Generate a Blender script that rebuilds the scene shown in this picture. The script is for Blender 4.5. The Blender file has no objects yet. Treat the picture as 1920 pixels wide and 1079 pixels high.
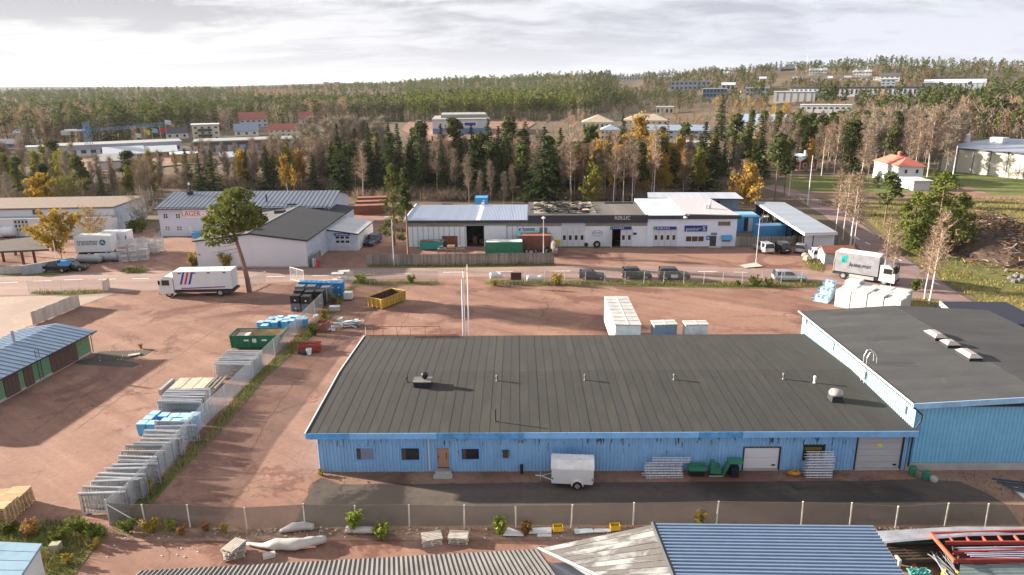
import bpy,math,random
import numpy as np
from mathutils import Vector,Matrix
R=math.radians
S=bpy.context.scene
COL=S.collection
random.seed(7)
# camera
FPX,PITCH,YAW,ROLL,CAMH=1320.0,R(16.2),R(0.8),R(0.5),27.0
F_=Vector((-math.sin(YAW)*math.cos(PITCH),math.cos(YAW)*math.cos(PITCH),-math.sin(PITCH)))
R0=Vector((math.cos(YAW),math.sin(YAW),0));U0=R0.cross(F_)
R_=R0*math.cos(ROLL)-U0*math.sin(ROLL);U_=U0*math.cos(ROLL)+R0*math.sin(ROLL)
CAM=Vector((0,0,CAMH))
cd=bpy.data.cameras.new('camera');cam=bpy.data.objects.new('camera',cd);COL.objects.link(cam)
cd.sensor_width=36;cd.lens=36*FPX/1920;cd.clip_start=.5;cd.clip_end=30000
cam.matrix_world=Matrix(((R_.x,U_.x,-F_.x,0),(R_.y,U_.y,-F_.y,0),(R_.z,U_.z,-F_.z,CAMH),(0,0,0,1)))
S.camera=cam
# light
SUN_EL=R(15.0)
SUN_DIR=Vector((-.963,.27,0)).normalized()*math.cos(SUN_EL)+Vector((0,0,math.sin(SUN_EL)))
sl=bpy.data.lights.new('sun','SUN');sun=bpy.data.objects.new('sun',sl);COL.objects.link(sun)
sl.energy=4.7;sl.angle=R(0.9);sl.color=(1.0,.89,.74)
sun.rotation_euler=SUN_DIR.to_track_quat('Z','Y').to_euler()
S.view_settings.view_transform='Standard';S.view_settings.look='None'
S.view_settings.exposure=2.0;S.view_settings.gamma=1.0
S.cycles.max_bounces=5;S.cycles.diffuse_bounces=2;S.cycles.glossy_bounces=2
S.cycles.transmission_bounces=2;S.cycles.transparent_max_bounces=8;S.cycles.volume_bounces=0
W=bpy.data.worlds.new('World');S.world=W;W.use_nodes=True
class NT:
 """small helper to write node trees"""
 def __init__(s,tree):s.t=tree;tree.nodes.clear()
 def n(s,typ,**kw):
  nd=s.t.nodes.new(typ)
  for k,v in kw.items():setattr(nd,k,v)
  return nd
 def put(s,sock,v):
  if v is None:return
  if hasattr(v,'is_linked')or isinstance(v,bpy.types.NodeSocket):s.t.links.new(v,sock)
  else :
   if sock.type=='RGBA' and len(v)==3:v=(*v,1)
   sock.default_value=v
 def math(s,op,a,b=None,c=None,clamp=False):
  nd=s.n('ShaderNodeMath',operation=op,use_clamp=clamp)
  s.put(nd.inputs[0],a);s.put(nd.inputs[1],b);s.put(nd.inputs[2],c);return nd.outputs[0]
 def vmath(s,op,a,b=None,sc=None):
  nd=s.n('ShaderNodeVectorMath',operation=op);s.put(nd.inputs[0],a);s.put(nd.inputs[1],b)
  if sc is not None:s.put(nd.inputs['Scale'],sc)
  return nd.outputs['Value']if op in('DOT_PRODUCT','LENGTH')else nd.outputs[0]
 def noise(s,vec,scale,detail=4,rough=.55,dist=0.0):
  nd=s.n('ShaderNodeTexNoise');s.put(nd.inputs['Vector'],vec);nd.inputs['Scale'].default_value=scale
  nd.inputs['Detail'].default_value=detail;nd.inputs['Roughness'].default_value=rough
  nd.inputs['Distortion'].default_value=dist;return nd.outputs['Fac']
 def ramp(s,fac,lo,hi,a=0.0,b=1.0):
  nd=s.n('ShaderNodeMapRange',clamp=True);s.put(nd.inputs[0],fac)
  for i,v in enumerate((lo,hi,a,b)):nd.inputs[1+i].default_value=v
  return nd.outputs[0]
 def mix(s,fac,a,b,mode='MIX'):
  nd=s.n('ShaderNodeMix',data_type='RGBA',blend_type=mode);s.put(nd.inputs['Factor'],fac)
  s.put(nd.inputs['A'],a);s.put(nd.inputs['B'],b)
  return nd.outputs['Result']
 def scale(s,vec,v):
  return s.vmath('MULTIPLY',vec,v)
def sky():
 g=NT(W.node_tree)
 out=g.n('ShaderNodeOutputWorld');bg=g.n('ShaderNodeBackground');bg.inputs['Strength'].default_value=.112
 ns=g.n('ShaderNodeTexSky',sky_type='NISHITA',sun_disc=False);ns.sun_elevation=SUN_EL
 ns.sun_rotation=math.atan2(SUN_DIR.x,SUN_DIR.y)
 tc=g.n('ShaderNodeTexCoord').outputs['Generated']
 sp=g.n('ShaderNodeSeparateXYZ');g.put(sp.inputs[0],tc)
 zz=g.math('ADD',g.math('MAXIMUM',sp.outputs['Z'],0.0),.15)
 cv=g.n('ShaderNodeCombineXYZ');g.put(cv.inputs[0],g.math('DIVIDE',sp.outputs['X'],zz));g.put(cv.inputs[1],g.math('DIVIDE',sp.outputs['Y'],zz))
 uv=cv.outputs[0]
 uvs=g.vmath('ADD',g.scale(uv,(.85,1.25,1)),(5.4,33.9,6.9))
 big=g.noise(uvs,.62,6,.58,.3)
 fine=g.noise(uvs,2.3,6,.62,.5)
 n=g.math('ADD',g.math('MULTIPLY',big,.6),g.math('MULTIPLY',fine,.4))
 dark=g.ramp(n,.45,.56)
 dark=g.math('MULTIPLY',dark,g.ramp(sp.outputs['Z'],.015,.13,.25,1))
 sd=g.vmath('DOT_PRODUCT',tc,tuple(Vector((SUN_DIR.x,SUN_DIR.y,.12)).normalized()))
 glow=g.ramp(sd,-.1,.85)
 lit=g.mix(glow,(1.86,1.93,2.14),(2.25,2.23,2.23))
 shade=g.mix(glow,(1.08,1.13,1.33),(1.18,1.19,1.28))
 cloud=g.mix(dark,lit,shade)
 gap=g.math('MULTIPLY',g.ramp(g.noise(uvs,1.1,4,.5,.6),.56,.68),g.math('MULTIPLY',g.ramp(sp.outputs['Z'],.05,.14),g.math('SUBTRACT',.6,g.math('MULTIPLY',glow,.55))))
 nish=g.mix(1.0,ns.outputs[0],(.34,.34,.34),'MULTIPLY')
 g.put(bg.inputs['Color'],g.mix(gap,cloud,nish))
 g.t.links.new(bg.outputs[0],out.inputs['Surface'])
sky()
# projection helpers: where a viewing line meets the ground
def ray(px,py):
 return(R_*((px-960)/FPX)+U_*((540-py)/FPX)+F_).normalized()
def at(px,py,z=0.0):
 d=ray(px,py);t=(z-CAMH)/d.z
 return CAM+d*t
def smooth(a,b,x):
 t=np.clip((x-a)/(b-a),0,1);return t*t*(3-2*t)
def terrain_z(x,y):
 x=np.asarray(x,float);y=np.asarray(y,float)
 D=np.hypot(x,y);az=np.degrees(np.arctan2(x,y))
 w=smooth(-8,22,az)
 A=np.interp(az,[-60,-45,-20,-11,-4,4,12,18,26,31,36,50],[7,7,8,15,22,26,31,38,42,37,32,28])
 z=A*smooth(700-290*w,1500-560*w,D)
 z=z+3.0*w*np.sin(x/130.0+1)*np.cos(y/170.0)*smooth(480,800,D)
 z=z+22*smooth(2600,4300,D)*(1-w)*(0.75+.25*np.sin(az/3.1))
 return z
def tz(x,y):return float(terrain_z(x,y))
TS=np.concatenate([np.arange(20,300,3),np.geomspace(300,4500,260)])
def hit(px,py):
 """first ground point along a viewing line, hills included"""
 d=np.array(ray(px,py));C0=np.array(CAM);ts=TS
 for k in range(3):
  P=C0+d*ts[:,None];w=np.nonzero(P[:,2]<terrain_z(P[:,0],P[:,1]))[0]
  if not len(w):break
  n=max(1,w[0])
  if k==2:return Vector((P[n]+P[n-1])/2)
  ts=np.linspace(ts[n-1],ts[n],24)
 return far_at(px,1000+(px*37+py*11)%260)
def far_at(px,D):
 d=ray(px,160);k=D/math.hypot(d.x,d.y)
 x,y=d.x*k,d.y*k
 return Vector((x,y,tz(x,y)))
 # materials
MATS={}
def mat(name,rgb=None,rough=.75,metal=0.0,var=.18,scale=1.2,rnd=0.0,bump=0.0,streak=None,spec=.3,emis=None,dirt=None,bscale=20):
 """procedural paint / metal / wood: base colour with cloudy variation, fine grain, optional dirt"""
 if name in MATS:return MATS[name]
 m=bpy.data.materials.new(name);m.use_nodes=True;MATS[name]=m
 g=NT(m.node_tree)
 out=g.n('ShaderNodeOutputMaterial');b=g.n('ShaderNodeBsdfPrincipled')
 g.t.links.new(b.outputs[0],out.inputs[0])
 oc=g.n('ShaderNodeTexCoord').outputs['Object']
 oi=g.n('ShaderNodeObjectInfo').outputs['Random']
 cv=g.n('ShaderNodeCombineXYZ');g.put(cv.inputs[0],g.math('MULTIPLY',oi,37.0));g.put(cv.inputs[1],g.math('MULTIPLY',oi,91.0))
 v=g.vmath('ADD',oc,cv.outputs[0])
 if streak:v2=g.scale(v,streak)
 else :v2=v
 c1=g.noise(v2,scale,5,.6);c2=g.noise(v,scale*9,3,.6)
 k=g.math('ADD',g.ramp(c1,.3,.7,1-var,1+var),g.ramp(c2,.3,.7,-var*.35,var*.35))
 if rnd:k=g.math('MULTIPLY',k,g.ramp(oi,0,1,1-rnd,1+rnd))
 kc=g.n('ShaderNodeCombineXYZ');[g.put(kc.inputs[i],k)for i in range(3)]
 col=g.mix(1.0,rgb,kc.outputs[0],'MULTIPLY')
 if dirt:
  drgb,lo,hi,dscale=dirt
  col=g.mix(g.ramp(g.noise(v2,dscale,6,.65,.5),lo,hi),col,drgb)
 g.put(b.inputs['Base Color'],col)
 g.put(b.inputs['Roughness'],g.ramp(c1,.2,.8,max(.05,rough-.1),min(1,rough+.1)))
 b.inputs['Metallic'].default_value=metal;b.inputs['Specular IOR Level'].default_value=spec
 if emis:b.inputs['Emission Color'].default_value=(*emis[:3],1);b.inputs['Emission Strength'].default_value=emis[3]
 if bump:
  bp=g.n('ShaderNodeBump');bp.inputs['Strength'].default_value=bump;bp.inputs['Distance'].default_value=.03
  g.put(bp.inputs['Height'],g.noise(v,bscale,4,.6));g.t.links.new(bp.outputs[0],b.inputs['Normal'])
 return m
 # mesh builder
class MB:
 def __init__(s):s.v=[];s.f=[];s.m=[];s.k=0
 def mi(s,k):s.k=k;return s
 def face(s,pts):
  n=len(s.v);s.v+=[tuple(p)for p in pts];s.f.append(tuple(range(n,n+len(pts))));s.m.append(s.k);return s
 def raw(s,vs,fs):
  n=len(s.v);s.v+=[tuple(p)for p in vs]
  for f in fs:s.f.append(tuple(i+n for i in f));s.m.append(s.k)
  return s
 def box(s,c,d,rz=0.0,ry=0.0,rx=0.0):
  hx,hy,hz=d[0]/2,d[1]/2,d[2]/2
  vs=[Vector((x,y,z))for z in(-hz,hz)for x,y in((-hx,-hy),(hx,-hy),(hx,hy),(-hx,hy))]
  if rz or ry or rx:
   M=Matrix.Rotation(rz,3,'Z')@Matrix.Rotation(ry,3,'Y')@Matrix.Rotation(rx,3,'X');vs=[M@v for v in vs]
  c=Vector(c)
  return s.raw([v+c for v in vs],[(3,2,1,0),(4,5,6,7),(0,1,5,4),(1,2,6,5),(2,3,7,6),(3,0,4,7)])
 def b6(s,x0,x1,y0,y1,z0,z1):return s.box(((x0+x1)/2,(y0+y1)/2,(z0+z1)/2),(abs(x1-x0),abs(y1-y0),abs(z1-z0)))
 def hexa(s,p):
  return s.raw(p,[(3,2,1,0),(4,5,6,7),(0,1,5,4),(1,2,6,5),(2,3,7,6),(3,0,4,7)])
 def slab(s,pts,t):
  n=len(pts);lo=[Vector(p)-Vector((0,0,t))for p in pts]
  return s.raw(list(pts)+lo,[tuple(range(n)),tuple(range(2*n-1,n-1,-1))]+[(i,i+n,(i+1)%n+n,(i+1)%n)for i in range(n)])
 def prism(s,poly,z0,z1):
  return s.slab([(x,y,z1)for x,y in poly],z1-z0)
 def tube(s,a,b,r,r2=None,n=6,caps=True):
  a=Vector(a);b=Vector(b);r2=r if r2 is None else r2
  d=(b-a);L=d.length
  if L<1e-6:return s
  d/=L;x=d.orthogonal().normalized();y=d.cross(x)
  vs=[]
  for q,rr in((a,r),(b,r2)):
   for i in range(n):
    t=2*math.pi*i/n;vs.append(q+(x*math.cos(t)+y*math.sin(t))*rr)
  fs=[(i,(i+1)%n,(i+1)%n+n,i+n)for i in range(n)]
  if caps:fs+=[tuple(range(n-1,-1,-1)),tuple(range(n,2*n))]
  return s.raw(vs,fs)
 def path(s,pts,r,n=6):
  for i in range(len(pts)-1):s.tube(pts[i],pts[i+1],r,n=n)
  return s
 def rings(s,rings,cap=True):
  n=len(rings[0]);vs=[p for r in rings for p in r];fs=[]
  for k in range(len(rings)-1):
   for i in range(n):
    fs.append((k*n+i,k*n+(i+1)%n,(k+1)*n+(i+1)%n,(k+1)*n+i))
  if cap:fs+=[tuple(range(n-1,-1,-1)),tuple(range((len(rings)-1)*n,len(rings)*n))]
  return s.raw(vs,fs)
 def lathe(s,prof,n=12,c=(0,0,0)):
  return s.rings([[(c[0]+r*math.cos(2*math.pi*i/n),c[1]+r*math.sin(2*math.pi*i/n),c[2]+z)for i in range(n)]for r,z in prof])
 def corr(s,p00,p10,p11,p01,n,amp,wave=4,sub=1):
  """corrugated patch: ribs run from edge p00-p10 to edge p01-p11; n waves across"""
  p00,p10,p11,p01=map(Vector,(p00,p10,p11,p01))
  nr=(p10-p00).cross(p01-p00).normalized()
  if nr.z<0:nr=-nr
  prof={4:((0,0),(.2,1),(.5,1),(.7,0)),2:((0,0),(.5,1)),5:((0,0),(.1,1),(.5,1),(.6,0)),8:((0,0),(.08,1),(.16,1),(.24,0))}[wave]
  us=[((i+a)/n,h)for i in range(n)for a,h in prof]+[(1,0)]
  vs=[];fs=[]
  for u,h in us:
   a=p00.lerp(p10,u)+nr*h*amp;b=p01.lerp(p11,u)+nr*h*amp;vs+=[a,b]
  fs=[(2*i,2*i+2,2*i+3,2*i+1)for i in range(len(us)-1)]
  return s.raw(vs,fs)
 def mesh(s,name,mats):
  me=bpy.data.meshes.new(name);me.from_pydata(s.v,[],s.f)
  for m in(mats if isinstance(mats,(list,tuple))else[mats]):me.materials.append(m)
  if any(s.m):me.polygons.foreach_set('material_index',s.m)
  me.update();return me
def smooth_mesh(me):
 me.polygons.foreach_set('use_smooth',[True]*len(me.polygons));me.update()
def link(name,data,parent=None,loc=None,rz=0.0):
 o=bpy.data.objects.new(name,data);COL.objects.link(o)
 if parent is not None:o.parent=parent
 if loc is not None:o.location=loc
 if rz:o.rotation_euler.z=rz
 return o
def tag(o,label=None,cat=None,group=None,kind=None):
 if label:o['label']=label
 if cat:o['category']=cat
 if group:o['group']=group
 if kind:o['kind']=kind
 return o
def thing(name,label,cat,loc=(0,0,0),rz=0.0,group=None):
 return tag(link(name,None,None,loc,rz),label,cat,group)
def part(mb,name,m,parent,loc=None,rz=0.0,smooth=False,kind=None,label=None):
 me=mb.mesh(name,m)
 if smooth:smooth_mesh(me)
 o=link(name,me,parent,loc,rz)
 if kind:o['kind']=kind
 if label:o['label']=label
 return o
def solo(mb,name,m,label,cat,loc=(0,0,0),rz=0.0,group=None,smooth=False):
 return tag(part(mb,name,m,None,loc,rz,smooth),label,cat,group)
def copy_tree(o,parent=None):
 c=o.copy();COL.objects.link(c);c.parent=parent
 for ch in list(o.children):copy_tree(ch,c)
 return c
def dup(root,loc,rz=None,label=None,group=None,sc=None):
 c=copy_tree(root);c.location=loc
 if rz is not None:c.rotation_euler.z=rz
 if label:c['label']=label
 if group:c['group']=group
 if sc is not None:c.scale=(sc,sc,sc)if not hasattr(sc,'__len__')else sc
 return c
def struct(name,mb,m,kind='structure'):
 o=part(mb,name,m,None);o['kind']=kind;return o
def sheet(name,pxs,z,m,kind='structure'):
 mb=MB();mb.face([at(x,y,z)for x,y in pxs])
 me=mb.mesh(name,m)
 if me.polygons[0].normal.z<0:me.flip_normals()
 o=link(name,me);o['kind']=kind;return o
def textmesh(txt,size,depth=.02,space=1.0):
 c=bpy.data.curves.new('letters','FONT');c.body=txt;c.size=size;c.extrude=depth/2;c.align_x='LEFT';c.space_character=space
 c.resolution_u=2
 o=bpy.data.objects.new('letters',c);COL.objects.link(o)
 dg=bpy.context.evaluated_depsgraph_get();me=bpy.data.meshes.new_from_object(o.evaluated_get(dg))
 bpy.data.objects.remove(o);bpy.data.curves.remove(c);return me
def letters(txt,size,m,parent,x,y,z,width=None,height=None,depth=.03,shear=0.0):
 """upright lettering on a wall facing -y, lower-left corner at x, z; stretched to width / height"""
 me=textmesh(txt,1.0,.05)
 n=len(me.vertices);co=np.empty(n*3);me.vertices.foreach_get('co',co);co=co.reshape(-1,3)
 mn,mx=co.min(0),co.max(0);s0=(width/(mx[0]-mn[0]))if width else size;s1=(height/(mx[1]-mn[1]))if height else(s0 if width else size)
 new=np.empty_like(co);new[:,0]=x+(co[:,0]-mn[0])*s0+(co[:,1]-mn[1])*s1*shear;new[:,2]=z+(co[:,1]-mn[1])*s1;new[:,1]=y-depth*(co[:,2]>0)
 me.vertices.foreach_set('co',new.ravel());me.materials.clear();me.materials.append(m);me.update()
 return link('lettering',me,parent)
class Frame:
 """local axes of a building: x along its front, y away from the viewer, z up; pixels are turned into metres on its faces"""
 def __init__(s,A,B,z=0.0):
  s.O=Vector((A.x,A.y,z));u=Vector((B.x-A.x,B.y-A.y,0));s.W=u.length;s.u=u/s.W
  s.v=Vector((-s.u.y,s.u.x,0));s.ang=math.atan2(s.u.y,s.u.x);s.z=z
 def loc(s,p):
  d=Vector(p)-s.O;return Vector((d.dot(s.u),d.dot(s.v),d.z))
 def world(s,x,y,z=0):return s.O+s.u*x+s.v*y+Vector((0,0,z))
 def front(s,px,py,y=0.0):
  d=ray(px,py);o=CAM-s.O;t=(y-o.dot(s.v))/d.dot(s.v);p=s.loc(CAM+d*t);return p.x,p.z
 def top(s,px,py,z):
  p=s.loc(at(px,py,z+s.z));return p.x,p.y
 def side(s,px,py,x):
  d=ray(px,py);o=CAM-s.O;t=(x-o.dot(s.u))/d.dot(s.u);p=s.loc(CAM+d*t);return p.y,p.z
def frame_px(a,b):return Frame(at(*a),at(*b))
def cells(W,H,holes,x0=0.0,z0=0.0):
 xs=sorted({x0,W,*[min(max(h[i],x0),W)for h in holes for i in(0,1)]});zs=sorted({z0,H,*[min(max(h[i],z0),H)for h in holes for i in(2,3)]})
 out=[]
 for i in range(len(xs)-1):
  run=None
  for j in range(len(zs)-1):
   cx,cz=(xs[i]+xs[i+1])/2,(zs[j]+zs[j+1])/2
   inside=any(h[0]<cx<h[1]and h[2]<cz<h[3]for h in holes)
   if inside:run=None
   elif run is None:run=[xs[i],xs[i+1],zs[j],zs[j+1]];out.append(run)
   else :run[3]=zs[j+1]
 return[c for c in out if c[1]-c[0]>1e-4]
def holed_wall(mb,W,H,holes,t=.2,x0=0.0,z0=0.0,y=0.0):
 for c in cells(W,H,holes,x0,z0):mb.b6(c[0],c[1],y,y+t,c[2],c[3])
 return mb
def ribs(mb,W,H,holes,sp,dep,x0=0.0,z0=0.0,y=0.0,wid=.55):
 for c in cells(W,H,holes,x0,z0):
  k=math.ceil((c[0]-x0)/sp)
  while x0+k*sp+sp*wid<=c[1]+1e-6:
   a=x0+k*sp;b=a+sp*wid;e=sp*.13
   mb.raw([(a,y,c[2]),(a+e,y-dep,c[2]),(b-e,y-dep,c[2]),(b,y,c[2]),(a,y,c[3]),(a+e,y-dep,c[3]),(b-e,y-dep,c[3]),(b,y,c[3])],[(0,1,5,4),(1,2,6,5),(2,3,7,6),(4,5,6,7),(3,2,1,0)])
   k+=1
 return mb
def window(parent,x0,x1,z0,z1,y,fm,pm,nx=1,nz=1,fw=.07,proud=.03,name='window',depth=.1):
 """frame ring with mullions and a recessed pane as its sub-part"""
 mb=MB()
 mb.b6(x0,x0+fw,y-proud,y+depth,z0,z1).b6(x1-fw,x1,y-proud,y+depth,z0,z1)
 mb.b6(x0+fw,x1-fw,y-proud,y+depth,z0,z0+fw).b6(x0+fw,x1-fw,y-proud,y+depth,z1-fw,z1)
 for i in range(1,nx):c=x0+(x1-x0)*i/nx;mb.b6(c-fw*.35,c+fw*.35,y-proud*.6,y+depth*.8,z0+fw,z1-fw)
 for i in range(1,nz):c=z0+(z1-z0)*i/nz;mb.b6(x0+fw,x1-fw,y-proud*.5,y+depth*.7,c-fw*.3,c+fw*.3)
 w=part(mb,name,fm,parent)
 part(MB().b6(x0+fw*.5,x1-fw*.5,y+depth*.45,y+depth*.62,z0+fw*.5,z1-fw*.5),'pane',pm,w)
 return w
 # ground materials
def ground_mat(name,a,b,c,stain,crack=0.0,stain_amt=1.0,fine=1.0,rough=.9,track=None,wet=.0,far=False,sharp=False):
 m=bpy.data.materials.new(name);m.use_nodes=True;g=NT(m.node_tree)
 out=g.n('ShaderNodeOutputMaterial');bs=g.n('ShaderNodeBsdfPrincipled');g.t.links.new(bs.outputs[0],out.inputs[0])
 P=g.n('ShaderNodeNewGeometry').outputs['Position']
 n1=g.noise(P,.035,5,.6,.6);n2=g.noise(P,.22,6,.62,.4);n3=g.noise(P,2.2,5,.65);n4=g.noise(P,14,3,.7)
 col=g.mix(g.ramp(n1,.38,.62),a,b)
 col=g.mix(g.math('MULTIPLY',g.ramp(n2,.45,.7),.75),col,c)
 if track:
  ct,st=math.cos(track),math.sin(track)
  rot=g.n('ShaderNodeVectorRotate',rotation_type='Z_AXIS');g.put(rot.inputs['Vector'],P);rot.inputs['Angle'].default_value=track
  tr=g.noise(g.scale(rot.outputs[0],(.02,.5,1)),1.0,4,.6,.2)
  k=g.ramp(tr,.35,.65,.84,1.14);kc=g.n('ShaderNodeCombineXYZ');[g.put(kc.inputs[i],k)for i in range(3)]
  col=g.mix(1.0,col,kc.outputs[0],'MULTIPLY')
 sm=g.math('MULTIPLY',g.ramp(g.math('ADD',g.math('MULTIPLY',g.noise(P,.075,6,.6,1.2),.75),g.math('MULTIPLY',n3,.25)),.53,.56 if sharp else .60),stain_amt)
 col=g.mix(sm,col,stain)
 k=g.math('ADD',g.ramp(n3,.25,.75,1-.16*fine,1+.16*fine),g.ramp(n4,.25,.75,-.13*fine,.13*fine))
 kc=g.n('ShaderNodeCombineXYZ');[g.put(kc.inputs[i],k)for i in range(3)]
 col=g.mix(1.0,col,kc.outputs[0],'MULTIPLY')
 if crack:
  vo=g.n('ShaderNodeTexVoronoi',feature='DISTANCE_TO_EDGE');wv=g.vmath('ADD',P,g.scale(g.n('ShaderNodeTexNoise').outputs['Color'],(0,0,0)))
  ns=g.n('ShaderNodeTexNoise');g.put(ns.inputs['Vector'],P);ns.inputs['Scale'].default_value=.5;ns.inputs['Detail'].default_value=4
  g.put(vo.inputs['Vector'],g.vmath('ADD',P,g.scale(ns.outputs['Color'],(3.5,3.5,0))));vo.inputs['Scale'].default_value=.085
  ln=g.math('MULTIPLY',g.ramp(vo.outputs['Distance'],.0,.010,1,0),g.math('MULTIPLY',g.ramp(g.noise(P,.09,2),.45,.6),crack))
  col=g.mix(ln,col,tuple(x*.35 for x in a))
 if far:col=g.mix(g.ramp(g.vmath('LENGTH',P),900,2600),col,(.045,.05,.038))
 g.put(bs.inputs['Base Color'],col)
 g.put(bs.inputs['Roughness'],g.math('SUBTRACT',rough,g.math('MULTIPLY',sm,wet)))
 bs.inputs['Specular IOR Level'].default_value=.25
 bp=g.n('ShaderNodeBump');bp.inputs['Strength'].default_value=.35;bp.inputs['Distance'].default_value=.04
 g.put(bp.inputs['Height'],g.math('ADD',n3,g.math('MULTIPLY',n4,.5)));g.t.links.new(bp.outputs[0],bs.inputs['Normal'])
 return m
GM={}
GM['terrain']=ground_mat('forest_floor',(.125,.09,.06),(.095,.075,.045),(.155,.11,.07),(.08,.065,.04),fine=1.2,far=True)
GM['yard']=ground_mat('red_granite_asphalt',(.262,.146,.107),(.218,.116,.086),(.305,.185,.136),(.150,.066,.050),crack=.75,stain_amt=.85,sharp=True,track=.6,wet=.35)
GM['road']=ground_mat('worn_pink_asphalt',(.30,.205,.178),(.265,.175,.15),(.335,.235,.20),(.19,.115,.095),crack=.35,stain_amt=.5,track=.02)
GM['pale']=ground_mat('pale_asphalt',(.345,.26,.215),(.31,.23,.19),(.385,.30,.25),(.25,.175,.14),crack=.6,stain_amt=.4)
GM['side']=ground_mat('mauve_asphalt_road',(.21,.14,.135),(.25,.165,.15),(.27,.18,.16),(.15,.09,.085),stain_amt=.5,track=1.2)
GM['dark']=ground_mat('dark_grey_asphalt',(.078,.063,.054),(.095,.076,.065),(.112,.09,.076),(.034,.027,.024),stain_amt=.85,track=.05,wet=.45)
GM['gravel']=ground_mat('red_gravel_soil',(.24,.135,.10),(.20,.115,.085),(.32,.21,.15),(.13,.08,.06),fine=1.5)
GM['dust']=ground_mat('dry_reddish_soil',(.27,.17,.125),(.22,.135,.10),(.36,.255,.19),(.16,.10,.075),fine=1.6)
GM['grass']=ground_mat('autumn_grass',(.13,.125,.035),(.235,.18,.06),(.10,.115,.03),(.19,.14,.07),fine=1.5)
GM['lawn']=ground_mat('mown_lawn',(.10,.135,.028),(.12,.14,.032),(.17,.155,.05),(.09,.105,.028),fine=.8)
GM['verge']=ground_mat('rough_verge',(.115,.12,.035),(.17,.14,.05),(.09,.11,.025),(.14,.09,.05),fine=1.5)
GM['concrete']=ground_mat('old_concrete',(.38,.36,.33),(.32,.30,.28),(.42,.39,.36),(.24,.22,.20))
# terrain sheet out to the horizon
def build_terrain():
 rs=[0]+list(np.geomspace(6,420,24))+list(np.linspace(450,2700,58))+list(np.geomspace(2900,22000,22))
 az=np.linspace(-math.pi,math.pi,241)[:-1]
 vs=[];n=len(az)
 for r in rs:
  x=r*np.sin(az);y=r*np.cos(az);z=terrain_z(x,y)
  if r>9000:z=z-(r-9000)*.004
  vs+=list(zip(x,y,z))
 fs=[(i*n+j,i*n+(j+1)%n,(i+1)*n+(j+1)%n,(i+1)*n+j)for i in range(len(rs)-1)for j in range(n)]
 me=bpy.data.meshes.new('terrain');me.from_pydata(vs,[],fs);me.materials.append(GM['terrain']);me.update()
 if me.polygons[900].normal.z<0:me.flip_normals()
 smooth_mesh(me);o=link('terrain',me);o['kind']='structure'
build_terrain()
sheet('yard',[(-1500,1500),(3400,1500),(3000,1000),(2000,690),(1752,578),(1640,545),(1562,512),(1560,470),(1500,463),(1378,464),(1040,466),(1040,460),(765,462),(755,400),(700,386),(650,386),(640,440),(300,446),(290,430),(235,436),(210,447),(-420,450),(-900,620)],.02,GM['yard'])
sheet('road',[(-400,566),(-400,531),(0,516),(200,511),(370,506),(690,503),(1040,498.5),(1300,501),(1500,506),(1640,512),(1690,540),(1725,566),(1640,541),(1500,527),(920,520),(820,523),(660,525),(520,531),(230,549)],.04,GM['road'])
sheet('forecourt',[(-400,640),(-400,568),(0,558),(215,551),(150,574),(60,610),(-150,700)],.035,GM['pale'])
sheet('field',[(1470,335),(1800,318),(2300,330),(2700,800),(2100,700),(1890,590),(1760,520),(1690,470),(1610,400),(1520,360)],.01,GM['grass'])
sheet('lawn',[(1470,358),(1475,338),(1560,331),(1700,333),(1790,325),(2200,336),(2200,364),(1850,366),(1800,352),(1720,353),(1700,362),(1600,362)],.02,GM['lawn'])
sheet('gravel_drive',[(1765,371),(1775,352),(1815,349),(1862,368),(2200,368),(2200,376),(1860,374)],.03,GM['gravel'])
sheet('lane',[(1470,371),(1478,361),(1700,364),(1765,371),(1760,378),(1700,372),(1540,374)],.03,GM['gravel'])
sheet('side_road',[(1425,352),(1450,347),(1480,353),(1530,372),(1585,398),(1640,440),(1690,480),(1780,540),(1865,592),(2050,690),(2250,820),(1960,720),(1845,640),(1770,600),(1705,566),(1650,520),(1612,468),(1592,440),(1545,405),(1480,367)],.05,GM['side'])
sheet('driveway',[(562,962),(588,905),(603,896),(640,910),(1000,906),(1640,902),(1720,899),(1800,904),(1850,925),(1885,946),(1925,1003),(1600,1000),(1000,1004),(700,1006),(545,1000)],.04,GM['dark'])
sheet('soil_border',[(597,884),(1700,880),(2100,878),(2300,1010),(1925,1000),(1885,946),(1850,924),(1800,903),(1700,898),(1560,907),(1470,904),(1420,890),(1000,904),(640,909)],.032,GM['gravel'])
sheet('dirt_strip',[(200,990),(560,990),(1000,985),(1900,985),(2500,988),(2500,1004),(1650,1000),(1240,1012),(700,1014),(450,1016),(205,1016)],.045,GM['dust'])
sheet('weed_bed',[(-300,1010),(0,985),(95,975),(190,985),(205,1000),(168,1040),(140,1079),(120,1200),(-400,1200)],.05,GM['verge'])
sheet('fence_verge',[(205,985),(300,900),(395,798),(480,705),(548,640),(620,575),(660,536),(672,532),(655,552),(618,600),(570,645),(500,708),(410,815),(320,905),(255,985)],.045,GM['verge'])
sheet('roadside_verge',[(905,533),(920,526),(1100,527),(1500,529),(1558,532),(1560,539),(1400,542),(1150,537),(930,537)],.05,GM['verge'])
sheet('roadside_verge',[(650,534),(665,528),(820,528),(824,533),(700,537)],.05,GM['verge'])
sheet('roadside_verge',[(55,552),(60,548),(195,543),(202,549),(130,556)],.05,GM['verge'])
sheet('planted_island',[(224,510),(240,503),(270,502),(284,508),(262,515),(236,515)],.05,GM['verge'])
sheet('fence_foot_verge',[(686,503),(690,499),(1040,494),(1042,500),(860,503)],.05,GM['verge'])
sheet('shed_verge',[(1500,476),(1530,484),(1545,500),(1545,512),(1520,507),(1505,493)],.05,GM['verge'])
sheet('corner_verge',[(1700,560),(1745,560),(1795,580),(1800,600),(1740,600),(1715,580)],.06,GM['verge'])
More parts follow.
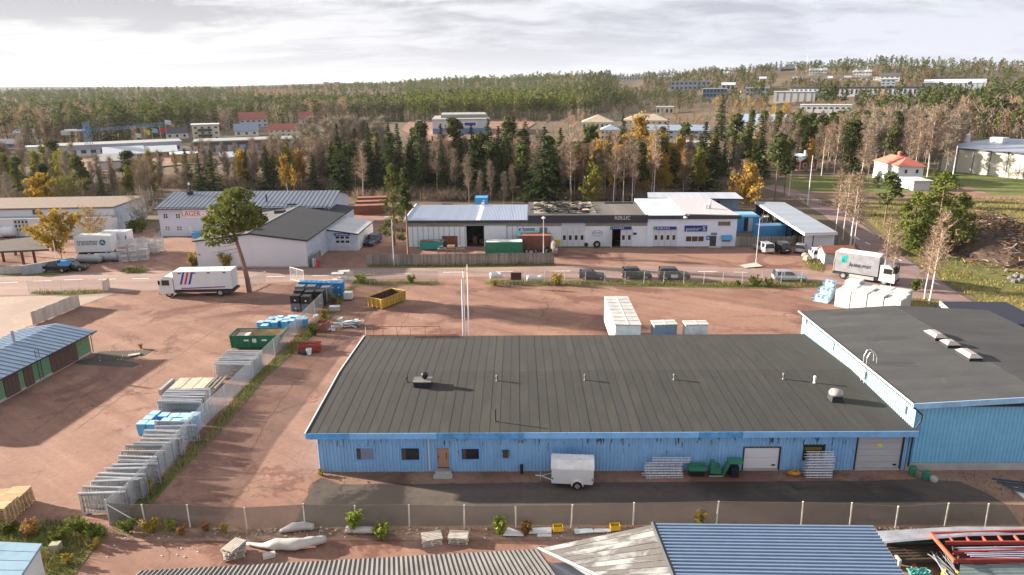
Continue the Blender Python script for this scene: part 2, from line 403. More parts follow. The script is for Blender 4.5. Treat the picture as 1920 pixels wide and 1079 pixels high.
sheet('roadside_verge',[(0,520),(0,512),(90,508),(155,502),(160,508),(100,517)],.05,GM['verge'])
sheet('loose_asphalt',[(172,672),(185,660),(290,656),(270,668),(230,676),(262,682),(250,690),(150,684),(130,680)],.035,GM['dark'])
def crack(pxs,w=.05,seed=1):
 r=random.Random(seed);P=[at(x,y,.026)for x,y in pxs];L=[];Rr=[]
 Q=[]
 for i in range(len(P)-1):Q+=[P[i].lerp(P[i+1],k/9)+Vector((r.uniform(-.12,.12),r.uniform(-.12,.12),0))for k in range(9)]
 Q.append(P[-1]);mb=MB()
 for i in range(len(Q)-1):
  d=(Q[i+1]-Q[i]).normalized();n=Vector((-d.y,d.x,0));a,b=w*r.uniform(.3,.8),w*r.uniform(.3,.8)
  mb.face([Q[i]-n*a,Q[i+1]-n*b,Q[i+1]+n*b,Q[i]+n*a])
 struct('crack',mb,CR)
CR=mat('crack_fill',(.11,.06,.048),.95,var=.3)
for i,c in enumerate((((60,812),(130,760),(205,715)),((140,808),(200,765),(262,722),(310,690)),((205,715),(190,706)),((160,752),(175,764),(205,762)),((238,728),(262,740),(300,736)),((222,722),(248,713),(262,710)),((640,628),(600,668),(548,724),(500,790),(470,850)),((505,780),(560,760),(596,752)),((300,690),(400,622),(455,585)),((275,860),(320,830),(400,760)),((745,556),(770,540)),((740,640),(765,590),(790,560)),((565,955),(588,905)),((1010,600),(1040,560)),((170,600),(300,596),(420,600)))):crack(c,.045,i)
def draped(name,pxs,m,up=.35):
 pts=[hit(*p)for p in pxs];mb=MB();mb.face([(p.x,p.y,p.z+up)for p in pts]);me=mb.mesh(name,m)
 if me.polygons[0].normal.z<0:me.flip_normals()
 o=link(name,me);o['kind']='structure'
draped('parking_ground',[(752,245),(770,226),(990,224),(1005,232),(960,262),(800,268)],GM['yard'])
draped('timber_yard_ground',[(85,325),(110,296),(200,290),(330,292),(560,290),(600,300),(330,312),(200,324)],GM['gravel'])
mw=mat('worn_white_paint',(.75,.72,.68),.8,var=.25,scale=3)
for(a,b)in(((-70,535.5),(-30,533.5)),((0,531.5),(33,529.8)),((60,528.5),(96,527)),((120,525.8),(155,524.5)),((185,525),(217,524)),((248,523.5),(280,522.5)),((500,519.6),(534,519)),((585,518),(618,517.2)),((670,515.5),(697,515)),((742,513.8),(770,513.2)),((830,511.5),(872,511)),((930,510),(962,509.6)),((1030,509.2),(1070,509)),((1230,509.6),(1262,509.8)),((1309,509.8),(1345,510.3)),((1375,511),(1402,511.6))):
 p,q=at(*a,.06),at(*b,.06);d=(q-p).normalized();n=Vector((-d.y,d.x,0))*.11
 mb=MB().slab([p-n,q-n,q+n,p+n],.012)
 struct('lane_marking',mb,mw)
for(a,b)in(((1602,444),(1611,450)),((1622,455),(1631,459)),((1668,478),(1676,484)),((1680,484),(1690,490)),((1748,529),(1760,534))):
 p,q=at(*a,.07),at(*b,.07);d=(q-p).normalized();n=Vector((-d.y,d.x,0))*.12
 struct('lane_marking',MB().slab([p-n,q-n,q+n,p+n],.012),mw)
 # object materials
blue=mat('faded_blue_cladding',(.125,.30,.62),.55,var=.16,scale=.5,dirt=((.09,.22,.46),.55,.68,.9))
blue2=mat('bright_blue_trim',(.19,.43,.78),.5,var=.12)
bluehall=mat('sea_blue_cladding',(.22,.53,.76),.5,var=.08,scale=.4)
palehall=mat('sunlit_blue_cladding',(.27,.40,.44),.5,var=.08)  # paler than the hall's blue: sunlight on the side wall put into the colour
felt=mat('black_roof_felt',(.044,.0425,.040),.9,var=.12,scale=.9,rnd=.025,dirt=((.062,.060,.049),.52,.8,.45),streak=(1,.35,1),bump=.3)
felt2=mat('grey_roof_felt',(.064,.064,.066),.9,var=.15,scale=.3,rnd=.06,dirt=((.10,.095,.07),.6,.8,.3),bump=.2)
nearblack=mat('black_roofing',(.026,.028,.034),.75,var=.15,scale=.4)
white=mat('white_paint',(.64,.64,.655),.6,var=.05,scale=.6,dirt=((.60,.58,.55),.6,.85,.7))
cwhite=mat('clean_white',(.68,.68,.68),.45,var=.03)
greyw=mat('pale_grey_render',(.62,.63,.67),.75,var=.05,scale=.4)
lavend=mat('pale_lavender_cladding',(.52,.54,.66),.7,var=.05,scale=.3)
grmetal=mat('grey_metal',(.36,.37,.40),.45,.3,var=.1)
galv=mat('galvanised_steel',(.62,.63,.65),.42,.55,var=.15,scale=3,rnd=.12)
darkm=mat('dark_metal',(.04,.04,.045),.5,.2)
black=mat('black_plastic',(.018,.018,.02),.5)
rubber=mat('black_rubber',(.022,.021,.02),.85)
glass=mat('dark_window_glass',(.025,.028,.033),.08,spec=.6,var=.3)
glassb=mat('sky_grey_glass',(.22,.25,.30),.12,spec=.6)
trimdk=mat('dark_roof_trim',(.05,.052,.062),.6,var=.2,scale=1,streak=(.2,1,4))
wood=mat('weathered_grey_wood',(.24,.215,.19),.85,var=.2,scale=1.5,rnd=.28,streak=(4,4,.4))
newwood=mat('fresh_pallet_wood',(.52,.36,.20),.8,var=.15,scale=2,rnd=.2)
oldwood=mat('silver_pallet_wood',(.42,.38,.33),.85,var=.2,scale=2,rnd=.15)
brown=mat('brown_door_paint',(.21,.13,.10),.6,var=.1)
concrete=mat('cast_concrete',(.42,.41,.39),.85,var=.15,scale=1)
bluelite=mat('light_blue_plastic',(.08,.33,.62),.5,rnd=.1,var=.06)
bluelid=mat('pale_blue_lid',(.34,.54,.70),.5,rnd=.12,var=.08)
bluedk=mat('deep_blue_plastic',(.035,.19,.42),.5,rnd=.15)
greyplas=mat('grey_plastic',(.15,.16,.18),.55,rnd=.15)
contblue=mat('container_blue',(.07,.27,.52),.5,var=.1,dirt=((.22,.16,.12),.66,.8,.6))
red=mat('sign_red',(.62,.03,.05),.5);navy=mat('sign_navy',(.015,.04,.24),.5);green=mat('sign_green',(.05,.35,.10),.5)
yellow=mat('yellow_paint',(.72,.52,.05),.5)
redroof=mat('red_roof_tiles',(.36,.12,.09),.7,var=.15,scale=2)
redwall=mat('red_timber_wall',(.27,.052,.038),.8,var=.12,streak=(3,3,.4))
tealm=mat('teal_sheet',(.10,.45,.45),.5)
rust=mat('rusty_steel',(.20,.075,.05),.85,var=.3,scale=2)
# long blue warehouse in the foreground
fa=frame_px((600,886),(1694,882));WA=fa.W
blu=thing('warehouse','long low faded blue corrugated warehouse with a flat black felt roof','warehouse',fa.O,fa.ang)
ZE,OV,DB=3.40,.62,18.95
peel=mat('peeling_blue_cladding',(.27,.50,.80),.55,var=.14,scale=.45,streak=(3,1,.35),dirt=((.30,.48,.72),.60,.78,.8))
def peel_mat(m):
 g=NT.__new__(NT);g.t=m.node_tree
 b=[n for n in g.t.nodes if n.type=='BSDF_PRINCIPLED'][0];src=b.inputs['Base Color'].links[0].from_socket
 oc=g.n('ShaderNodeTexCoord').outputs['Object'];sp=g.n('ShaderNodeSeparateXYZ');g.put(sp.inputs[0],oc)
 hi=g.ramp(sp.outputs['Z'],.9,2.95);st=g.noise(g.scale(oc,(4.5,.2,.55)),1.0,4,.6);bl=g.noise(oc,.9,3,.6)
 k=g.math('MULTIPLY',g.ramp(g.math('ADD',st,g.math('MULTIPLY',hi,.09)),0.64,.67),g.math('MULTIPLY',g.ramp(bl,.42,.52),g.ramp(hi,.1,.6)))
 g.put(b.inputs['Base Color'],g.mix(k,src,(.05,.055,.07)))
peel_mat(peel)
def PX(px0,py0,px1,py1,fr=fa,y=0.0):
 a=fr.front(px0,py0,y);b=fr.front(px1,py1,y);return min(a[0],b[0]),max(a[0],b[0]),min(a[1],b[1]),max(a[1],b[1])
wins=[PX(664.5,838,705,865),PX(749,838,790,866),PX(862,839,901.5,865),PX(1507,834,1544,863)]
doorh=PX(817,838,845,888);doorh=(doorh[0],doorh[1],.02,doorh[3])
g1=PX(1394,838,1460,882);g1=(g1[0],g1[1],.05,g1[3]);g2=PX(1608,818,1687,880);g2=(g2[0],g2[1],.05,g2[3])
holes=wins+[doorh,g1,g2]
w=part(holed_wall(MB(),WA,ZE-.25,holes,.22,z0=-.02),'wall',peel,blu)
part(ribs(MB(),WA,ZE-.3,holes,.25,.075,wid=.5),'wall_cladding',peel,w,(0,-.003,0),kind='stuff')
part(MB().b6(0,.2,.24,DB,0,ZE-.25),'wall',peel,blu,label='left end wall');part(MB().b6(.2,WA,DB-.2,DB,0,ZE-.25),'wall',peel,blu)
part(MB().b6(-.02,WA,-.035,-.008,-.01,.10),'plinth',concrete,blu)
XL,XR=-1.0+.45,WA+.28
deck=MB();ym=DB*.5
zr=ZE+.42
sec=[(-OV,ZE-.08),(ym,zr-.08),(DB+.3,ZE-.08)]
deck.rings([[(x,y,z)for y,z in sec+[(DB+.3,ZE-.22),(-OV,ZE-.22)]]for x in(XL,XR)])
roof=part(deck,'roof',nearblack,blu)
NS=60;sw=(XR-XL)/NS
sm=MB();lf=math.hypot(ym+OV,zr-ZE)
sm.slab([(0,-OV,ZE),(sw+.02,-OV,ZE+.011),(sw+.02,ym,zr+.011),(0,ym,zr)],.06)
sm.slab([(0,ym,zr),(sw+.02,ym,zr+.011),(sw+.02,DB+.3,ZE+.011),(0,DB+.3,ZE)],.06)
sme=sm.mesh('felt_strip',felt)
for i in range(NS):link('felt_strip',sme,roof,(XL+i*sw,0,random.uniform(0,.005)))
NF=14
for i in range(NF):
 a=XL+(XR-XL)*i/NF;b=XL+(XR-XL)*(i+1)/NF-.012
 part(MB().b6(a,b,-OV-.05,-OV-.005,ZE-.42,ZE+.03),'fascia_board',blue2 if i not in(0,3,4,9)else mat('patched_blue_fascia',(.09,.30,.60),.5,var=.35,scale=1.2,dirt=((.05,.07,.10),.62,.68,2.5)),roof)
part(MB().rings([[(XL-.10,y,z)for y,z in((-OV-.05,ZE-.36),(-OV-.05,ZE+.07),(ym,zr+.07),(DB+.32,ZE+.07),(DB+.32,ZE-.2),(ym,zr-.2))],[(XL-.004,y,z)for y,z in((-OV-.05,ZE-.36),(-OV-.05,ZE+.07),(ym,zr+.07),(DB+.32,ZE+.07),(DB+.32,ZE-.2),(ym,zr-.2))]]),'fascia_board',white,roof,label='white fascia board along the end gable')
for i in range(10):x=.35+i*4.62;part(MB().b6(x,x+.22,-.5,-.06,ZE-.46,ZE-.28),'rafter_end',mat('dark_rafter',(.05,.03,.03),.9),blu)
bw=mat('blind_grey',(.20,.24,.36),.5)
for k,h in enumerate(wins):
 bf=blue2 if k<3 else darkm
 w=window(blu,h[0],h[1],h[2],h[3],0,bf,glass,fw=.12,proud=.06)
 if k==0:part(MB().b6(h[0]+.42,h[1]-.1,.02,.04,h[2]+.1,h[3]-.1),'blind',bw,w)
 if k<3:part(MB().b6(h[0]+.1,h[0]+.42,.015,.035,h[2]+.1,h[3]-.1),'side_panel',mat('brown_panel',(.09,.07,.065),.6),w)
 if k==3:part(MB().b6(h[0]+.15,h[1]-.2,.03,.04,h[2]+.75,h[2]+1.0).b6(h[0]+.3,h[1]-.35,.03,.04,h[2]+.45,h[2]+.6),'sticker',mat('dull_gold_sticker',(.25,.17,.03),.6),w)
d=part(MB().b6(doorh[0]+.06,doorh[1]-.06,.03,.09,.32,doorh[3]-.06),'door',mat('tan_plywood',(.42,.24,.155),.6,var=.1),blu,label='tan plywood door with a graffiti smear')
part(MB().b6(doorh[1]-.32,doorh[1]-.22,.018,.028,1.0,1.5),'smear',rust,d);part(MB().box((doorh[0]+.15,0,1.2),(.05,.08,.14)),'handle',darkm,d)
part(MB().b6(doorh[0],doorh[0]+.07,-.08,.1,.02,doorh[3]).b6(doorh[1]-.07,doorh[1],-.08,.1,.02,doorh[3]).b6(doorh[0]+.07,doorh[1]-.07,-.08,.1,doorh[3]-.07,doorh[3]),'door_frame',blue2,blu)
stp=part(MB().b6(doorh[0]-.05,doorh[1]+.1,-.55,-.07,0,.3),'step',concrete,blu);part(MB().b6(doorh[0]-.15,doorh[1]+.2,-1.05,-.56,0,.16),'step',concrete,blu)
part(MB().b6(doorh[0],doorh[1]+.05,-.52,-.1,.302,.33),'doormat',grmetal,blu)
part(MB().path([(doorh[0]-.5,-.1,.15),(doorh[0]-.5,-.1,ZE-.45),(doorh[1]+.35,-.1,ZE-.40)],.05,8),'downpipe',cwhite,blu)
part(MB().box((doorh[1]+.3,-.2,ZE-.5),(.3,.22,.14)),'wall_lamp',cwhite,blu)
for h,m,n in((g1,mat('garage_white',(.72,.72,.76),.5,var=.03),2),(g2,mat('garage_grey',(.46,.46,.50),.5,var=.04),5)):
 gd=part(MB().b6(h[0],h[0]+.09,-.06,.14,h[2],h[3]).b6(h[1]-.09,h[1],-.06,.14,h[2],h[3]).b6(h[0]+.09,h[1]-.09,-.06,.14,h[3]-.09,h[3]),'garage_door',darkm,blu)
 hh=(h[3]-.09-.16)/n
 for i in range(n):part(MB().b6(h[0]+.095,h[1]-.095,.04,.09,.16+i*hh+.012,.16+(i+1)*hh-.006),'door_panel',m,gd)
 part(MB().b6(h[0]+.1,h[1]-.1,-.1,.06,.03,.15),'sill',concrete,gd)
 part(MB().box((h[1]-.42,.03,.42),(.24,.03,.12)),'handle',black,gd)
mx=(g2[0]+g2[1])/2
part(MB().box((mx,.03,1.95),(.34,.02,.22)),'warning_sign',mat('sign_yellow',(.72,.66,.03),.5),blu)
bx=fa.front(948,860)[0]
part(MB().b6(bx-.2,bx+.2,-.28,-.06,1.25,1.72).b6(bx-.22,bx+.22,-.32,-.06,1.72,1.78),'mailbox',mat('olive_mailbox',(.07,.065,.03),.6),blu)
part(MB().b6(bx+.95,bx+1.25,-.07,-.05,2.3,2.5),'nameplate',mat('dull_plate',(.16,.17,.12),.6),blu)
part(MB().lathe([(.1,0),(.11,.5),(.14,.55),(.1,.75)],10,(fa.front(978,886)[0],-.35,0)),'bollard',black,blu)
def roofz(y):return ZE+.045+(zr-ZE)*(1-abs(y-ym)/(ym+OV))
def on_roof(px,py,z=3.75):
 x,y=fa.top(px,py,z);z2=roofz(y);x,y=fa.top(px,py,z2);return fa.world(x,y,roofz(y)-.03)
def vent_pipe(px,py,h,r,label,m=grmetal,cap=True):
 mb=MB().lathe([(r*1.7,0),(r*1.2,.07),(r,.09),(r,h*.62)],10)
 t=thing('vent_pipe',label,'vent pipe',on_roof(px,py),0,'vent pipes on the warehouse roof')
 part(mb,'pipe',m,t,smooth=False)
 if cap:part(MB().lathe([(r*1.5,h*.60),(r*1.6,h*.8),(r*1.1,h*.97),(.02,h)],10),'cap',m,t)
 else :part(MB().lathe([(r*.99,h*.6),(r,h)],10),'pipe_top',m,t)
dpm=mat('dull_pipe_grey',(.16,.16,.16),.5,.3)
vent_pipe(763,716,.48,.06,'small dark vent pipe beside the black fan box',darkm)
vent_pipe(932,714,.52,.07,'short grey vent pipe on the roof ridge, first right of the fan box',dpm)
vent_pipe(1097,712.5,.52,.07,'short grey vent pipe on the ridge midway between two others',dpm)
vent_pipe(1264,712,.52,.07,'short grey vent pipe on the ridge behind the garage door',dpm)
vent_pipe(1469,711,.55,.07,'short grey vent pipe on the ridge next to the white one',dpm)
vent_pipe(1527,718,.62,.075,'white vent pipe near the tall hall wall',white)
vent_pipe(929,791,1.0,.055,'thin tall dark pipe near the front eave of the felt roof',darkm,False)
t=thing('fan_box','black roof fan on a square box with a round cowl','roof fan',on_roof(793,722),0)
part(MB().b6(-.68,.68,-.5,.5,0,.42),'box',nearblack,t);part(MB().b6(-.74,.74,-.55,.55,.422,.48),'lid',mat('lid_grey',(.16,.155,.15),.7),t)
part(MB().lathe([(.12,.48),(.13,.56),(.24,.62),(.29,.8),(.25,.98),(.08,1.06)],14,(.15,.12,0)),'cowl',black,t,smooth=True)
t=thing('roof_fan','round pale cap fan on a black curb near the tall hall','roof fan',on_roof(1566,750),0)
part(MB().hexa([(-.45,-.45,0),(.45,-.45,0),(.45,.45,0),(-.45,.45,0),(-.38,-.38,.4),(.38,-.38,.4),(.38,.38,.4),(-.38,.38,.4)]),'curb',nearblack,t)
part(MB().lathe([(.3,.4),(.5,.45),(.52,.6),(.44,.78),(.2,.86),(.01,.87)],16),'cap',mat('dusty_cap',(.30,.275,.26),.6),t,smooth=True)
t=thing('roof_railing','rusty thin guard railing along the far left roof edge','railing',fa.world(*fa.top(686,632,ZE),ZE),fa.ang)
L=(fa.top(825,631,ZE)[0]-fa.top(686,632,ZE)[0])
for i in range(7):
 x=L*[0,.1,.23,.42,.6,.8,1][i];part(MB().tube((x,.1,-.05),(x,.1,.98),.028,n=5),'post',rust if i else galv,t)
part(MB().tube((0,.1,.98),(L,.1,.98),.026,n=5),'top_rail',rust,t);part(MB().tube((0,.08,.1),(L*1.25,.08,.1),.05,n=5).tube((L*.66,-.35,.12),(L*1.28,-.35,.12),.05,n=5),'bottom_rail',rust,t)
# tall blue hall on the right
fb=Frame(fa.world(42.22,-.03),fa.world(62,-.03));HB=5.30;DH=20.2;XRG=8.9;ZR=HB+.55;WB=2*XRG
hall=thing('tall_hall','tall sea blue corrugated hall with a grey felt roof beside the warehouse','hall',fb.O,fb.ang)
w=part(MB().b6(0,WB,0,.2,.62,HB-.1),'wall',bluehall,hall);part(ribs(MB(),WB,HB-.15,[],.28,.08,z0=.65,wid=.5),'wall_cladding',bluehall,w,(0,-.003,0),kind='stuff')
wl=part(MB().b6(0,.2,.22,DH,0,HB-.1),'wall',palehall,hall,label='pale sunlit side wall above the warehouse roof')
rb=MB()
for i in range(int(DH/.27)-1):y=.3+i*.27;rb.b6(-.045,-.003,y,y+.14,ZE-.4,HB-.15)
part(rb,'wall_cladding',palehall,wl,kind='stuff')
part(MB().b6(.2,WB,DH-.2,DH,0,HB-.1),'wall',bluehall,hall);part(MB().b6(WB-.2,WB,.2,DH-.2,0,HB-.1),'wall',bluehall,hall)
part(MB().b6(-.05,WB,-.08,.25,-.05,.60),'plinth',concrete,hall)
rf=part(MB().rings([[(x,y,z)for x,z in((-.3,HB-.2),(-.3,HB-.04),(XRG,ZR-.04),(WB+.3,HB-.04),(WB+.3,HB-.2))]for y in(-.25,DH+.3)]),'roof',nearblack,hall)
n2=21;dy=(DH+.5)/n2
f1=MB().slab([(-.3,0,HB),(XRG,0,ZR),(XRG,dy+.01,ZR+.014),(-.3,dy+.01,HB+.014)],.05).mesh('felt_strip',felt2)
f2=MB().slab([(XRG,0,ZR),(WB+.3,0,HB),(WB+.3,dy+.01,HB+.014),(XRG,dy+.01,ZR+.014)],.05).mesh('felt_strip',felt2)
for i in range(n2):
 for me in(f1,f2):link('felt_strip',me,rf,(0,-.22+i*dy,random.uniform(0,.006)))
part(MB().slab([(-.34,-.32,HB+.06),(XRG,-.32,ZR+.06),(XRG,-.255,ZR+.06),(-.34,-.255,HB+.06)],.42),'fascia_board',mat('pale_blue_trim',(.30,.52,.74),.5),rf)
part(MB().slab([(XRG,-.32,ZR+.06),(WB+.3,-.32,HB+.06),(WB+.3,-.255,HB+.06),(XRG,-.255,ZR+.06)],.42),'fascia_board',mat('pale_blue_trim'),rf)
part(MB().b6(-.40,-.305,-.25,DH+.3,HB-.02,HB+.08),'gutter',white,rf)
part(MB().path([(-.3,-.34,HB-.2),(.35,-.36,HB-.75),(.38,-.3,HB-1.2),(.1,-.12,ZE-.2),(.1,-.12,.4)],.06,8),'downpipe',darkm,hall)
for(px,py)in((1513,598),(1564,647),(1624,700),(1699,764)):
 y,z=fb.side(px,py,0);part(MB().b6(-.16,-.05,y-.2,y+.2,z-.45,z+.15),'wall_box',grmetal,hall)
for(px,py,ly)in((1753,635,1.75),(1780,651,1.15),(1815,672,1.85)):
 x,y=fb.top(px,py,HB+.4);s=thing('skylight','faded dome skylight on the tall hall roof, '+{1753:'farthest of the three',1780:'small middle one of the three',1815:'nearest of the three'}[px],'skylight',fb.world(x,y,HB+.55*(x/XRG)-.02),fb.ang,'skylights on the hall roof')
 part(MB().b6(-.5,.5,-ly/2,ly/2,0,.28),'curb',nearblack,s)
 part(MB().hexa([(-.55,-ly/2-.05,.28),(.55,-ly/2-.05,.28),(.55,ly/2+.05,.28),(-.55,ly/2+.05,.28),(-.22,-ly/2+.3,.52),(.22,-ly/2+.3,.52),(.22,ly/2-.3,.52),(-.22,ly/2-.3,.52)]),'dome',mat('skylight_acrylic',(.34,.30,.28),.45),s)
y0,_=fb.side(1625,690,0)
t=thing('roof_ladder','steel ladder with hooped grab rails up to the hall roof','ladder',fb.world(-.2,y0,ZE),fb.ang)
for s_ in(-.25,.25):
 part(MB().path([(0,s_,0),(0,s_,HB-ZE+.6),(.18,s_,HB-ZE+1.05),(.5,s_,HB-ZE+1.1),(.75,s_,HB-ZE+.7),(.8,s_,HB-ZE+.15)],.028,6),'rail',galv,t)
for i in range(6):part(MB().tube((0,-.25,.25+i*.3),(0,.25,.25+i*.3),.02,n=5),'rung',galv,t)
A=at(1764,566,4.2);zt=4.2
p1,p2=at(1764,566,zt),at(1886,567,zt);p3=at(2050,650,zt);p4=at(1905,690,zt)
mb=MB().slab([p1,p2,p3,p4],.35)
nv=thing('navy_roofed_building','low building with a flat blue black roof behind the tall hall','building',(p1.x,p1.y,0))
mb.v=[(a-p1.x,b-p1.y,c)for a,b,c in mb.v];part(mb,'roof',mat('blue_black_roofing',(.022,.026,.042),.8,var=.12),nv)
c0=(p1+p2+p3+p4)/4
q=[tuple((p.lerp(c0,.05)-p1)[:2])for p in(p1,p2,p3,p4)]
part(MB().prism(q,0,zt-.37),'wall',mat('dark_boards',(.10,.085,.075),.8),nv)
mb=MB().slab([p1+Vector((-.12,0,.05)),p1+Vector((0,.0,.05)),p4+Vector((0,0,.05)),p4+Vector((-.12,0,.05))],.5);mb.v=[(a-p1.x,b-p1.y,c)for a,b,c in mb.v]
part(mb,'fascia_board',mat('grey_beige_board',(.36,.32,.28),.8),nv)
# green building at the left edge
fg=frame_px((-90,806),(172,663));WG=fg.W
hg=fg.front(172,620)[1]
gb=thing('green_shed','green rendered shed with brown doors and a blue grey metal roof','shed',fg.O,fg.ang)
gw=mat('green_render',(.15,.27,.155),.8,var=.08,scale=.6)
gh=fg.W
def GX(a,b,c,d):return PX(a,b,c,d,fg)
d1=GX(90,668,131,700);w1=GX(141,632,153,649)
eg=[('door',0,645,31,745,2),('door',44,690,63,722,1),('door',92,650,130,695,2),('door',125,640,144,678,1)]
part(MB().b6(0,gh,0,.25,.25,hg),'wall',gw,gb);part(MB().b6(0,gh+.02,-.04,.28,-.02,.25),'plinth',concrete,gb)
dg=7.2
part(MB().b6(gh-.25,gh,.25,dg,0,hg),'wall',gw,gb);part(MB().b6(0,gh-.25,dg-.25,dg,0,hg),'wall',gw,gb)
part(MB().slab([(gh-.2,0,hg),(gh-.2,dg/2,hg+.6),(gh-.2,dg,hg),(gh-.45,dg,hg),(gh-.45,dg/2,hg+.6),(gh-.45,0,hg)],.05),'gable',gw,gb)
bd=mat('dark_brown_boards',(.115,.072,.058),.75,var=.12)
for(_,a,b,c,d_,n)in eg:
 x0=fg.front(a,(b+d_)/2)[0];x1=fg.front(c,(b+d_)/2)[0];zt_=hg-.25 if n==2 else 2.05
 dd=part(MB().b6(x0,x1,-.05,.05,.1,zt_),'door',bd,gb)
 for i in range(max(1,n)*2):part(MB().b6(x0+(x1-x0)*i/(2*n)+.02,x0+(x1-x0)*(i+1)/(2*n)-.02,-.075,-.052,.14,zt_-.04),'door_board',bd,dd)
x0=fg.front(139,640)[0];x1=fg.front(153,640)[0]
window(gb,x0,x1,1.25,2.25,-.02,mat('tan_frame',(.35,.27,.17),.6),glass,fw=.09,proud=.03)
x0=fg.front(72,690)[0]
lad=part(MB().tube((x0-.22,-.15,.2),(x0-.22,-.15,hg+.9),.03,n=5).tube((x0+.22,-.15,.2),(x0+.22,-.15,hg+.9),.03,n=5),'ladder',darkm,gb)
for i in range(9):part(MB().tube((x0-.22,-.15,.45+i*.32),(x0+.22,-.15,.45+i*.32),.02,n=5),'rung',darkm,lad)
rg=part(MB().rings([[(x,y,z)for y,z in((-.55,hg-.12),(-.55,hg-.02),(dg/2,hg+.72),(dg+.55,hg-.02),(dg+.55,hg-.12),(dg/2,hg+.6))]for x in(-.3,gh+.45)]),'roof',mat('blue_grey_sheet',(.20,.27,.37),.4,.35,var=.12,scale=.8,rnd=.06),gb)
npn=26;pw=(gh+.75)/npn
for(ya,za,yb_,zb)in((-.57,hg+.0,dg/2,hg+.74),(dg+.57,hg,dg/2,hg+.74)):
 me=MB().slab([(.012,ya,za+.01),(pw-.012,ya,za+.01),(pw-.012,yb_,zb+.01),(.012,yb_,zb+.01)],.03).slab([(-.02,ya,za+.07),(.02,ya,za+.07),(.02,yb_,zb+.07),(-.02,yb_,zb+.07)],.07).mesh('roof_panel',mat('blue_grey_sheet'))
 for i in range(npn):link('roof_panel',me,rg,(-.3+i*pw,0,0))
part(MB().b6(-.3,gh+.47,-.68,-.57,hg-.1,hg+.02),'gutter',darkm,rg)
part(MB().path([(gh+.2,-.6,hg-.05),(gh+.12,-.12,hg-.5),(gh+.12,-.12,.1)],.05,6),'downpipe',bd,gb)
fgp=fg.world(*fg.top(30,607,hg+1.1),hg+.9)
part(MB().tube((gh-5.2,dg/2+.2,hg+.6),(gh-5.2,dg/2+.2,hg+1.9),.13,n=10),'flue',grmetal,rg)
# blue roofed shed, bottom left corner
zc=2.6
P=[at(-110,1012,zc),at(79,1021,zc),at(33,1090,zc),at(-150,1090,zc)]
o=P[0].copy();o.z=0
cs=thing('corner_shed','white walled shed with a sky blue seamed metal roof at the weedy bed','shed',o)
rl=[p-o for p in P];rfc=part(MB().slab(rl,.12),'roof',mat('sky_blue_sheet',(.24,.36,.46),.45,.2,var=.06,rnd=.04),cs)
for i in range(8):
 a0=rl[0].lerp(rl[3],i/4.0);a1=rl[1].lerp(rl[2],i/4.0);b0=rl[0].lerp(rl[3],(i+.94)/4.0);b1=rl[1].lerp(rl[2],(i+.94)/4.0)
 if i<4:part(MB().slab([v+Vector((0,0,.03))for v in(a0,a1,b1,b0)],.028),'roof_panel',mat('sky_blue_sheet'),rfc)
cc=sum(rl,Vector())/4
part(MB().prism([tuple(v.lerp(cc,.06)[:2])for v in rl],0,zc-.13),'wall',white,cs)
# L shaped building under the camera
zl,zrg,zr2=3.6,4.7,4.2
gA=at(262,1072,zl);gB=at(1010,1031,zl);gC=at(1225,986,zrg);gD=at(1636,990,zr2)
def down(px,py,z):return at(px,py,z)
rid=at(1266,1090,zrg);val=at(1140,1090,4.2);gE=at(1700,1090,zr2);gF=at(190,1140,zl+1.0)
o=Vector((gB.x,gB.y-6,0))
ls=thing('corrugated_roof_building','low building with grey corrugated wings and a blue corrugated roof in front','building',o)
ridY=rid.y-3
lw=MB();z1=zl+1.05;yd=gA.y-4.5
lw.corr(gA-o,gB-o,Vector((gB.x+1.2,gB.y-4.2,z1))-o,Vector((gA.x+.2,gA.y-4.2,z1))-o,84,.05,2)
part(lw,'roof',mat('grey_fibre_cement',(.135,.127,.122),.85,var=.25,scale=1.2,streak=(1,.3,1)),ls,label='grey brown corrugated wing roof')
d1_=(rid-gC);k=5.2/d1_.length;ridE=gC+d1_*k;d2_=(val-gB);valE=gB+d2_*(5.4/d2_.length)
moss=mat('mossy_grey_sheet',(.145,.135,.126),.85,var=.15,scale=1,dirt=((.34,.34,.34),.50,.60,.42),streak=(.8,1.4,1))
mid=MB();mid.slab([gB-o,gC-o,ridE-o,valE-o],.08)
mr=part(mid,'roof',mat('mossy_under',(.10,.09,.085),.9),ls,label='grey sheet roof with white lichen patches')
for i in range(11):
 a,b=i/11,(i+.93)/11
 q=[gB.lerp(valE,a)-o,gC.lerp(ridE,a)-o,gC.lerp(ridE,b)-o,gB.lerp(valE,b)-o]
 part(MB().slab([v+Vector((0,0,.035+random.uniform(0,.02)))for v in q],.034),'roof_sheet',moss,mr)
dE=gE-gD;gEE=gD+dE*(5.4/dE.length)
bl=MB();bl.corr(gC-o+Vector((.1,0,0)),ridE-o+Vector((.1,0,0)),gEE-o,gD-o,20,.15,5)
part(bl,'roof',mat('slate_blue_sheet',(.19,.26,.37),.5,.15,var=.06),ls,label='slate blue corrugated roof',smooth=False)
part(MB().tube(gC-o+Vector((0,.1,.06)),ridE-o+Vector((0,0,.06)),.13,n=6),'ridge_cap',trimdk,ls)
part(MB().tube(gB-o+Vector((0,.05,.03)),valE-o+Vector((0,0,.03)),.09,n=6),'valley_flashing',grmetal,ls)
part(MB().prism([tuple((p-o)[:2])for p in(gA+Vector((.4,-.4,0)),gB+Vector((0,-.4,0)),Vector((gB.x+1,gB.y-4.1,0)),Vector((gA.x+.4,gA.y-4.1,0)))],0,zl-.1),'wall',greyw,ls)
part(MB().prism([tuple((p-o)[:2])for p in(gB+Vector((.5,-.7,0)),gD+Vector((-.5,-.5,0)),gEE+Vector((-.6,0,0)),valE)],0,zl-.3),'wall',greyw,ls)
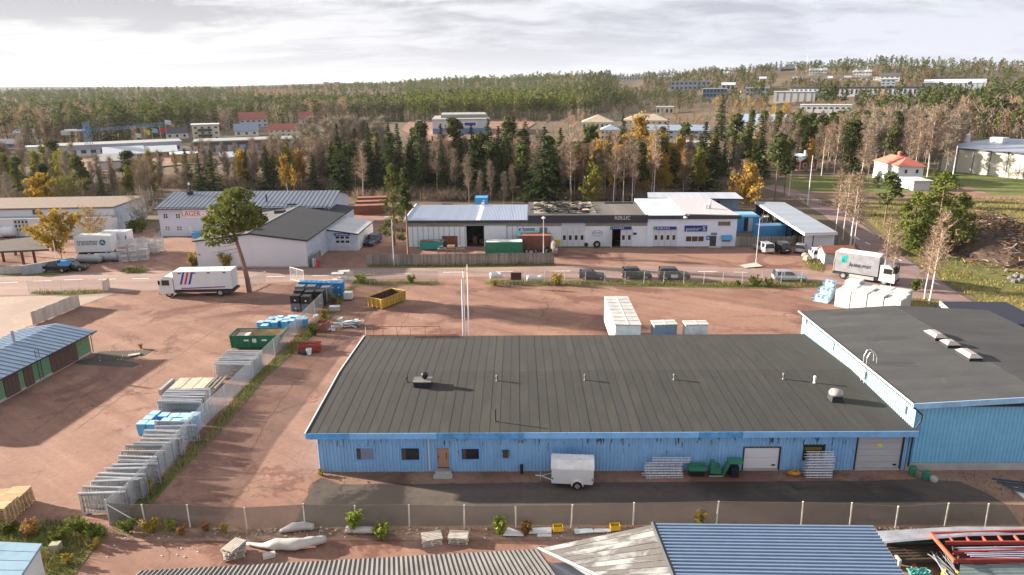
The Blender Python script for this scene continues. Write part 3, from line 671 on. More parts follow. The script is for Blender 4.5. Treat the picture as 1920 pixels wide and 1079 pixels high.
# white workshop row (middle of the picture)
fr=frame_px((765,464),(1378,462.5));WR=fr.W
def RX(a,b,c,d):return PX(a,b,c,d,fr)
rol=thing('workshop_row','long white workshop row with folding gates and a partly broken black roof','workshop',fr.O,fr.ang)
xs1=fr.front(990,440)[0];xs2=fr.front(1213,440)[0]
Z1=4.45;Z2=5.0
ho=[RX(874,424,908,463),RX(1147,431,1164,463)];ho=[(h[0],h[1],-.02,h[3])for h in ho]
ga=RX(1053,418,1096.5,463);gb2=RX(1225,431,1268,463);gc=RX(1164,431,1185,463)
wl3=[RX(1285,442.5,1320,454.5),RX(1345,414.5,1370.5,425.5),RX(1353,443,1370,454.5)];dr=RX(1331,443,1342,463);dr=(dr[0],dr[1],0,dr[3])
gatesh=[(h[0],h[1],-.02,h[3])for h in(ga,gb2,gc)]
H_=ho+gatesh+wl3+[dr]
lowH=[h for h in H_ if h[0]<xs2];hiH=[(h[0]-xs2,h[1]-xs2,h[2],h[3])for h in H_ if h[0]>=xs2]
zw=fr.front(820,426)[1]
wm=mat('white_workshop_wall',(.70,.71,.75),.6,var=.05,scale=.5,dirt=((.52,.52,.52),.6,.85,.6))
w1=part(holed_wall(MB(),xs2,zw,lowH,.25,z0=-.02),'wall',wm,rol)
part(ribs(MB(),xs1,zw,lowH,.9,.03,wid=.06),'wall_joint',mat('joint_grey',(.45,.46,.5),.7),w1,(0,-.002,0))
part(holed_wall(MB(),xs2,Z1-.1,[h for h in lowH if h[3]>zw],.22,z0=zw),'frieze',mat('grey_timber_band',(.27,.245,.21),.85,var=.3,scale=1.5,streak=(.4,1,3)),rol)
w2=part(holed_wall(MB(),WR-xs2,Z2-.1,hiH,.25,z0=-.02),'wall',mat('blue_white_wall',(.68,.72,.82),.6,var=.05),rol,(xs2,-.1,0))
DR=13.4;DM=15.2
part(MB().b6(0,.25,.26,DR,0,Z1-.1),'wall',wm,rol);part(MB().b6(.25,WR,DR-.3,DR,0,Z1-.1),'wall',wm,rol);part(MB().b6(WR-.25,WR,.16,DR-.3,0,Z2-.1),'wall',wm,rol)
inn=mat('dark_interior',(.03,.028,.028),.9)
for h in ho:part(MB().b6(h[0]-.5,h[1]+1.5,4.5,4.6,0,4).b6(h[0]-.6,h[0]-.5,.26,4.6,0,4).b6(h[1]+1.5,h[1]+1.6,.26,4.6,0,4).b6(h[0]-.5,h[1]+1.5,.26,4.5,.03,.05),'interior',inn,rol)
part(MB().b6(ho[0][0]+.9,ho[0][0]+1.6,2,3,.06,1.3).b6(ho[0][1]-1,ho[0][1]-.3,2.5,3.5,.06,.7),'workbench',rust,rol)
def plankband(x0,x1,y,z0,z1,n,m,name='fascia_board'):
 for i in range(n):part(MB().b6(x0,x1,y-.04,y-.003,z0+(z1-z0)*i/n+.012,z0+(z1-z0)*(i+1)/n-.012),name,m,rol)
zf1=fr.front(820,414)[1];zf2=fr.front(1080,404)[1]
plankband(-.15,xs1,-.25,zf1-.42,zf1,2,trimdk)
plankband(xs1+.01,xs2,-.28,Z1-.30,zf2,5,trimdk);plankband(xs2+.01,WR+.6,-.36,Z2-.25,Z2+.36,3,trimdk)
part(MB().b6(-.15,xs1-.02,-.245,.3,zf1-.4,zf1-.05),'fascia_backing',darkm,rol);part(MB().b6(xs1,xs2,-.275,.3,Z1-.2,zf2-.05),'fascia_backing',darkm,rol);part(MB().b6(xs2,WR+.55,-.355,.3,Z2-.2,Z2+.3),'fascia_backing',darkm,rol)
zb=zf1+.5;yb=fr.top(890,385,zb)[1]
rmet=mat('pale_blue_roof_sheet',(.40,.46,.58),.35,.45,var=.06,rnd=.04)
lr=part(MB().slab([(-.2,-.25,zf1-.02),(xs1,-.25,zf1-.02),(xs1,yb,zb-.02),(-.2,yb,zb-.02)],.2),'roof',rmet,rol)
nn=26;pw=(xs1+.2)/nn
me=MB().corr((0,-.27,zf1+.01),(pw,-.27,zf1+.01),(pw,yb,zb+.01),(0,yb,zb+.01),3,.05,4).mesh('roof_panel',rmet);mew=MB().corr((0,-.27,zf1+.012),(pw,-.27,zf1+.012),(pw,yb,zb+.012),(0,yb,zb+.012),3,.05,4).mesh('roof_panel',cwhite)
for i in range(nn):link('roof_panel',mew if i==15 else me,lr,(-.2+i*pw,0,0))
part(MB().slab([(-.45,-.3,zf1+.25),(-.2,-.3,zf1+.25),(-.2,yb+.1,zb+.25),(-.45,yb+.1,zb+.25)],.5),'parapet',white,lr)
part(MB().b6(-.2+15.2*pw,-.2+15.8*pw,yb-.9,yb-.2,zb,zb+.45),'roof_vent',white,lr)
yb2=fr.top(1100,379,zf2-.1)[1]
mr_=part(MB().b6(xs1+.02,xs2,-.2,yb2,zf2-.4,zf2-.12),'roof',mat('torn_roof_felt',(.085,.078,.075),.9,var=.35,scale=1.2,bump=.5),rol)
xa=fr.top(1001,390,zf2)[0];xb_=fr.top(1097,390,zf2)[0];xc=fr.top(1108,378,zf2)[0]
tan=mat('bare_roof_board',(.36,.32,.26),.8,var=.12,scale=1)
yq=fr.top(1050,400,zf2)[1]
for i in range(8):
 a=xa+(xc-xa)*i/8;b=xa+(xc-xa)*(i+.97)/8
 part(MB().b6(a,b,yq,yb2-.2,zf2-.118,zf2-.07),'roof_board',tan,mr_)
rg_=random.Random(4);deb=MB();deb2=MB()
for i in range(210):
 x=rg_.uniform(xa+.3,xb_+.5);y=rg_.uniform(yq+.3,yb2-1.2);c=Vector((x,y,zf2+rg_.uniform(-.03,.2)))
 d3=deb if rg_.random()<.88 else deb2
 pts=[c+Vector((rg_.uniform(-1,1)*1.1,rg_.uniform(-1,1)*.7,rg_.uniform(-.08,.3)))for _ in range(4)]
 d3.face(pts);d3.face([p-Vector((0,0,.03))for p in reversed(pts)])
o_=part(deb,'torn_felt',mat('charred_felt',(.035,.033,.035),.9,var=.4,rnd=.2),mr_);o_['kind']='stuff'
o_=part(deb2,'torn_board',mat('pale_splinters',(.50,.38,.26),.8),mr_);o_['kind']='stuff'
xd=fr.top(1205,387,zf2)[0]
for i in range(7):
 a=xb_+.4+(xs2-xb_-.5)*i/7;b=xb_+.4+(xs2-xb_-.5)*(i+.985)/7
 part(MB().b6(a,b,-.2,yb2-2.5,zf2-.118,zf2-.10+.004*(i%2)),'felt_strip',mat('brown_grey_felt',(.135,.122,.112),.9,var=.15,rnd=.12),mr_)
part(MB().b6(xb_+4,xs2-.8,yb2-2.4,yb2-1.9,zf2-.1,zf2+.12),'felt_roll',nearblack,mr_)
zt2=Z2+.32;ybr=fr.top(1290,373,zt2+.3)[1]
xr0=fr.top(1190,374,zt2+.3)[0]
rw=part(MB().slab([(xs2-.3,-.1,zt2-.1),(WR+.3,-.1,zt2-.1),(WR-.8,ybr,zt2+.2),(xr0,ybr,zt2+.2)],.3),'roof',mat('white_membrane',(.46,.50,.58),.5,var=.06,scale=.3),rol)
for(a,b,al,be)in((0,.42,0,.45),(.42,1,.45,1)):
 q=[Vector((xs2-.3,-.1,zt2)).lerp(Vector((WR+.3,-.1,zt2)),a),Vector((xs2-.3,-.1,zt2)).lerp(Vector((WR+.3,-.1,zt2)),b),Vector((xr0,ybr,zt2+.3)).lerp(Vector((WR-.8,ybr,zt2+.3)),be),Vector((xr0,ybr,zt2+.3)).lerp(Vector((WR-.8,ybr,zt2+.3)),al)]
 if a:q[0].z+=.25;q[3].z+=.25
 part(MB().slab([v+Vector((0,0,.05))for v in q],.14),'roof_membrane',mat('white_membrane')if not a else mat('cream_membrane',(.50,.47,.48),.5,var=.08),rw)
cx,cy=fr.top(1331,392,zt2+.2)
part(MB().tube((cx,cy,zt2+.2),(cx,cy,zt2+1.7),.2,n=8),'chimney',white,rw);part(MB().tube((cx-.75,cy-.1,zt2+.2),(cx-.75,cy-.1,zt2+1.0),.28,n=8),'chimney',white,rw)
def gate(h,n,y,m,hz=(.17,.36)):
 wf=(h[1]-h[0])/n;g0=part(MB().b6(h[0]-.1,h[1]+.1,y-.03,y+.24,h[3]-.02,h[3]+.16),'folding_gate',m,rol)
 for i in range(n):
  a=h[0]+i*wf;lf_=part(MB().b6(a+.02,a+wf-.02,y+.06,y+.12,.02,h[3]-.04),'gate_leaf',m,g0)
  H2=h[3];c=a+wf/2
  part(MB().b6(c-.23,c+.23,y+.045,y+.058,1.15,1.95),'pane',glass,g0)
gm=mat('gate_grey_white',(.60,.60,.64),.6,var=.04)
gate(ga,4,0,gm);gate(gb2,4,-.1,gm);gate(gc,2,0,gm)
part(MB().box((ho[1][0]-.12,-.75,1.55),(.06,1.4,3.0)),'gate_leaf',gm,rol,label='gate leaf swung open')
sl0=RX(908,424,949,463);part(MB().b6(sl0[0]+.02,sl0[1],-.12,-.05,.05,sl0[3]),'sliding_door',mat('white_sheet_door',(.72,.73,.77),.55,var=.03),rol)
part(MB().b6(ho[0][0]-.3,sl0[1]+.2,-.2,-.03,ho[0][3]+.02,ho[0][3]+.16),'door_rail',grmetal,rol)
h=wl3[0];window(rol,h[0],h[1],h[2],h[3],-.1,cwhite,mat('brown_grey_glass',(.06,.05,.035),.2,spec=.5),nx=3,fw=.12,proud=.05)
h=wl3[1];window(rol,h[0],h[1],h[2],h[3],-.1,cwhite,mat('boarded_brown',(.16,.12,.11),.7),fw=.14,proud=.04)
h=wl3[2];w=window(rol,h[0],h[1],h[2],h[3],-.1,cwhite,glass,fw=.1,proud=.04)
part(MB().hexa([(h[0]-.1,-.75,h[3]-.65),(h[1]+.1,-.75,h[3]-.65),(h[1]+.1,-.16,h[3]-.1),(h[0]-.1,-.16,h[3]-.1),(h[0]-.1,-.75,h[3]-.55),(h[1]+.1,-.75,h[3]-.55),(h[1]+.1,-.16,h[3]+.15),(h[0]-.1,-.16,h[3]+.15)]),'awning',contblue,w)
part(MB().b6(dr[0]+.05,dr[1]-.05,.0,.06,.05,dr[3]-.05),'door',mat('dark_glass_door',(.055,.045,.045),.3,spec=.5),rol);part(MB().b6(dr[0]-.3,dr[1]+.6,-1.3,-.15,0,.1),'door_slab',concrete,rol)
def sign(a,b,c,d,y,m,txt=None,tm=cwhite,th=.5,x0=.1,x1=.9,name='sign',end=None,**kw):
 h=RX(a,b,c,d);s_=part(MB().b6(h[0],h[1],y-.08,y,h[2],h[3]),name,m,rol)
 if end:part(MB().b6(h[0]-.02,h[0]+(h[1]-h[0])*.1,y-.09,y-.082,h[2]-.02,h[3]+.02),'sign_end',end,s_)
 if txt:letters(txt,1,tm,s_,h[0]+(h[1]-h[0])*x0,y-.085,h[2]+(h[3]-h[2])*(1-th)/2,width=(h[1]-h[0])*(x1-x0),height=(h[3]-h[2])*th,**kw)
 elif txt is None and end:
  rr=random.Random(int(a));mb=MB();x=h[0]+(h[1]-h[0])*.14
  while x<h[0]+(h[1]-h[0])*.66:
   wv=rr.uniform(.10,.2);mb.b6(x,x+wv,y-.09,y-.082,h[2]+(h[3]-h[2])*.35,h[2]+(h[3]-h[2])*.68);x+=wv+rr.choice((.05,.05,.05,.14))
  part(mb,'lettering',cwhite,s_)
 return s_
sign(1144,425.5,1184,431,-.03,navy,None,end=green);sign(1225.5,425.5,1268,431,-.13,navy,None,end=green);sign(1187,437,1193.5,441,-.02,navy)
sp_=sign(1283.5,423.5,1325,434.5,-.13,navy)
h=RX(1286,426,1309,433);letters('point',1,cwhite,sp_,h[0],-.22,h[2]-.12,width=h[1]-h[0],height=(h[3]-h[2])*1.0,shear=.18)
h=RX(1310,427,1314,431);part(MB().box(((h[0]+h[1])/2,-.222,(h[2]+h[3])/2),(.2,.02,.2)),'sign_dot',mat('sign_cyan',(.12,.5,.75),.5),sp_)
h=RX(1315.5,423.5,1323.5,434);
part(MB().rings([[(((h[0]+h[1])/2)+.52*math.cos(t),-.215+yy,(h[2]+h[3])/2+.52*math.sin(t))for t in np.linspace(0,2*math.pi,17)[:-1]]for yy in(0,-.02)]),'sign_disc',navy,sp_)
letters('S',1,cwhite,sp_,h[0]+.12,-.245,h[2]+.12,width=h[1]-h[0]-.24,height=h[3]-h[2]-.26)
sq=sign(1324,442.5,1330.5,450.5,-.12,mat('sign_blue',(.06,.12,.42),.5));h=RX(1324,442.5,1330.5,450.5);part(MB().box(((h[0]+h[1])/2,-.21,(h[2]+h[3])/2),(.22,.02,.3)).box(((h[0]+h[1])/2-.1,-.21,(h[2]+h[3])/2),(.2,.02,.14)),'sign_arrow',cwhite,sq)
sign(1333,437,1343.5,441,-.12,navy,None,end=green)
ov=sign(1109,431.5,1131,444,-.01,cwhite);h=RX(1110.5,432.5,1129.5,443);cx,cz=(h[0]+h[1])/2,(h[2]+h[3])/2;rx,rz_=(h[1]-h[0])/2,(h[3]-h[2])/2
part(MB().rings([[(cx+rx*k*math.cos(t),-.1,cz+rz_*k*math.sin(t))for t in np.linspace(0,2*math.pi,25)[:-1]]for k in(1,.84)],cap=False),'sign_ring',mat('sign_violet',(.22,.24,.50),.5),ov)
mbs=MB();[mbs.b6(cx-.55+.2*i,cx-.55+.2*i+.14,-.1,-.095,cz-.1+.05*(i%2),cz+.14)for i in range(6)];part(mbs,'lettering',mat('sign_violet'),ov)
sign(973,429,1002.5,433.4,-.02,navy,'MICHELIN',x0=.30,x1=.95,th=.6)
h=RX(974,429,982,433.4);part(MB().prism([],0,0)if False else MB().box((h[0]+.42,-.112,h[2]+.16),(.5,.02,.2)).box((h[0]+.35,-.112,h[2]+.3),(.22,.02,.18)),'sign_figure',cwhite,rol)
h=RX(1011.5,427,1026,440);window(rol,h[0],h[1],h[2],h[3],-.12,grmetal,mat('blue_grey_shutter',(.16,.20,.25),.5),nx=2,fw=.06)
zt_=fr.front(1170,412)[1];h=RX(1152.5,405.2,1181,412);letters('R\u00d8LLIC',1,cwhite,rol,h[0],-.33,h[2],width=h[1]-h[0],height=h[3]-h[2])
h=RX(1280,404,1287,409);part(MB().lathe([(.15,0),(.35,.1),(.35,.25),(.1,.35)],10,((h[0]+h[1])/2,-.75,h[2])),'wall_lamp',cwhite,rol)
h=RX(970,434,1007,441);part(MB().hexa([(h[0],-1.3,h[2]),(h[1],-1.3,h[2]),(h[1],-.06,h[2]),(h[0],-.06,h[2]),(h[0],-1.3,h[2]+.12),(h[1],-1.3,h[2]+.12),(h[1],-.06,h[3]+.1),(h[0],-.06,h[3]+.1)]),'canopy',mat('turquoise_sheet',(.22,.55,.56),.5),rol)
# hall behind the workshop row
zq=4.8
P=[at(1215,371.5,zq-.5),at(1395,373.5,zq-.5),at(1379,361.5,zq+.2),at(1214,361.5,zq+.2)];o=Vector((P[0].x,P[0].y,0))
rh=thing('rear_hall','hall with a pale ribbed metal roof behind the right end of the workshop','hall',o)
L0=[p-o for p in P]
r_=part(MB().slab([v-Vector((0,0,.06))for v in L0],.2),'roof',darkm,rh)
for i in range(12):
 a,b=i/12,(i+.985)/12;q=[L0[0].lerp(L0[1],a),L0[0].lerp(L0[1],b),L0[3].lerp(L0[2],b),L0[3].lerp(L0[2],a)]
 part(MB().slab(q,.05),'roof_panel',mat('pale_grey_roof_sheet',(.52,.54,.60),.4,.3,var=.05,rnd=.08),r_)
wq=MB();Wq=L0[1].x-.3;holed_wall(wq,Wq,zq-.8,[(Wq*.62,Wq*.8,-.02,3.4)],.2,x0=.4)
part(wq,'wall',mat('slate_blue_wall',(.20,.27,.36),.6),rh,(0,.5,0));part(MB().b6(.4,Wq,L0[2].y-.6,L0[2].y-.4,0,zq-.6),'wall',darkm,rh)
part(MB().b6(Wq-.2,Wq,.71,L0[2].y-.61,0,zq-.7),'wall',mat('slate_blue_wall'),rh);part(MB().b6(.4,.6,.71,L0[2].y-.61,0,zq-.7),'wall',mat('slate_blue_wall'),rh)
# long low shed with pale roof, right
zs=3.3
P=[at(1509,438,zs),at(1571,436.5,zs),at(1471,380,zs),at(1416,378.5,zs)];o=Vector((P[0].x,P[0].y,0));L0=[p-o for p in P]
sh=thing('storage_shed','long low storage shed with a pale flat roof and open black side','shed',o)
r_=part(MB().slab([v-Vector((0,0,.08))for v in L0],.35),'roof',white,sh)
for i in range(14):
 a,b=i/14,(i+.985)/14;q=[L0[0].lerp(L0[3],a),L0[1].lerp(L0[2],a),L0[1].lerp(L0[2],b),L0[0].lerp(L0[3],b)]
 part(MB().slab(q,.07),'roof_panel',mat('pale_blue_grey_roof',(.30,.33,.39),.6,.1,var=.07,rnd=.06),r_)
cc=sum(L0,Vector())/4;q=[v.lerp(cc,.05)for v in L0]
def wallseg(parent,a,b,z0,z1,m,t=.15,name='wall'):
 d=(b-a);n=Vector((-d.y,d.x,0)).normalized()*t
 return part(MB().prism([tuple(a[:2]),tuple(b[:2]),tuple((b+n)[:2]),tuple((a+n)[:2])],z0,z1),name,m,parent)
wallseg(sh,q[0],q[1],0,zs-.36,greyw);wallseg(sh,q[1],q[2],0,zs-.36,mat('black_boards',(.03,.028,.028),.8));wallseg(sh,q[2],q[3],0,zs-.36,mat('black_boards'))
wallseg(sh,q[3].lerp(q[1],.25),q[0].lerp(q[1],.3),0,zs-.36,mat('black_boards'))
for i in range(11):
 c=q[3].lerp(q[0],i/10);part(MB().box((c.x,c.y,(zs-.36)/2),(.22,.22,zs-.37)),'post',mat('black_boards'),sh)
for i in range(4):c=q[3].lerp(q[0],.12+.23*i);part(MB().box((c.x+1.0,c.y,.7),(1.4,1.2,1.4)),'stored_box',wood if i%2 else grmetal,sh)
# LAGER building
fl=frame_px((303,444),(470,442.5));HL=fl.front(292,391)[1]-.1;WL=fl.front(617,400)[0]
lag=thing('storage_building','two storey lavender grey building with a seamed metal gable roof and white sign','building',fl.O,fl.ang)
zR=HL+1.9;yR=fl.top(400,360,zR)[1];xR1=fl.top(632,356,zR)[0];DL=yR*2;yB=DL
hw=[PX(305,401,316,411,fl),PX(328,401,339,411,fl),PX(308,424.5,320,434,fl),PX(330,424.5,343,434,fl),PX(353.5,426,361,442,fl),PX(381,408,400,442,fl)]
part(holed_wall(MB(),WL,HL,hw,.25),'wall',lavend,lag);part(MB().b6(0,.25,.26,DL,0,HL),'wall',lavend,lag);part(MB().b6(WL-.25,WL,.26,DL,0,HL),'wall',lavend,lag);part(MB().b6(.26,WL-.26,DL-.25,DL,0,HL),'wall',lavend,lag)
for x in(.01,WL-.26):part(MB().rings([[(xx,y,z)for y,z in((.02,HL+.01),(DL-.02,HL+.01),(yR,zR-.15))]for xx in(x,x+.25)]),'gable',lavend,lag)
for h in hw[:4]:window(lag,h[0],h[1],h[2],h[3],0,cwhite,glass if h[2]>3 else glassb,nx=2,nz=2,fw=.09,proud=.05)
part(MB().b6(hw[4][0],hw[4][1],.05,.12,.05,hw[4][3]),'door',cwhite,lag);part(MB().b6(hw[5][0],hw[5][1],.08,.14,.05,hw[5][3]),'door',mat('grey_beige_door',(.36,.32,.30),.6),lag)
rmt=mat('blue_grey_seamed_roof',(.19,.215,.27),.45,.35,var=.07,rnd=.05)
lr2=part(MB().rings([[(x,y,z)for y,z in((-.5,HL-.14),(-.5,HL-.02),(yR,zR-.02),(DL+.5,HL-.02),(DL+.5,HL-.14),(yR,zR-.2))]for x in(-.55,WL+.4)]),'roof',darkm,lag)
nn=40;pw=(WL+.95)/nn
for(ya,za)in((-.52,HL),(DL+.52,HL)):
 me=MB().slab([(.01,ya,za),(pw-.01,ya,za),(pw-.01,yR,zR),(.01,yR,zR)],.03).slab([(-.018,ya,za+.06),(.018,ya,za+.06),(.018,yR,zR+.06),(-.018,yR,zR+.06)],.06).mesh('roof_panel',rmt)
 for i in range(nn):link('roof_panel',me,lr2,(-.55+i*pw,0,.015))
part(MB().b6(-.6,WL+.4,-.66,-.53,HL-.12,HL+.02),'gutter',darkm,lr2);part(MB().b6(-.4,WL+.3,-.1,-.04,HL+.18,HL+.24),'snow_guard',darkm,lr2)
cx,cy=fl.top(357,362,zR);part(MB().box((cx,cy-.2,zR),(.9,.9,.6)).tube((cx,cy-.2,zR+.3),(cx,cy-.2,zR+1.5),.25,.18,8),'chimney',darkm,lr2);part(MB().tube((cx,cy-.2,zR+1.5),(cx,cy-.2,zR+1.9),.2,n=8),'chimney_cap',white,lr2)
cx,cy=fl.top(500,378,HL+.8);part(MB().tube((cx,cy,HL+.5),(cx,cy,HL+2.1),.16,n=8),'flue',darkm,lr2)
h=PX(339.5,394,415,409,fl);sg=part(MB().b6(h[0],h[1]+3,-.16,-.06,h[2],h[3]),'sign',cwhite,lag)
h=PX(341,396,393,406,fl);letters('LAGER - R',1,red,sg,h[0],-.17,h[2],width=h[1]-h[0]+.2,height=h[3]-h[2])
part(MB().box((fl.front(351,391)[0],-.3,HL-.2),(.5,.4,.2)),'wall_lamp',cwhite,lag)
part(MB().path([(-.3,.4,.4),(-.3,3,1.6),(-.3,5,1.6)],.06),'stair_rail',wood,lag);part(MB().hexa([(-1.3,.2,0),(-.2,.2,0),(-.2,4,0),(-1.3,4,0),(-1.3,.2,.1),(-.2,.2,.1),(-.2,4,1.1),(-1.3,4,1.1)]),'stair',wood,lag)
# black roofed hall with annex in front of it
fh=frame_px((372,503),(578,502));HW=fh.W
bh=thing('black_roofed_hall','wide pale hall with a black gable roof and a lean-to garage annex','hall',fh.O,fh.ang)
zl_=4.3;zr_=5.45;xr_=fh.front(467,437)[0]
D1=fh.top(662,389,zl_)[1];xq=fh.top(662,389,zl_)[0];
dyR=fh.top(570,377.5,zr_)
DD=(D1+dyR[1])/2
sk=(xq-HW)/D1
print('bh',HW,D1,xq,dyR,xr_)
def sx(x,y):return x+sk*y
pw_=mat('pale_violet_panel',(.60,.585,.635),.65,var=.04,scale=.4)
for i in range(4):
 a,b=HW*i/4,HW*(i+.997)/4
 def zt(x):return zl_-.12+(zr_-zl_)*(1-abs(x-xr_)/(xr_ if x<xr_ else HW-xr_))
 pts=[a]+([xr_]if a<xr_<b else[])+[b]
 poly=[(a,0),(b,0)]+[(x,zt(x))for x in reversed(pts)]
 part(MB().rings([[(x,y,z)for x,z in poly]for y in(0,.2)]),'wall_panel',pw_,bh)
part(MB().b6(.1,HW,-.03,-.004,0,.25),'plinth',concrete,bh)
part(MB().hexa([(HW-.2,.21,0),(HW,.21,0),(sx(HW,DD),DD,0),(sx(HW,DD)-.2,DD,0),(HW-.2,.21,zl_-.12),(HW,.21,zl_-.12),(sx(HW,DD),DD,zl_-.12),(sx(HW,DD)-.2,DD,zl_-.12)]),'wall',mat('blue_grey_wall',(.50,.54,.64),.65),bh)
part(MB().hexa([(0,.21,0),(.2,.21,0),(sx(.2,DD),DD,0),(sx(0,DD),DD,0),(0,.21,zl_-.12),(.2,.21,zl_-.12),(sx(.2,DD),DD,zl_-.12),(sx(0,DD),DD,zl_-.12)]),'wall',pw_,bh)
br=mat('charcoal_roof_felt',(.036,.038,.046),.8,var=.12,scale=.4,rnd=.06)
rf2=part(MB().rings([[(sx(x,y),y,z)for x,z in((-.3,zl_-.22),(-.3,zl_-.05),(xr_,zr_-.05),(HW+.3,zl_-.05),(HW+.3,zl_-.22),(xr_,zr_-.25))]for y in(-.25,DD+.3)]),'roof',nearblack,bh)
nn=20
for i in range(nn):
 for(xa_,xb2)in((-.32,xr_),(xr_,HW+.32)):
  y0_,y1_=-.25+(DD+.55)*i/nn,-.25+(DD+.55)*(i+.992)/nn;za=zl_ if xa_<0 else zr_;zb_=zr_ if xa_<0 else zl_
  part(MB().slab([(sx(xa_,y0_),y0_,za),(sx(xb2,y0_),y0_,zb_),(sx(xb2,y1_),y1_,zb_+.01),(sx(xa_,y1_),y1_,za+.01)],.05),'felt_strip',br if xa_>0 else mat('dull_roof_felt',(.11,.105,.105),.85,var=.15,rnd=.06),rf2)
for(px,py)in((468,429),(525,397),(548,384.5)):
 x,y=fh.top(px,py,zr_+.05);part(MB().box((x,y,zr_-.1),(1.6,1.5,.75)),'skylight',darkm,rf2)
part(MB().tube((sx(xr_,0)-.25,-.2,zr_+.05),(sx(xr_,DD)-.25,DD,zr_+.05),.07,n=5),'ridge_cap',white,rf2)
aA=at(612,471);aB=at(672,471);fx=Frame(aA,aB);zA=fx.front(612,431)[1];zB2=fx.front(672,439)[1];dA=fx.top(695,415,zB2)[1]
an=bh
def A2(x,y,z):return fh.loc(fx.world(x,y,z))
xa1=fx.W
dpx=PX(628,442,657.5,471,fx);wpx=PX(628,443.5,656.5,447.5,fx)
mb=MB();mb.rings([[A2(x,y,z)for x,z in((0,0),(xa1,0),(xa1,zB2-.1),(0,zA-.1))]for y in(0,.2)]);part(mb,'annex_wall',mat('blue_grey_wall'),bh)
part(MB().rings([[A2(x,y,z)for y,z in((.21,0),(dA,0),(dA,zB2-.1),(.21,zB2-.1))]for x in(xa1-.2,xa1)]),'annex_wall',mat('grey_white_wall',(.62,.62,.62),.7),bh)
mb=MB().slab([A2(-.9,-.2,zA+.2),A2(xa1+.2,-.2,zB2),A2(xa1+.2,dA+.2,zB2),A2(-.9,dA+.2,zA+.2)],.2);ar=part(mb,'annex_roof',darkm,bh)
for i in range(7):
 a=-.2+(dA+.4)*i/7;b=-.2+(dA+.4)*(i+.9)/7
 part(MB().slab([A2(-.9,a,zA+.25),A2(xa1+.2,a,zB2+.05),A2(xa1+.2,b,zB2+.05),A2(-.9,b,zA+.25)],.05),'roof_panel',mat('light_roof_panel',(.50,.49,.50),.6,var=.08,rnd=.06),ar)
x0,x1,z0,z1=dpx;gd=part(MB().rings([[A2(x,y,z)for x,z in((x0,0),(x1,0),(x1,z1),(x0,z1))]for y in(-.05,-.002)]),'garage_door',mat('door_silver',(.52,.53,.57),.5),bh)
for(zz,n)in((wpx[2]-.05,3),(z1*.52,3)):
 for i in range(n):
  a=x0+(x1-x0)*(i+.12)/n;b=x0+(x1-x0)*(i+.88)/n;part(MB().rings([[A2(x,y,z)for x,z in((a,zz),(b,zz),(b,zz+.38),(a,zz+.38))]for y in(-.075,-.052)]),'pane',glass,gd)
h=PX(627,438.3,656,442.7,fx);sg=part(MB().rings([[A2(x,y,z)for x,z in((h[0],h[2]),(h[1],h[2]),(h[1],h[3]),(h[0],h[3]))]for y in(-.1,-.055)]),'sign',navy,bh)
mbs=MB();rr=random.Random(2);x=h[0]+.3
while x<h[1]-.3:wv=rr.uniform(.08,.16);mbs.rings([[A2(q_,y,z)for q_,z in((x,h[2]+.14),(x+wv,h[2]+.14),(x+wv,h[3]-.12),(x,h[3]-.12))]for y in(-.115,-.102)]);x+=wv+.06
part(mbs,'lettering',cwhite,sg);part(MB().rings([[A2(x,y,z)for x,z in((h[0]-.15,h[2]-.05),(h[0]+.1,h[2]-.05),(h[0]+.1,h[3]+.05),(h[0]-.15,h[3]+.05))]for y in(-.118,-.102)]),'sign_end',green,sg)
# long white building at the left edge, canopy
fw_=frame_px((-160,448),(212,441));HWt=fw_.front(100,410)[1];zU=fw_.front(100,393,2.5)[1]
lw_=thing('long_white_building','long white industrial building with a gridded gate and brown flat roof','building',fw_.O,fw_.ang)
gd=PX(24,413,58,445,fw_);gd=(gd[0],gd[1],0,gd[3]);sw_=PX(60,394,73,403,fw_,2.5)
part(holed_wall(MB(),fw_.W,HWt,[gd],.25),'wall',white,lw_);part(MB().b6(0,fw_.W,.26,2.5,HWt-.3,HWt),'ledge',grmetal,lw_)
xe=fw_.front(212,395,2.5)[0];ye=16
part(MB().b6(0,xe,2.51,2.75,HWt-.3,zU),'upper_wall',white,lw_);part(MB().b6(xe-.25,xe,2.76,ye,0,zU),'wall',mat('grey_blue_side',(.40,.45,.54),.7),lw_);part(MB().b6(0,xe-.26,ye-.2,ye,0,zU),'wall',white,lw_)
part(MB().b6(fw_.W-.25,fw_.W,.26,2.5,0,HWt-.31),'wall',white,lw_)
rr_=part(MB().b6(-.2,xe+.2,2.3,ye+.3,zU+.01,zU+.3),'roof',mat('brown_roof_felt',(.20,.15,.12),.9,var=.2),lw_)
for i in range(4):
 for j in range(3):
  a=gd[0]+(gd[1]-gd[0])*i/4;b=gd[0]+(gd[1]-gd[0])*(i+1)/4;c=.9+(gd[3]-1.0)*j/3;d=.9+(gd[3]-1.0)*(j+1)/3
  window(lw_,a+.03,b-.03,c+.03,d-.03,.05,white,glass,fw=.09,proud=.03)
part(MB().b6(gd[0]+.02,gd[1]-.02,.08,.2,.02,.9),'gate_panel',greyw,lw_)
window(lw_,sw_[0],sw_[1],sw_[2],sw_[3],2.45,grmetal,glass,fw=.1)
zc=2.9
P=[at(-60,476,zc),at(92,469,zc),at(60,446,zc),at(-60,460,zc)];o=Vector((P[1].x,P[1].y,0));L0=[p-o for p in P]
cn=thing('timber_canopy','open timber canopy on red brown posts with a dark flat roof','canopy',o)
part(MB().slab([v+Vector((0,0,.1))for v in L0],.3),'roof',mat('brown_black_felt',(.075,.065,.055),.9,var=.2),cn)
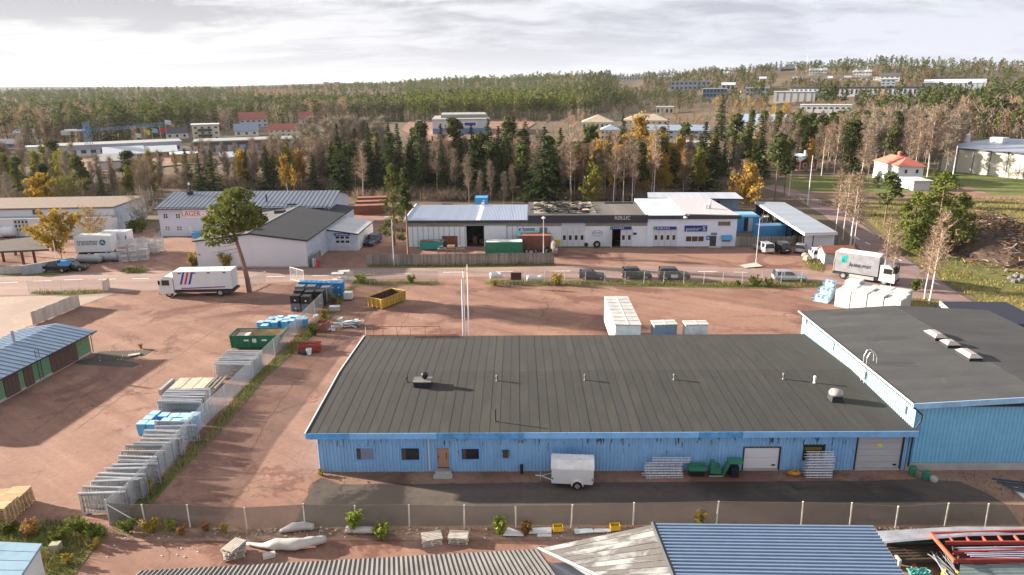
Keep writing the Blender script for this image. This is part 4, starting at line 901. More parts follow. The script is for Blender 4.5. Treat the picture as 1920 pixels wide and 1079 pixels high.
for(px,py)in((8,492),(45,497),(67,496),(30,480),(70,470),(-20,498)):
 p=at(px,py)-o;part(MB().box((p.x,p.y,1.4),(.28,.28,2.8)),'post',mat('red_brown_timber',(.26,.09,.06),.8),cn)
 # buildings of the town behind the trees
FAR=[]
M_=lambda n,c,**k:mat(n,c,k.pop('rough',.75),var=k.pop('var',.06),**k)
wcol={'white':M_('far_white',(.56,.56,.56)),'cream':M_('far_cream',(.62,.55,.42)),'grey':M_('far_grey',(.34,.35,.37)),'lgrey':M_('far_light_grey',(.50,.51,.54)),'bluegrey':M_('far_blue_grey',(.30,.34,.42)),'red':M_('far_red',(.34,.07,.05)),'orange':M_('far_orange',(.48,.20,.08)),'yellow':M_('far_yellow',(.45,.32,.09)),'dark':M_('far_dark',(.07,.07,.08)),'blue':M_('far_blue',(.11,.20,.35)),'glass':mat('far_glass_blue',(.10,.24,.40),.15,spec=.6),'brick':M_('far_brick',(.36,.20,.13)),'tan':M_('far_tan',(.42,.34,.26)),'roofgrey':M_('far_roof_grey',(.30,.30,.29)),'roofblue':M_('far_roof_blue',(.24,.29,.38)),'roofwhite':M_('far_roof_white',(.52,.54,.57)),'roofred':redroof,'roofdark':M_('far_roof_dark',(.08,.08,.095))}
winm=mat('far_window',(.04,.045,.055),.2,spec=.5)
def far_b(name,label,cat,l,r,yb,hpx,depth,wall,roof,kind='flat',win=None,rise=.3,rot=0.0,extra=None,chim=False,door=None,band=None,clear=0):
 p=hit((l+r)/2,yb);D=math.hypot(p.x,p.y);sc=(CAM-p).dot(F_)*-1/FPX;Wd=(r-l)*sc;H=hpx*sc
 az=math.atan2(p.x,p.y)
 FAR.append((az-(Wd/2+4)/D,az+(Wd/2+4)/D,D-(clear or(max(60,.22*D)if D<480 else 60)),D+depth+6))
 t=thing(name,label,cat,p,-az+rot);x0,x1=-Wd/2,Wd/2
 hw=H if kind=='flat' else H*(1-rise)
 part(MB().b6(x0,x1,0,depth,-2.5,hw),'wall',wcol[wall],t)
 ov=.35
 if kind=='flat':ro=part(MB().b6(x0-ov,x1+ov,-ov,depth+ov,hw+.01,hw+.35),'roof',wcol[roof],t)
 elif kind=='gable':
  ro=part(MB().rings([[(x,y,z)for y,z in((-ov,hw-.05),(depth/2,H),(depth+ov,hw-.05),(depth+ov,hw-.2),(depth/2,H-.25),(-ov,hw-.2))]for x in(x0-ov,x1+ov)]),'roof',wcol[roof],t)
  part(MB().rings([[(x,y,z)for y,z in((.05,hw),(depth-.05,hw),(depth/2,H-.3))]for x in(x0+.02,x1-.02)]),'gable',wcol[wall],t)
 elif kind=='gfront':
  ro=part(MB().rings([[(x,y,z)for x,z in((x0-ov,hw-.05),(0,H),(x1+ov,hw-.05),(x1+ov,hw-.25),(0,H-.3),(x0-ov,hw-.25))]for y in(-ov,depth+ov)]),'roof',wcol[roof],t)
  part(MB().rings([[(x,y,z)for x,z in((x0+.05,hw),(x1-.05,hw),(0,H-.35))]for y in(.0,depth)]),'gable',wcol[wall],t)
 elif kind=='hip':
  d2=min(depth/2,Wd/2)*.98;ro=part(MB().hexa([(x0-ov,-ov,hw),(x1+ov,-ov,hw),(x1+ov,depth+ov,hw),(x0-ov,depth+ov,hw),(x0+d2,d2,H),(x1-d2,d2,H),(x1-d2,depth-d2,H+.01),(x0+d2,depth-d2,H+.01)]),'roof',wcol[roof],t)
 if chim:part(MB().box((Wd*.12,depth*.5,H+.4),(.8,.8,1.6)),'chimney',wcol['brick' if roof!='roofgrey' else 'white'],ro)
 if win:
  nx,nz=win[:2];ww=win[2]if len(win)>2 else .45;wh=win[3]if len(win)>3 else .45
  cw,chh=Wd/nx,hw/nz;me=MB().box((0,0,0),(cw*ww,.12,chh*wh)).mesh('window',winm)
  fr_m=MB().box((0,-.0,0),(cw*ww+.25,.06,chh*wh+.25)).mesh('window_frame',wcol['white'])
  for i in range(nx):
   for j in range(nz):
    w=link('window',me,t,(x0+cw*(i+.5),-.045,chh*(j+.52)))
    if wall in('red','orange','yellow','brick'):link('frame',fr_m,w,(0,.04,0))
 if band:part(MB().b6(x0-.05,x1+.05,-.12,-.01,hw*band[0],hw*band[1]),'wall_band',wcol[band[2]],t)
 if door:part(MB().b6(x0+Wd*door[0],x0+Wd*door[1],-.1,-.01,0,hw*.75),'door',wcol[door[2]],t)
 return t,Wd,H,depth,hw
B=far_b
B('industrial_hall','long low hall with a grey roof behind the blue crane','hall',112,332,292,20,16,'white','roofgrey','flat',(14,1,.55,.4),band=(.62,.95,'bluegrey'))
B('workshop_hall','hall with a bright white gable roof right of the blue crane','hall',201,268,300,21,20,'lgrey','roofwhite','gable',(4,1,.5,.4),rise=.5)
B('storage_hall','pale storage hall with a red trimmed grey roof below the crane','hall',190,232,320,26,22,'lgrey','roofgrey','gable',None,rise=.32,band=(.86,.98,'red'))
B('white_roofed_cabin','low building with a white roof at the far left edge','building',-12,24,276,13,10,'blue','roofwhite','gable',None,rise=.6)
B('brick_hall','orange brick hall with a white roof beside the workshops','hall',268,330,296,19,16,'orange','roofwhite','gable',(6,1,.4,.4),rise=.45)
B('yellow_hall','yellow walled low hall with a pale roof','hall',324,370,306,15,10,'yellow','roofwhite','flat')
t=B('grey_workshop','long grey workshop with many gates and a flat grey roof','workshop',374,562,290,25,16,'bluegrey','roofgrey','flat',(9,1,.45,.5),band=(.74,.96,'dark'))
B('red_trimmed_shed','pale shed with red eaves in front of the grey workshop','shed',416,458,306,18,12,'lgrey','roofwhite','gable',None,rise=.4,band=(.8,1,'red'))
B('low_white_shed','small white shed at the left behind the pine','shed',56,100,289,12,9,'white','roofwhite','flat')
B('white_cottage','white cottage with a grey roof beside the flags','house',314,352,261,21,8,'white','roofdark','gable',(3,1,.3,.4),rise=.5,chim=True)
t,Wd,H,dp,hw=B('apartment_house','cream three storey apartment house with dark balconies','apartment house',365,412,265,29,11,'cream','roofwhite','flat',(4,3,.4,.35))
for k in(.28,.62):part(MB().b6(-Wd*.3,Wd*.22,-1.2,-.06,H*k,H*k+1.1),'balcony',wcol['dark'],t)
B('red_roofed_villa','large villa with a dark red roof and white dormers at the forest edge','house',452,502,240,28,10,'lgrey','roofred','gable',(5,2,.4,.35),rise=.45,chim=True)
B('blue_grey_house','white house with a blue grey roof and a gable window','house',442,484,256,22,9,'white','roofblue','gable',(3,1,.3,.4),rise=.55)
B('yellow_row_house','pale yellow row house with an orange tiled roof','house',506,557,257,23,9,'cream','roofred','gable',(5,2,.4,.35),rise=.42)
B('red_roofed_cottage','small cottage with a bright red roof at the dark forest edge','house',563,588,235,24,7,'lgrey','roofred','gable',(2,1,.3,.4),rise=.55,chim=True)
B('far_shed','pale shed among the trees at the far left','shed',30,62,256,12,8,'white','roofwhite','gable',None,rise=.5)
t,Wd,H,dp,hw=B('shop_building','grey roofed shop with a blue band and sign beyond the spruces','shop',812,918,253,27,46,'lgrey','roofgrey','flat',None,band=(.05,.42,'blue'))
part(MB().b6(-Wd*.05,Wd*.28,-.3,-.13,hw*.55,hw*.85),'sign',cwhite,t);part(MB().b6(Wd*.06,Wd*.26,-.36,-.31,hw*.6,hw*.8),'sign_text_band',navy,t);part(MB().lathe([(.01,0),(1.0,.05),(.01,.1)],12,(0,0,0)),'sign_emblem',red,t,(Wd*.0,-.35,hw*.7))
part(MB().b6(-Wd*.36,Wd*.47,14,44,hw+.36,hw+2.2),'upper_roof',wcol['roofgrey'],t)
B('school_building','cream low building with a brown hipped roof between bare trees','building',1091,1150,246,28,20,'cream','tan','hip',(7,1,.4,.5),rise=.45)
B('school_wing','cream wing with a blue grey roof in front of the brown roofed building','building',1126,1164,263,26,16,'cream','roofblue','hip',(5,2,.45,.35),rise=.3)
B('care_home','low cream building with a wide brown roof behind orange birches','building',1168,1252,236,20,18,'cream','tan','hip',(8,1,.4,.4),rise=.55)
B('yellow_white_block','yellow and white block with a flat pale roof in the town','building',1230,1262,216,14,12,'cream','roofwhite','flat',(4,1,.5,.5))
B('blue_roofed_wing','pale building with a blue grey roof behind the brown larch','building',1205,1326,262,25,16,'lgrey','roofblue','gable',(8,2,.4,.35),rise=.35)
B('white_low_house','white low house glimpsed through the yellow birches','house',1268,1332,296,26,10,'white','roofwhite','flat',(5,1,.4,.5))
t,Wd,H,dp,hw=B('sports_hall','white gabled hall with a long sky blue roof','hall',1378,1462,243,26,24,'white','roofblue','gable',(5,1,.3,.4),rise=.55,rot=R(-14),chim=True)
B('office_block','long grey office block below the hill','building',1258,1330,170,16,16,'bluegrey','lgrey','flat',(9,2,.5,.4))
t,Wd,H,dp,hw=B('glass_rotunda','low round building with a blue glass front','building',1318,1362,184,16,20,'glass','roofwhite','flat',(7,2,.75,.6))
B('white_portal_building','small building with a white arched portal below the hill','building',1353,1377,170,14,10,'white','roofwhite','gable',(3,1,.6,.6),rise=.3)
B('town_block','grey town block left of the yellow building','building',1398,1440,182,16,14,'bluegrey','lgrey','flat',(6,2,.5,.45))
B('yellow_shop','low building with yellow panels in the town','building',1442,1474,176,8,10,'yellow','dark','flat')
B('long_terrace','very long low grey terrace along the foot of the hill','building',1488,1712,182,17,14,'lgrey','roofdark','flat',(28,1,.4,.5),band=(.82,1,'dark'))
t,Wd,H,dp,hw=B('white_depot','white depot like a row of round tanks in the town','depot',1452,1524,192,18,24,'white','roofwhite','flat',(6,1,.06,.9))
B('white_flat_block','cream white block with a flat roof above the treetops','building',1502,1590,220,21,14,'white','roofwhite','flat',(9,2,.5,.3))
B('blue_grey_hall','low hall with a pale blue roof in front of the terrace','hall',1604,1660,192,13,14,'dark','roofblue','flat',(7,1,.5,.4))
B('pale_blue_roofed_hall','second low hall with a pale blue roof, right of the first','hall',1664,1716,190,11,14,'lgrey','roofblue','flat',(6,1,.5,.4))
t,Wd,H,dp,hw=B('large_grey_hall','large grey hall with a white roof edge on the slope at the right','hall',1738,1838,168,18,26,'bluegrey','roofwhite','gable',(11,1,.06,.8),rise=.35)
B('low_annex','low grey annex left of the large hall on the slope','building',1712,1748,180,11,12,'lgrey','lgrey','flat',(5,1,.5,.4))
t,Wd,H,dp,hw=B('double_house','white double house with two gables on the hill, left one','house',1518,1548,141,11,9,'white','white','gable',(6,2,.4,.35),rise=.3)
for s in(-.34,.34):part(MB().rings([[(Wd*s+x,y,z)for x,z in((-2.8,hw),(2.8,hw),(0,H+1.2))]for y in(-.8,3)]),'front_gable',wcol['white'],t)
t,Wd,H,dp,hw=B('double_house','white double house with two gables on the hill, right one','house',1600,1632,144,11,9,'white','white','gable',(6,2,.4,.35),rise=.3)
for s in(-.34,.34):part(MB().rings([[(Wd*s+x,y,z)for x,z in((-2.8,hw),(2.8,hw),(0,H+1.2))]for y in(-.8,3)]),'front_gable',wcol['white'],t)
rr=random.Random(11)
for i,(x,y,wd)in enumerate(((1490,152,7),(1500,151,11),(1524,152,6),(1538,151,11),(1556,151,7),(1575,151,8),(1589,150,12),(1612,151,6),(1628,151,8),(1642,151,9),(1430,152,12))):
 B('hillside_house','small white house in the row halfway up the hill','house',x-wd/2,x+wd/2,y,7,7,'white',('roofgrey','roofwhite','roofdark')[i%3],'gfront' if i%2 else 'gable',(2,1,.35,.4),rise=.45)[0]['group']='row of white houses on the hill'
B('hill_house','white house with a dark roof at the right end of the hill row','house',1650,1684,153,15,9,'white','roofdark','gable',(4,2,.4,.35),rise=.4)
B('hill_house','grey terraced house stepping down below the hill row','house',1652,1676,165,14,9,'bluegrey','roofdark','flat',(3,3,.5,.4))
for i,(x,wd,y)in enumerate(((1362,16,133),(1385,14,132),(1405,20,131),(1442,24,132),(1476,24,134))):
 B('ridge_house','dark roofed house on the skyline of the hill','house',x-wd/2,x+wd/2,y,8,8,('white','lgrey','white','dark','dark')[i],('lgrey','roofdark','lgrey','roofdark','roofdark')[i],'gable',(3,1,.35,.4),rise=.5,clear=200)[0]['group']='houses on the hill skyline'
B('ridge_building','long white building on the ridge right of the red roofs','building',1164,1200,146,7,10,'white','roofdark','flat',(7,1,.5,.4),clear=260)
B('ridge_building','pale blue white houses on the ridge beside the pines','building',1234,1266,146,7,10,'lgrey','roofblue','gable',(5,1,.4,.4),rise=.4)
for(l,r,y)in((970,1009,155),(1014,1058,154),(1064,1104,152)):
 B('red_roofed_terrace','terrace with a long bright red roof on the ridge, '+{970:'left one',1014:'middle one',1064:'right one'}[l],'terrace',l,r,y,8,12,'cream','roofred','gable',(7,1,.4,.4),rise=.55,rot=R(6),clear=420)
for i,(x,y)in enumerate(((580,168),(592,171),(604,167),(612,161),(622,163),(632,161),(642,163),(652,164),(508,177),(514,175))):
 B('village_house','small red roofed house in the far village on the wooded ridge','house',x-5,x+5,y+3,9,8,('white','cream')[i%2],'roofred','gable',(2,1,.4,.4),rise=.55,clear=260)[0]['group']='red roofed houses of the far village'
fz=frame_px((1762,320),(1990,345));hz=fz.front(1850,283)[1]
bgh=thing('beige_hall','long beige panel hall with a blue grey roof at the right edge','hall',fz.O,fz.ang)
xa=0;wz=fz.W;pn=7
cream=mat('beige_wall_panel',(.58,.54,.47),.75,var=.05,scale=.2,rnd=.03)
for i in range(pn):part(MB().b6(wz*i/pn+.1,wz*(i+1)/pn-.1,0,.3,0,hz),'wall_panel',cream,bgh);part(MB().b6(wz*i/pn-.1,wz*i/pn+.1,-.06,.25,0,hz),'joint',wcol['dark'],bgh)
yrz=fz.top(1850,259,hz+1.6)[1];print('hall ridge',yrz);dz=max(44,2*yrz);part(MB().b6(-.3,0,.3,dz,0,hz),'wall',wcol['lgrey'],bgh);part(MB().b6(0,wz,dz-.3,dz,0,hz),'wall',wcol['lgrey'],bgh)
r_=part(MB().rings([[(x,y,z)for y,z in((-.5,hz-.1),(-.5,hz+.05),(dz/2,hz+1.6),(dz+.5,hz+.05),(dz+.5,hz-.1))]for x in(-.8,wz+.5)]),'roof',mat('blue_grey_hall_roof',(.29,.33,.40),.5,.2,var=.06,scale=.1),bgh)
part(MB().b6(-.8,wz+.5,-.65,-.51,hz-.25,hz+.15),'fascia_board',trimdk,r_)
for(px,py)in((1803,256),(1873,262)):
 x,y=fz.top(px,py+3,hz+1.5);y=min(y,yrz-2);part(MB().b6(x-2,x+2,y-1.5,y+1.5,hz,hz+2.6),'roof_unit',white,r_)
FAR.append((math.atan2(fz.O.x,fz.O.y)+.03,1.2,150,300))
fq=frame_px((1468,316),(1499,322));hq=fq.front(1480,300)[1];dq=max(5,fq.side(1531,317,fq.W)[0])
rhs=thing('red_house','small red timber house with white trim and a pale metal roof','house',fq.O,fq.ang)
part(MB().b6(0,fq.W,0,dq,.5,hq),'wall',redwall,rhs);part(MB().b6(-.1,fq.W+.1,-.1,dq+.1,-.3,.5),'foundation',concrete,rhs)
zrq=hq+1.9;part(MB().rings([[(x,y,z)for y,z in((-.5,hq-.1),(-.5,hq+.05),(dq/2,zrq),(dq+.5,hq+.05),(dq+.5,hq-.1),(dq/2,zrq-.2))]for x in(-.5,fq.W+.5)]),'roof',mat('pale_house_roof',(.50,.53,.58),.5,.2),rhs)
part(MB().rings([[(x,y,z)for y,z in((.05,hq),(dq-.05,hq),(dq/2,zrq-.3))]for x in(.02,fq.W-.02)]),'gable',redwall,rhs)
part(MB().rings([[(x,y,z)for x,z in((fq.W*.35,hq-.2),(fq.W*.65,hq-.2),(fq.W*.65,hq+.7),(fq.W*.5,hq+1.35),(fq.W*.35,hq+.7))]for y in(-.15,dq*.3)]),'dormer',redwall,rhs)
part(MB().rings([[(x,y,z)for x,z in((fq.W*.30,hq+.7),(fq.W*.5,hq+1.5),(fq.W*.70,hq+.7),(fq.W*.5,hq+1.35))]for y in(-.35,dq*.35)]),'dormer_roof',mat('pale_house_roof'),rhs)
for x in(0,fq.W):part(MB().box((x,-.03,hq/2+.25),(.25,.12,hq-.5)),'corner_board',cwhite,rhs)
part(MB().box((fq.W+.02,dq,hq/2+.25),(.12,.25,hq-.5)),'corner_board',cwhite,rhs)
for k in(.25,.72):window(rhs,fq.W*k-.55,fq.W*k+.55,hq*.42,hq*.80,-.05,cwhite,glass,nx=2,fw=.14)
window(rhs,fq.W*.5-.4,fq.W*.5+.4,hq+.05,hq+.75,-.2,cwhite,glass,fw=.12)
for k in(.28,.7):
 w=part(MB().box((fq.W+.05,dq*k,hq*.6),(.1,1.3,hq*.4)),'window',cwhite,rhs);part(MB().box((fq.W+.105,dq*k,hq*.6),(.02,.95,hq*.32)),'pane',glass,w)
part(MB().box((fq.W*.75,dq*.5,zrq+.5),(.6,.6,1.4)),'chimney',cwhite,rhs)
fv=frame_px((1636,333),(1681,346));hv=fv.front(1660,307)[1];dv=fv.side(1718,338,fv.W)[0]
wh=thing('white_house','white two storey house with a red hipped roof and low pale annex','house',fv.O,fv.ang)
dv=max(6.5,min(12,dv));part(MB().b6(0,fv.W,0,dv,-.2,hv),'wall',mat('house_white',(.70,.71,.76),.7,var=.04),wh)
d2=min(dv,fv.W)*.46;part(MB().hexa([(-.6,-.6,hv),(fv.W+.6,-.6,hv),(fv.W+.6,dv+.6,hv),(-.6,dv+.6,hv),(d2,d2,hv+2.1),(fv.W-d2,d2,hv+2.1),(fv.W-d2,dv-d2,hv+2.11),(d2,dv-d2,hv+2.11)]),'roof',mat('coral_roof',(.52,.15,.11),.7,var=.1),wh)
part(MB().lathe([(.5,0),(.5,1.0),(.62,1.02),(.5,1.3),(.1,1.5)],10,(fv.W*.5,dv*.5,hv+1.9)),'chimney',mat('coral_roof'),wh)
for j in(.22,.68):
 for k in(.2,.5,.8):window(wh,fv.W*k-.5,fv.W*k+.5,hv*j-.1,hv*j+1.2,-.04,cwhite,glass,fw=.1)
for k in(.3,.75):
 w=part(MB().box((fv.W+.04,dv*k,hv*.72),(.08,.9,1.2)),'window',cwhite,wh);part(MB().box((fv.W+.09,dv*k,hv*.72),(.02,.65,.95)),'pane',glass,w)
an_=fv.loc(at(1690,352));part(MB().b6(an_.x-.5,an_.x+6,an_.y,an_.y+4,0,2.4),'annex_wall',wcol['lgrey'],wh);part(MB().b6(an_.x-1,an_.x+6.5,an_.y-.5,an_.y+4.5,2.41,2.6),'annex_roof',cwhite,wh)
solo(MB().hexa([(-.6,-.5,0),(.6,-.5,0),(.6,.5,0),(-.6,.5,0),(-.7,-.6,1.2),(.7,-.6,1.2),(.7,.6,1.2),(-.7,.6,1.2)]).b6(-.72,.72,-.62,.62,1.21,1.3),'waste_bin',contblue,'blue waste bin against the white house annex','bin',at(1709,354))
cb=mat('crane_blue',(.10,.24,.42),.5)
p=at(171,294);sc=(p-CAM).dot(F_)/FPX
cr=thing('tower_crane','blue lattice tower crane with a raised jib over the yard','crane',p,R(8))
Hm=62*sc;s=.8
def lattice(mb,a,b,s,n,r=.09,up=Vector((0,0,1))):
 a=Vector(a);b=Vector(b);d=(b-a).normalized();x=d.cross(Vector((0,1,0))if abs(d.z)>.7 else up).normalized()*s;y=d.cross(x).normalized()*s
 cs_=(x+y,x-y,-x-y,y-x)
 for c in cs_:mb.tube(a+c,b+c,r,n=4,caps=False)
 for i in range(n):
  t0,t1=a.lerp(b,i/n),a.lerp(b,(i+1)/n)
  for k in range(4):mb.tube(t0+cs_[k],t1+cs_[(k+1)%4],r*.6,n=3,caps=False)
 return mb
mq=part(lattice(MB(),(0,0,0),(0,0,Hm*.86),1.0,12),'mast',cb,cr);mq['kind']='stuff'
mq=part(lattice(MB(),(0,0,Hm*.76),(33,0,Hm*.93),.5,26,.07),'jib',cb,cr);mq['kind']='stuff'
mq=part(lattice(MB(),(0,0,Hm*.76),(-9,0,Hm*.72),.7,8,.08),'counter_jib',cb,cr);mq['kind']='stuff'
part(MB().box((-8,0,Hm*.70),(3,1.8,1.6)),'counterweight',concrete,cr);mq=part(lattice(MB(),(0,0,Hm*.86),(0,0,Hm),.8,4).tube((0,0,Hm),(30,0,Hm*.93),.05,n=4).tube((0,0,Hm),(-8.5,0,Hm*.76),.05,n=4),'tower_head',cb,cr);mq['kind']='stuff'
part(MB().b6(-.9,.9,-1.9,-.9,Hm*.70,Hm*.78),'cab',cb,cr);part(MB().b6(-8,-1,-.9,.9,Hm*.75,Hm*.80),'machinery_cover',cwhite,cr)
for(px,yb_,yt,c,nm)in((256,268,250,cwhite,'plain white'),(273,268,244,mat('flag_yellow',(.75,.55,.02),.8),'yellow'),(287,266,241,mat('flag_sky',(.25,.5,.75),.8),'light blue'),(303,266,240,mat('flag_red',(.62,.04,.04),.8),'red'),(314,264,226,cwhite,'grey white')):
 p=hit(px,yb_);sc=(p-CAM).dot(F_)/FPX;h=(yb_-yt)*sc
 f=thing('flagpole',nm+' flag on a pole beside the white cottage','flagpole',p);part(MB().tube((0,0,0),(0,0,h),.09,.05,6),'pole',cwhite,f)
 part(MB().rings([[(x,.35*math.sin(x*1.3),h-.2-z-.14*x),(x,.35*math.sin(x*1.3)+.05,h-.2-z-.14*x),(x,.35*math.sin(x*1.3)+.05,h-2.3-.16*x),(x,.35*math.sin(x*1.3),h-2.3-.16*x)]for x in(.1,1.2,2.2,3.2)for z in(0,)]),'flag',c,f)
p=hit(84,308);sc=(p-CAM).dot(F_)/FPX
f=thing('banner_pole','white triangular beach banner on a leaning pole','banner',p);part(MB().tube((0,0,0),(-.6,0,14*sc),.05,n=5),'pole',grmetal,f);part(MB().slab([(-.6,0,14*sc),(2.4,0,2.2),(.6,0,1.6)],.05),'banner',cwhite,f)
def pole(name,label,px,yb_,yt,r,m,cat='pole',arm=0.0,group=None):
 p=hit(px,yb_);sc=(p-CAM).dot(F_)/FPX;h=(yb_-yt)*sc*1.03
 t=thing(name,label,cat,p,0,group);part(MB().tube((0,0,0),(0,0,h),r,r*.6,8),'pole',m,t)
 if arm:part(MB().path([(0,0,h-.1),(arm*.5,0,h+.25),(arm,0,h+.3)],r*.45,6),'arm',m,t);part(MB().hexa([(arm-.15,-.16,h+.2),(arm+.5,-.16,h+.24),(arm+.5,.16,h+.24),(arm-.15,.16,h+.2),(arm-.15,-.1,h+.38),(arm+.45,-.1,h+.38),(arm+.45,.1,h+.38),(arm-.15,.1,h+.38)]),'lamp_head',cwhite,t)
 return t,h
pole('street_lamp','tall pale lamp post by the bend of the side road',1514,386,296,.12,white,'street lamp',.0)
pole('street_lamp','pale lamp post beside the lawn of the red house',1479,368,300,.12,white,'street lamp',.0)
pole('street_lamp','slim lamp post beside the beige hall',1786,333,277,.16,white,'street lamp',.0)
pole('sign_mast','slim mast with a yellow crossbar board in the town',1388,188,172,.5,white,'mast');
t,h=pole('radio_mast','thin radio mast on the hill skyline, left one',1512,133,105,.35,grmetal,'mast');t,h=pole('radio_mast','thin radio mast on the hill skyline, right one',1626,132,105,.35,grmetal,'mast')
pole('telecom_mast','grey mast rising from the ridge forest',869,176,141,.5,grmetal,'mast')
t,h=pole('utility_pole','wooden power pole in front of the white trunked birches',1606,305,265,.14,wood,'utility pole');part(MB().box((0,0,h-.8),(2.2,.12,.14)),'crossarm',wood,t)
t,h=pole('street_lamp','street lamp in front of the workshop fence',1019,494,413,.09,galv,'street lamp');part(MB().lathe([(.05,0),(.3,.1),(.26,.3),(.05,.38)],10,(0,0,h)),'lamp_head',cwhite,t)
t,h=pole('street_lamp','street lamp with a bent head left of the workshop fence',739,500,413,.09,galv,'street lamp',-.9)
t,h=pole('street_lamp','forecourt lamp post standing on a pebble island',1417,497,412,.065,galv,'street lamp',.8)
t,h=pole('street_lamp','lamp post beside the yellow tree and the parked pickup',110,508,452,.08,white,'street lamp')
# trees
def leaf_mat(name,a,b,rnd=.2,trans=.25,scale=.5):
 m=bpy.data.materials.new(name);m.use_nodes=True;g=NT(m.node_tree)
 out=g.n('ShaderNodeOutputMaterial');d=g.n('ShaderNodeBsdfDiffuse');tr=g.n('ShaderNodeBsdfTranslucent');mx=g.n('ShaderNodeMixShader');mx.inputs[0].default_value=trans
 oc=g.n('ShaderNodeTexCoord').outputs['Object'];oi=g.n('ShaderNodeObjectInfo').outputs['Random']
 cv=g.n('ShaderNodeCombineXYZ');g.put(cv.inputs[0],g.math('MULTIPLY',oi,50.0));v=g.vmath('ADD',oc,cv.outputs[0])
 col=g.mix(g.ramp(g.noise(v,scale,3,.6),.35,.65),a,b)
 k=g.math('MULTIPLY',g.ramp(g.noise(v,5,2,.6),.3,.7,.75,1.25),g.ramp(oi,0,1,1-rnd,1+rnd));kc=g.n('ShaderNodeCombineXYZ');[g.put(kc.inputs[i],k)for i in range(3)]
 col=g.mix(1.0,col,kc.outputs[0],'MULTIPLY')
 g.put(d.inputs['Color'],col);g.put(tr.inputs['Color'],col)
 g.t.links.new(d.outputs[0],mx.inputs[1]);g.t.links.new(tr.outputs[0],mx.inputs[2]);g.t.links.new(mx.outputs[0],out.inputs[0]);return m
LM={'S':leaf_mat('spruce_needles',(.044,.066,.027),(.074,.098,.036)),'P':leaf_mat('pine_needles',(.068,.086,.032),(.108,.124,.042)),'Q':leaf_mat('sunlit_pine_needles',(.10,.125,.030),(.15,.16,.042)),'B':leaf_mat('brown_twigs',(.21,.165,.125),(.29,.23,.18),trans=.1),'G':leaf_mat('grey_twigs',(.24,.205,.165),(.31,.265,.21),trans=.1),'O':leaf_mat('orange_twigs',(.26,.165,.105),(.31,.20,.12)),'Y':leaf_mat('yellow_leaves',(.46,.30,.06),(.37,.235,.06)),'W':leaf_mat('golden_leaves',(.56,.37,.045),(.46,.31,.05)),'L':leaf_mat('yellow_green_leaves',(.25,.235,.045),(.20,.19,.045)),'R':leaf_mat('rust_needles',(.25,.13,.09),(.20,.12,.085)),'T':leaf_mat('pale_birch_twigs',(.26,.185,.135),(.33,.24,.175),trans=.1),'H':leaf_mat('bush_green',(.10,.14,.03),(.16,.19,.04))}  # Q needles: sunlight on the pines is put into a brighter green
bark={'S':mat('spruce_bark',(.10,.075,.06),.9),'P':mat('pine_bark',(.22,.13,.09),.9,var=.25,scale=1),'B':mat('grey_bark',(.22,.18,.15),.9),'T':mat('birch_bark',(.66,.60,.54),.8,var=.15,scale=2,dirt=((.10,.08,.07),.63,.70,1.5))}
def tri_leaves(pts,nrm,size,rng,elong=1.0,along=None):
 n=len(pts);r=rng.normal(size=(n,3));a=np.cross(nrm,r);a/=np.linalg.norm(a,axis=1)[:,None]+1e-9
 if along is not None:a=along/(np.linalg.norm(along,axis=1)[:,None]+1e-9)
 b=np.cross(nrm,a);b/=np.linalg.norm(b,axis=1)[:,None]+1e-9
 s=size[:,None]
 v=np.empty((n,3,3));v[:,0]=pts-a*s*.5*elong-b*s*.45;v[:,1]=pts-a*s*.3*elong+b*s*.45;v[:,2]=pts+a*s*.7*elong
 return v.reshape(-1,3)
def tri_mesh(name,V,m):
 n=len(V)//3;me=bpy.data.meshes.new(name);me.vertices.add(len(V));me.vertices.foreach_set('co',np.ascontiguousarray(V,np.float32).ravel())
 me.loops.add(len(V));me.loops.foreach_set('vertex_index',np.arange(len(V),dtype=np.int32));me.polygons.add(n)
 me.polygons.foreach_set('loop_start',np.arange(0,3*n,3,dtype=np.int32));me.polygons.foreach_set('loop_total',np.full(n,3,np.int32))
 for x in(m if isinstance(m,list)else[m]):me.materials.append(x)
 me.update();return me
def slivers(a,b,w,rng):
 n=len(a);d=b-a;s=np.cross(d,rng.normal(size=(n,3)));s/=np.linalg.norm(s,axis=1)[:,None]+1e-9
 w=np.asarray(w);w=w[:,None]if w.ndim else w
 v=np.empty((n,3,3));v[:,0]=a-s*w*.5;v[:,1]=a+s*w*.5;v[:,2]=b;return v.reshape(-1,3)
def spruce_crown(H,Rm,rng,lv=26,nb=10,nc=5,dens=2):
 P=[];N=[];Sz=[];A=[]
 for k in range(lv):
  f=k/(lv-1);z=H*(.07+.91*f);r=Rm*(1-f)**.85*(1+.18*rng.normal())+.12
  n=max(4,int(nb*(1-f*.55)))
  for i in range(n):
   t=rng.uniform(0,2*math.pi);rr=r*rng.uniform(.65,1.12);d=np.array([math.cos(t),math.sin(t),0])
   for j in range(nc):
    q=(j+.7)/nc;p=d*rr*q+np.array([0,0,z-.28*rr*q+.14*rr*q*q*rng.uniform(.4,1.6)])
    for _ in range(dens):
     P.append(p+rng.normal(size=3)*.13*(.6+rr*.12));N.append(np.array([d[0]*.35,d[1]*.35,1])+rng.normal(size=3)*.45);Sz.append(.55*(1-.45*f)*rng.uniform(.7,1.3)*H/20);A.append(d*1.0+np.array([0,0,-.35])+rng.normal(size=3)*.4)
 return tri_leaves(np.array(P),np.array(N),np.array(Sz),rng,1.7,np.array(A))
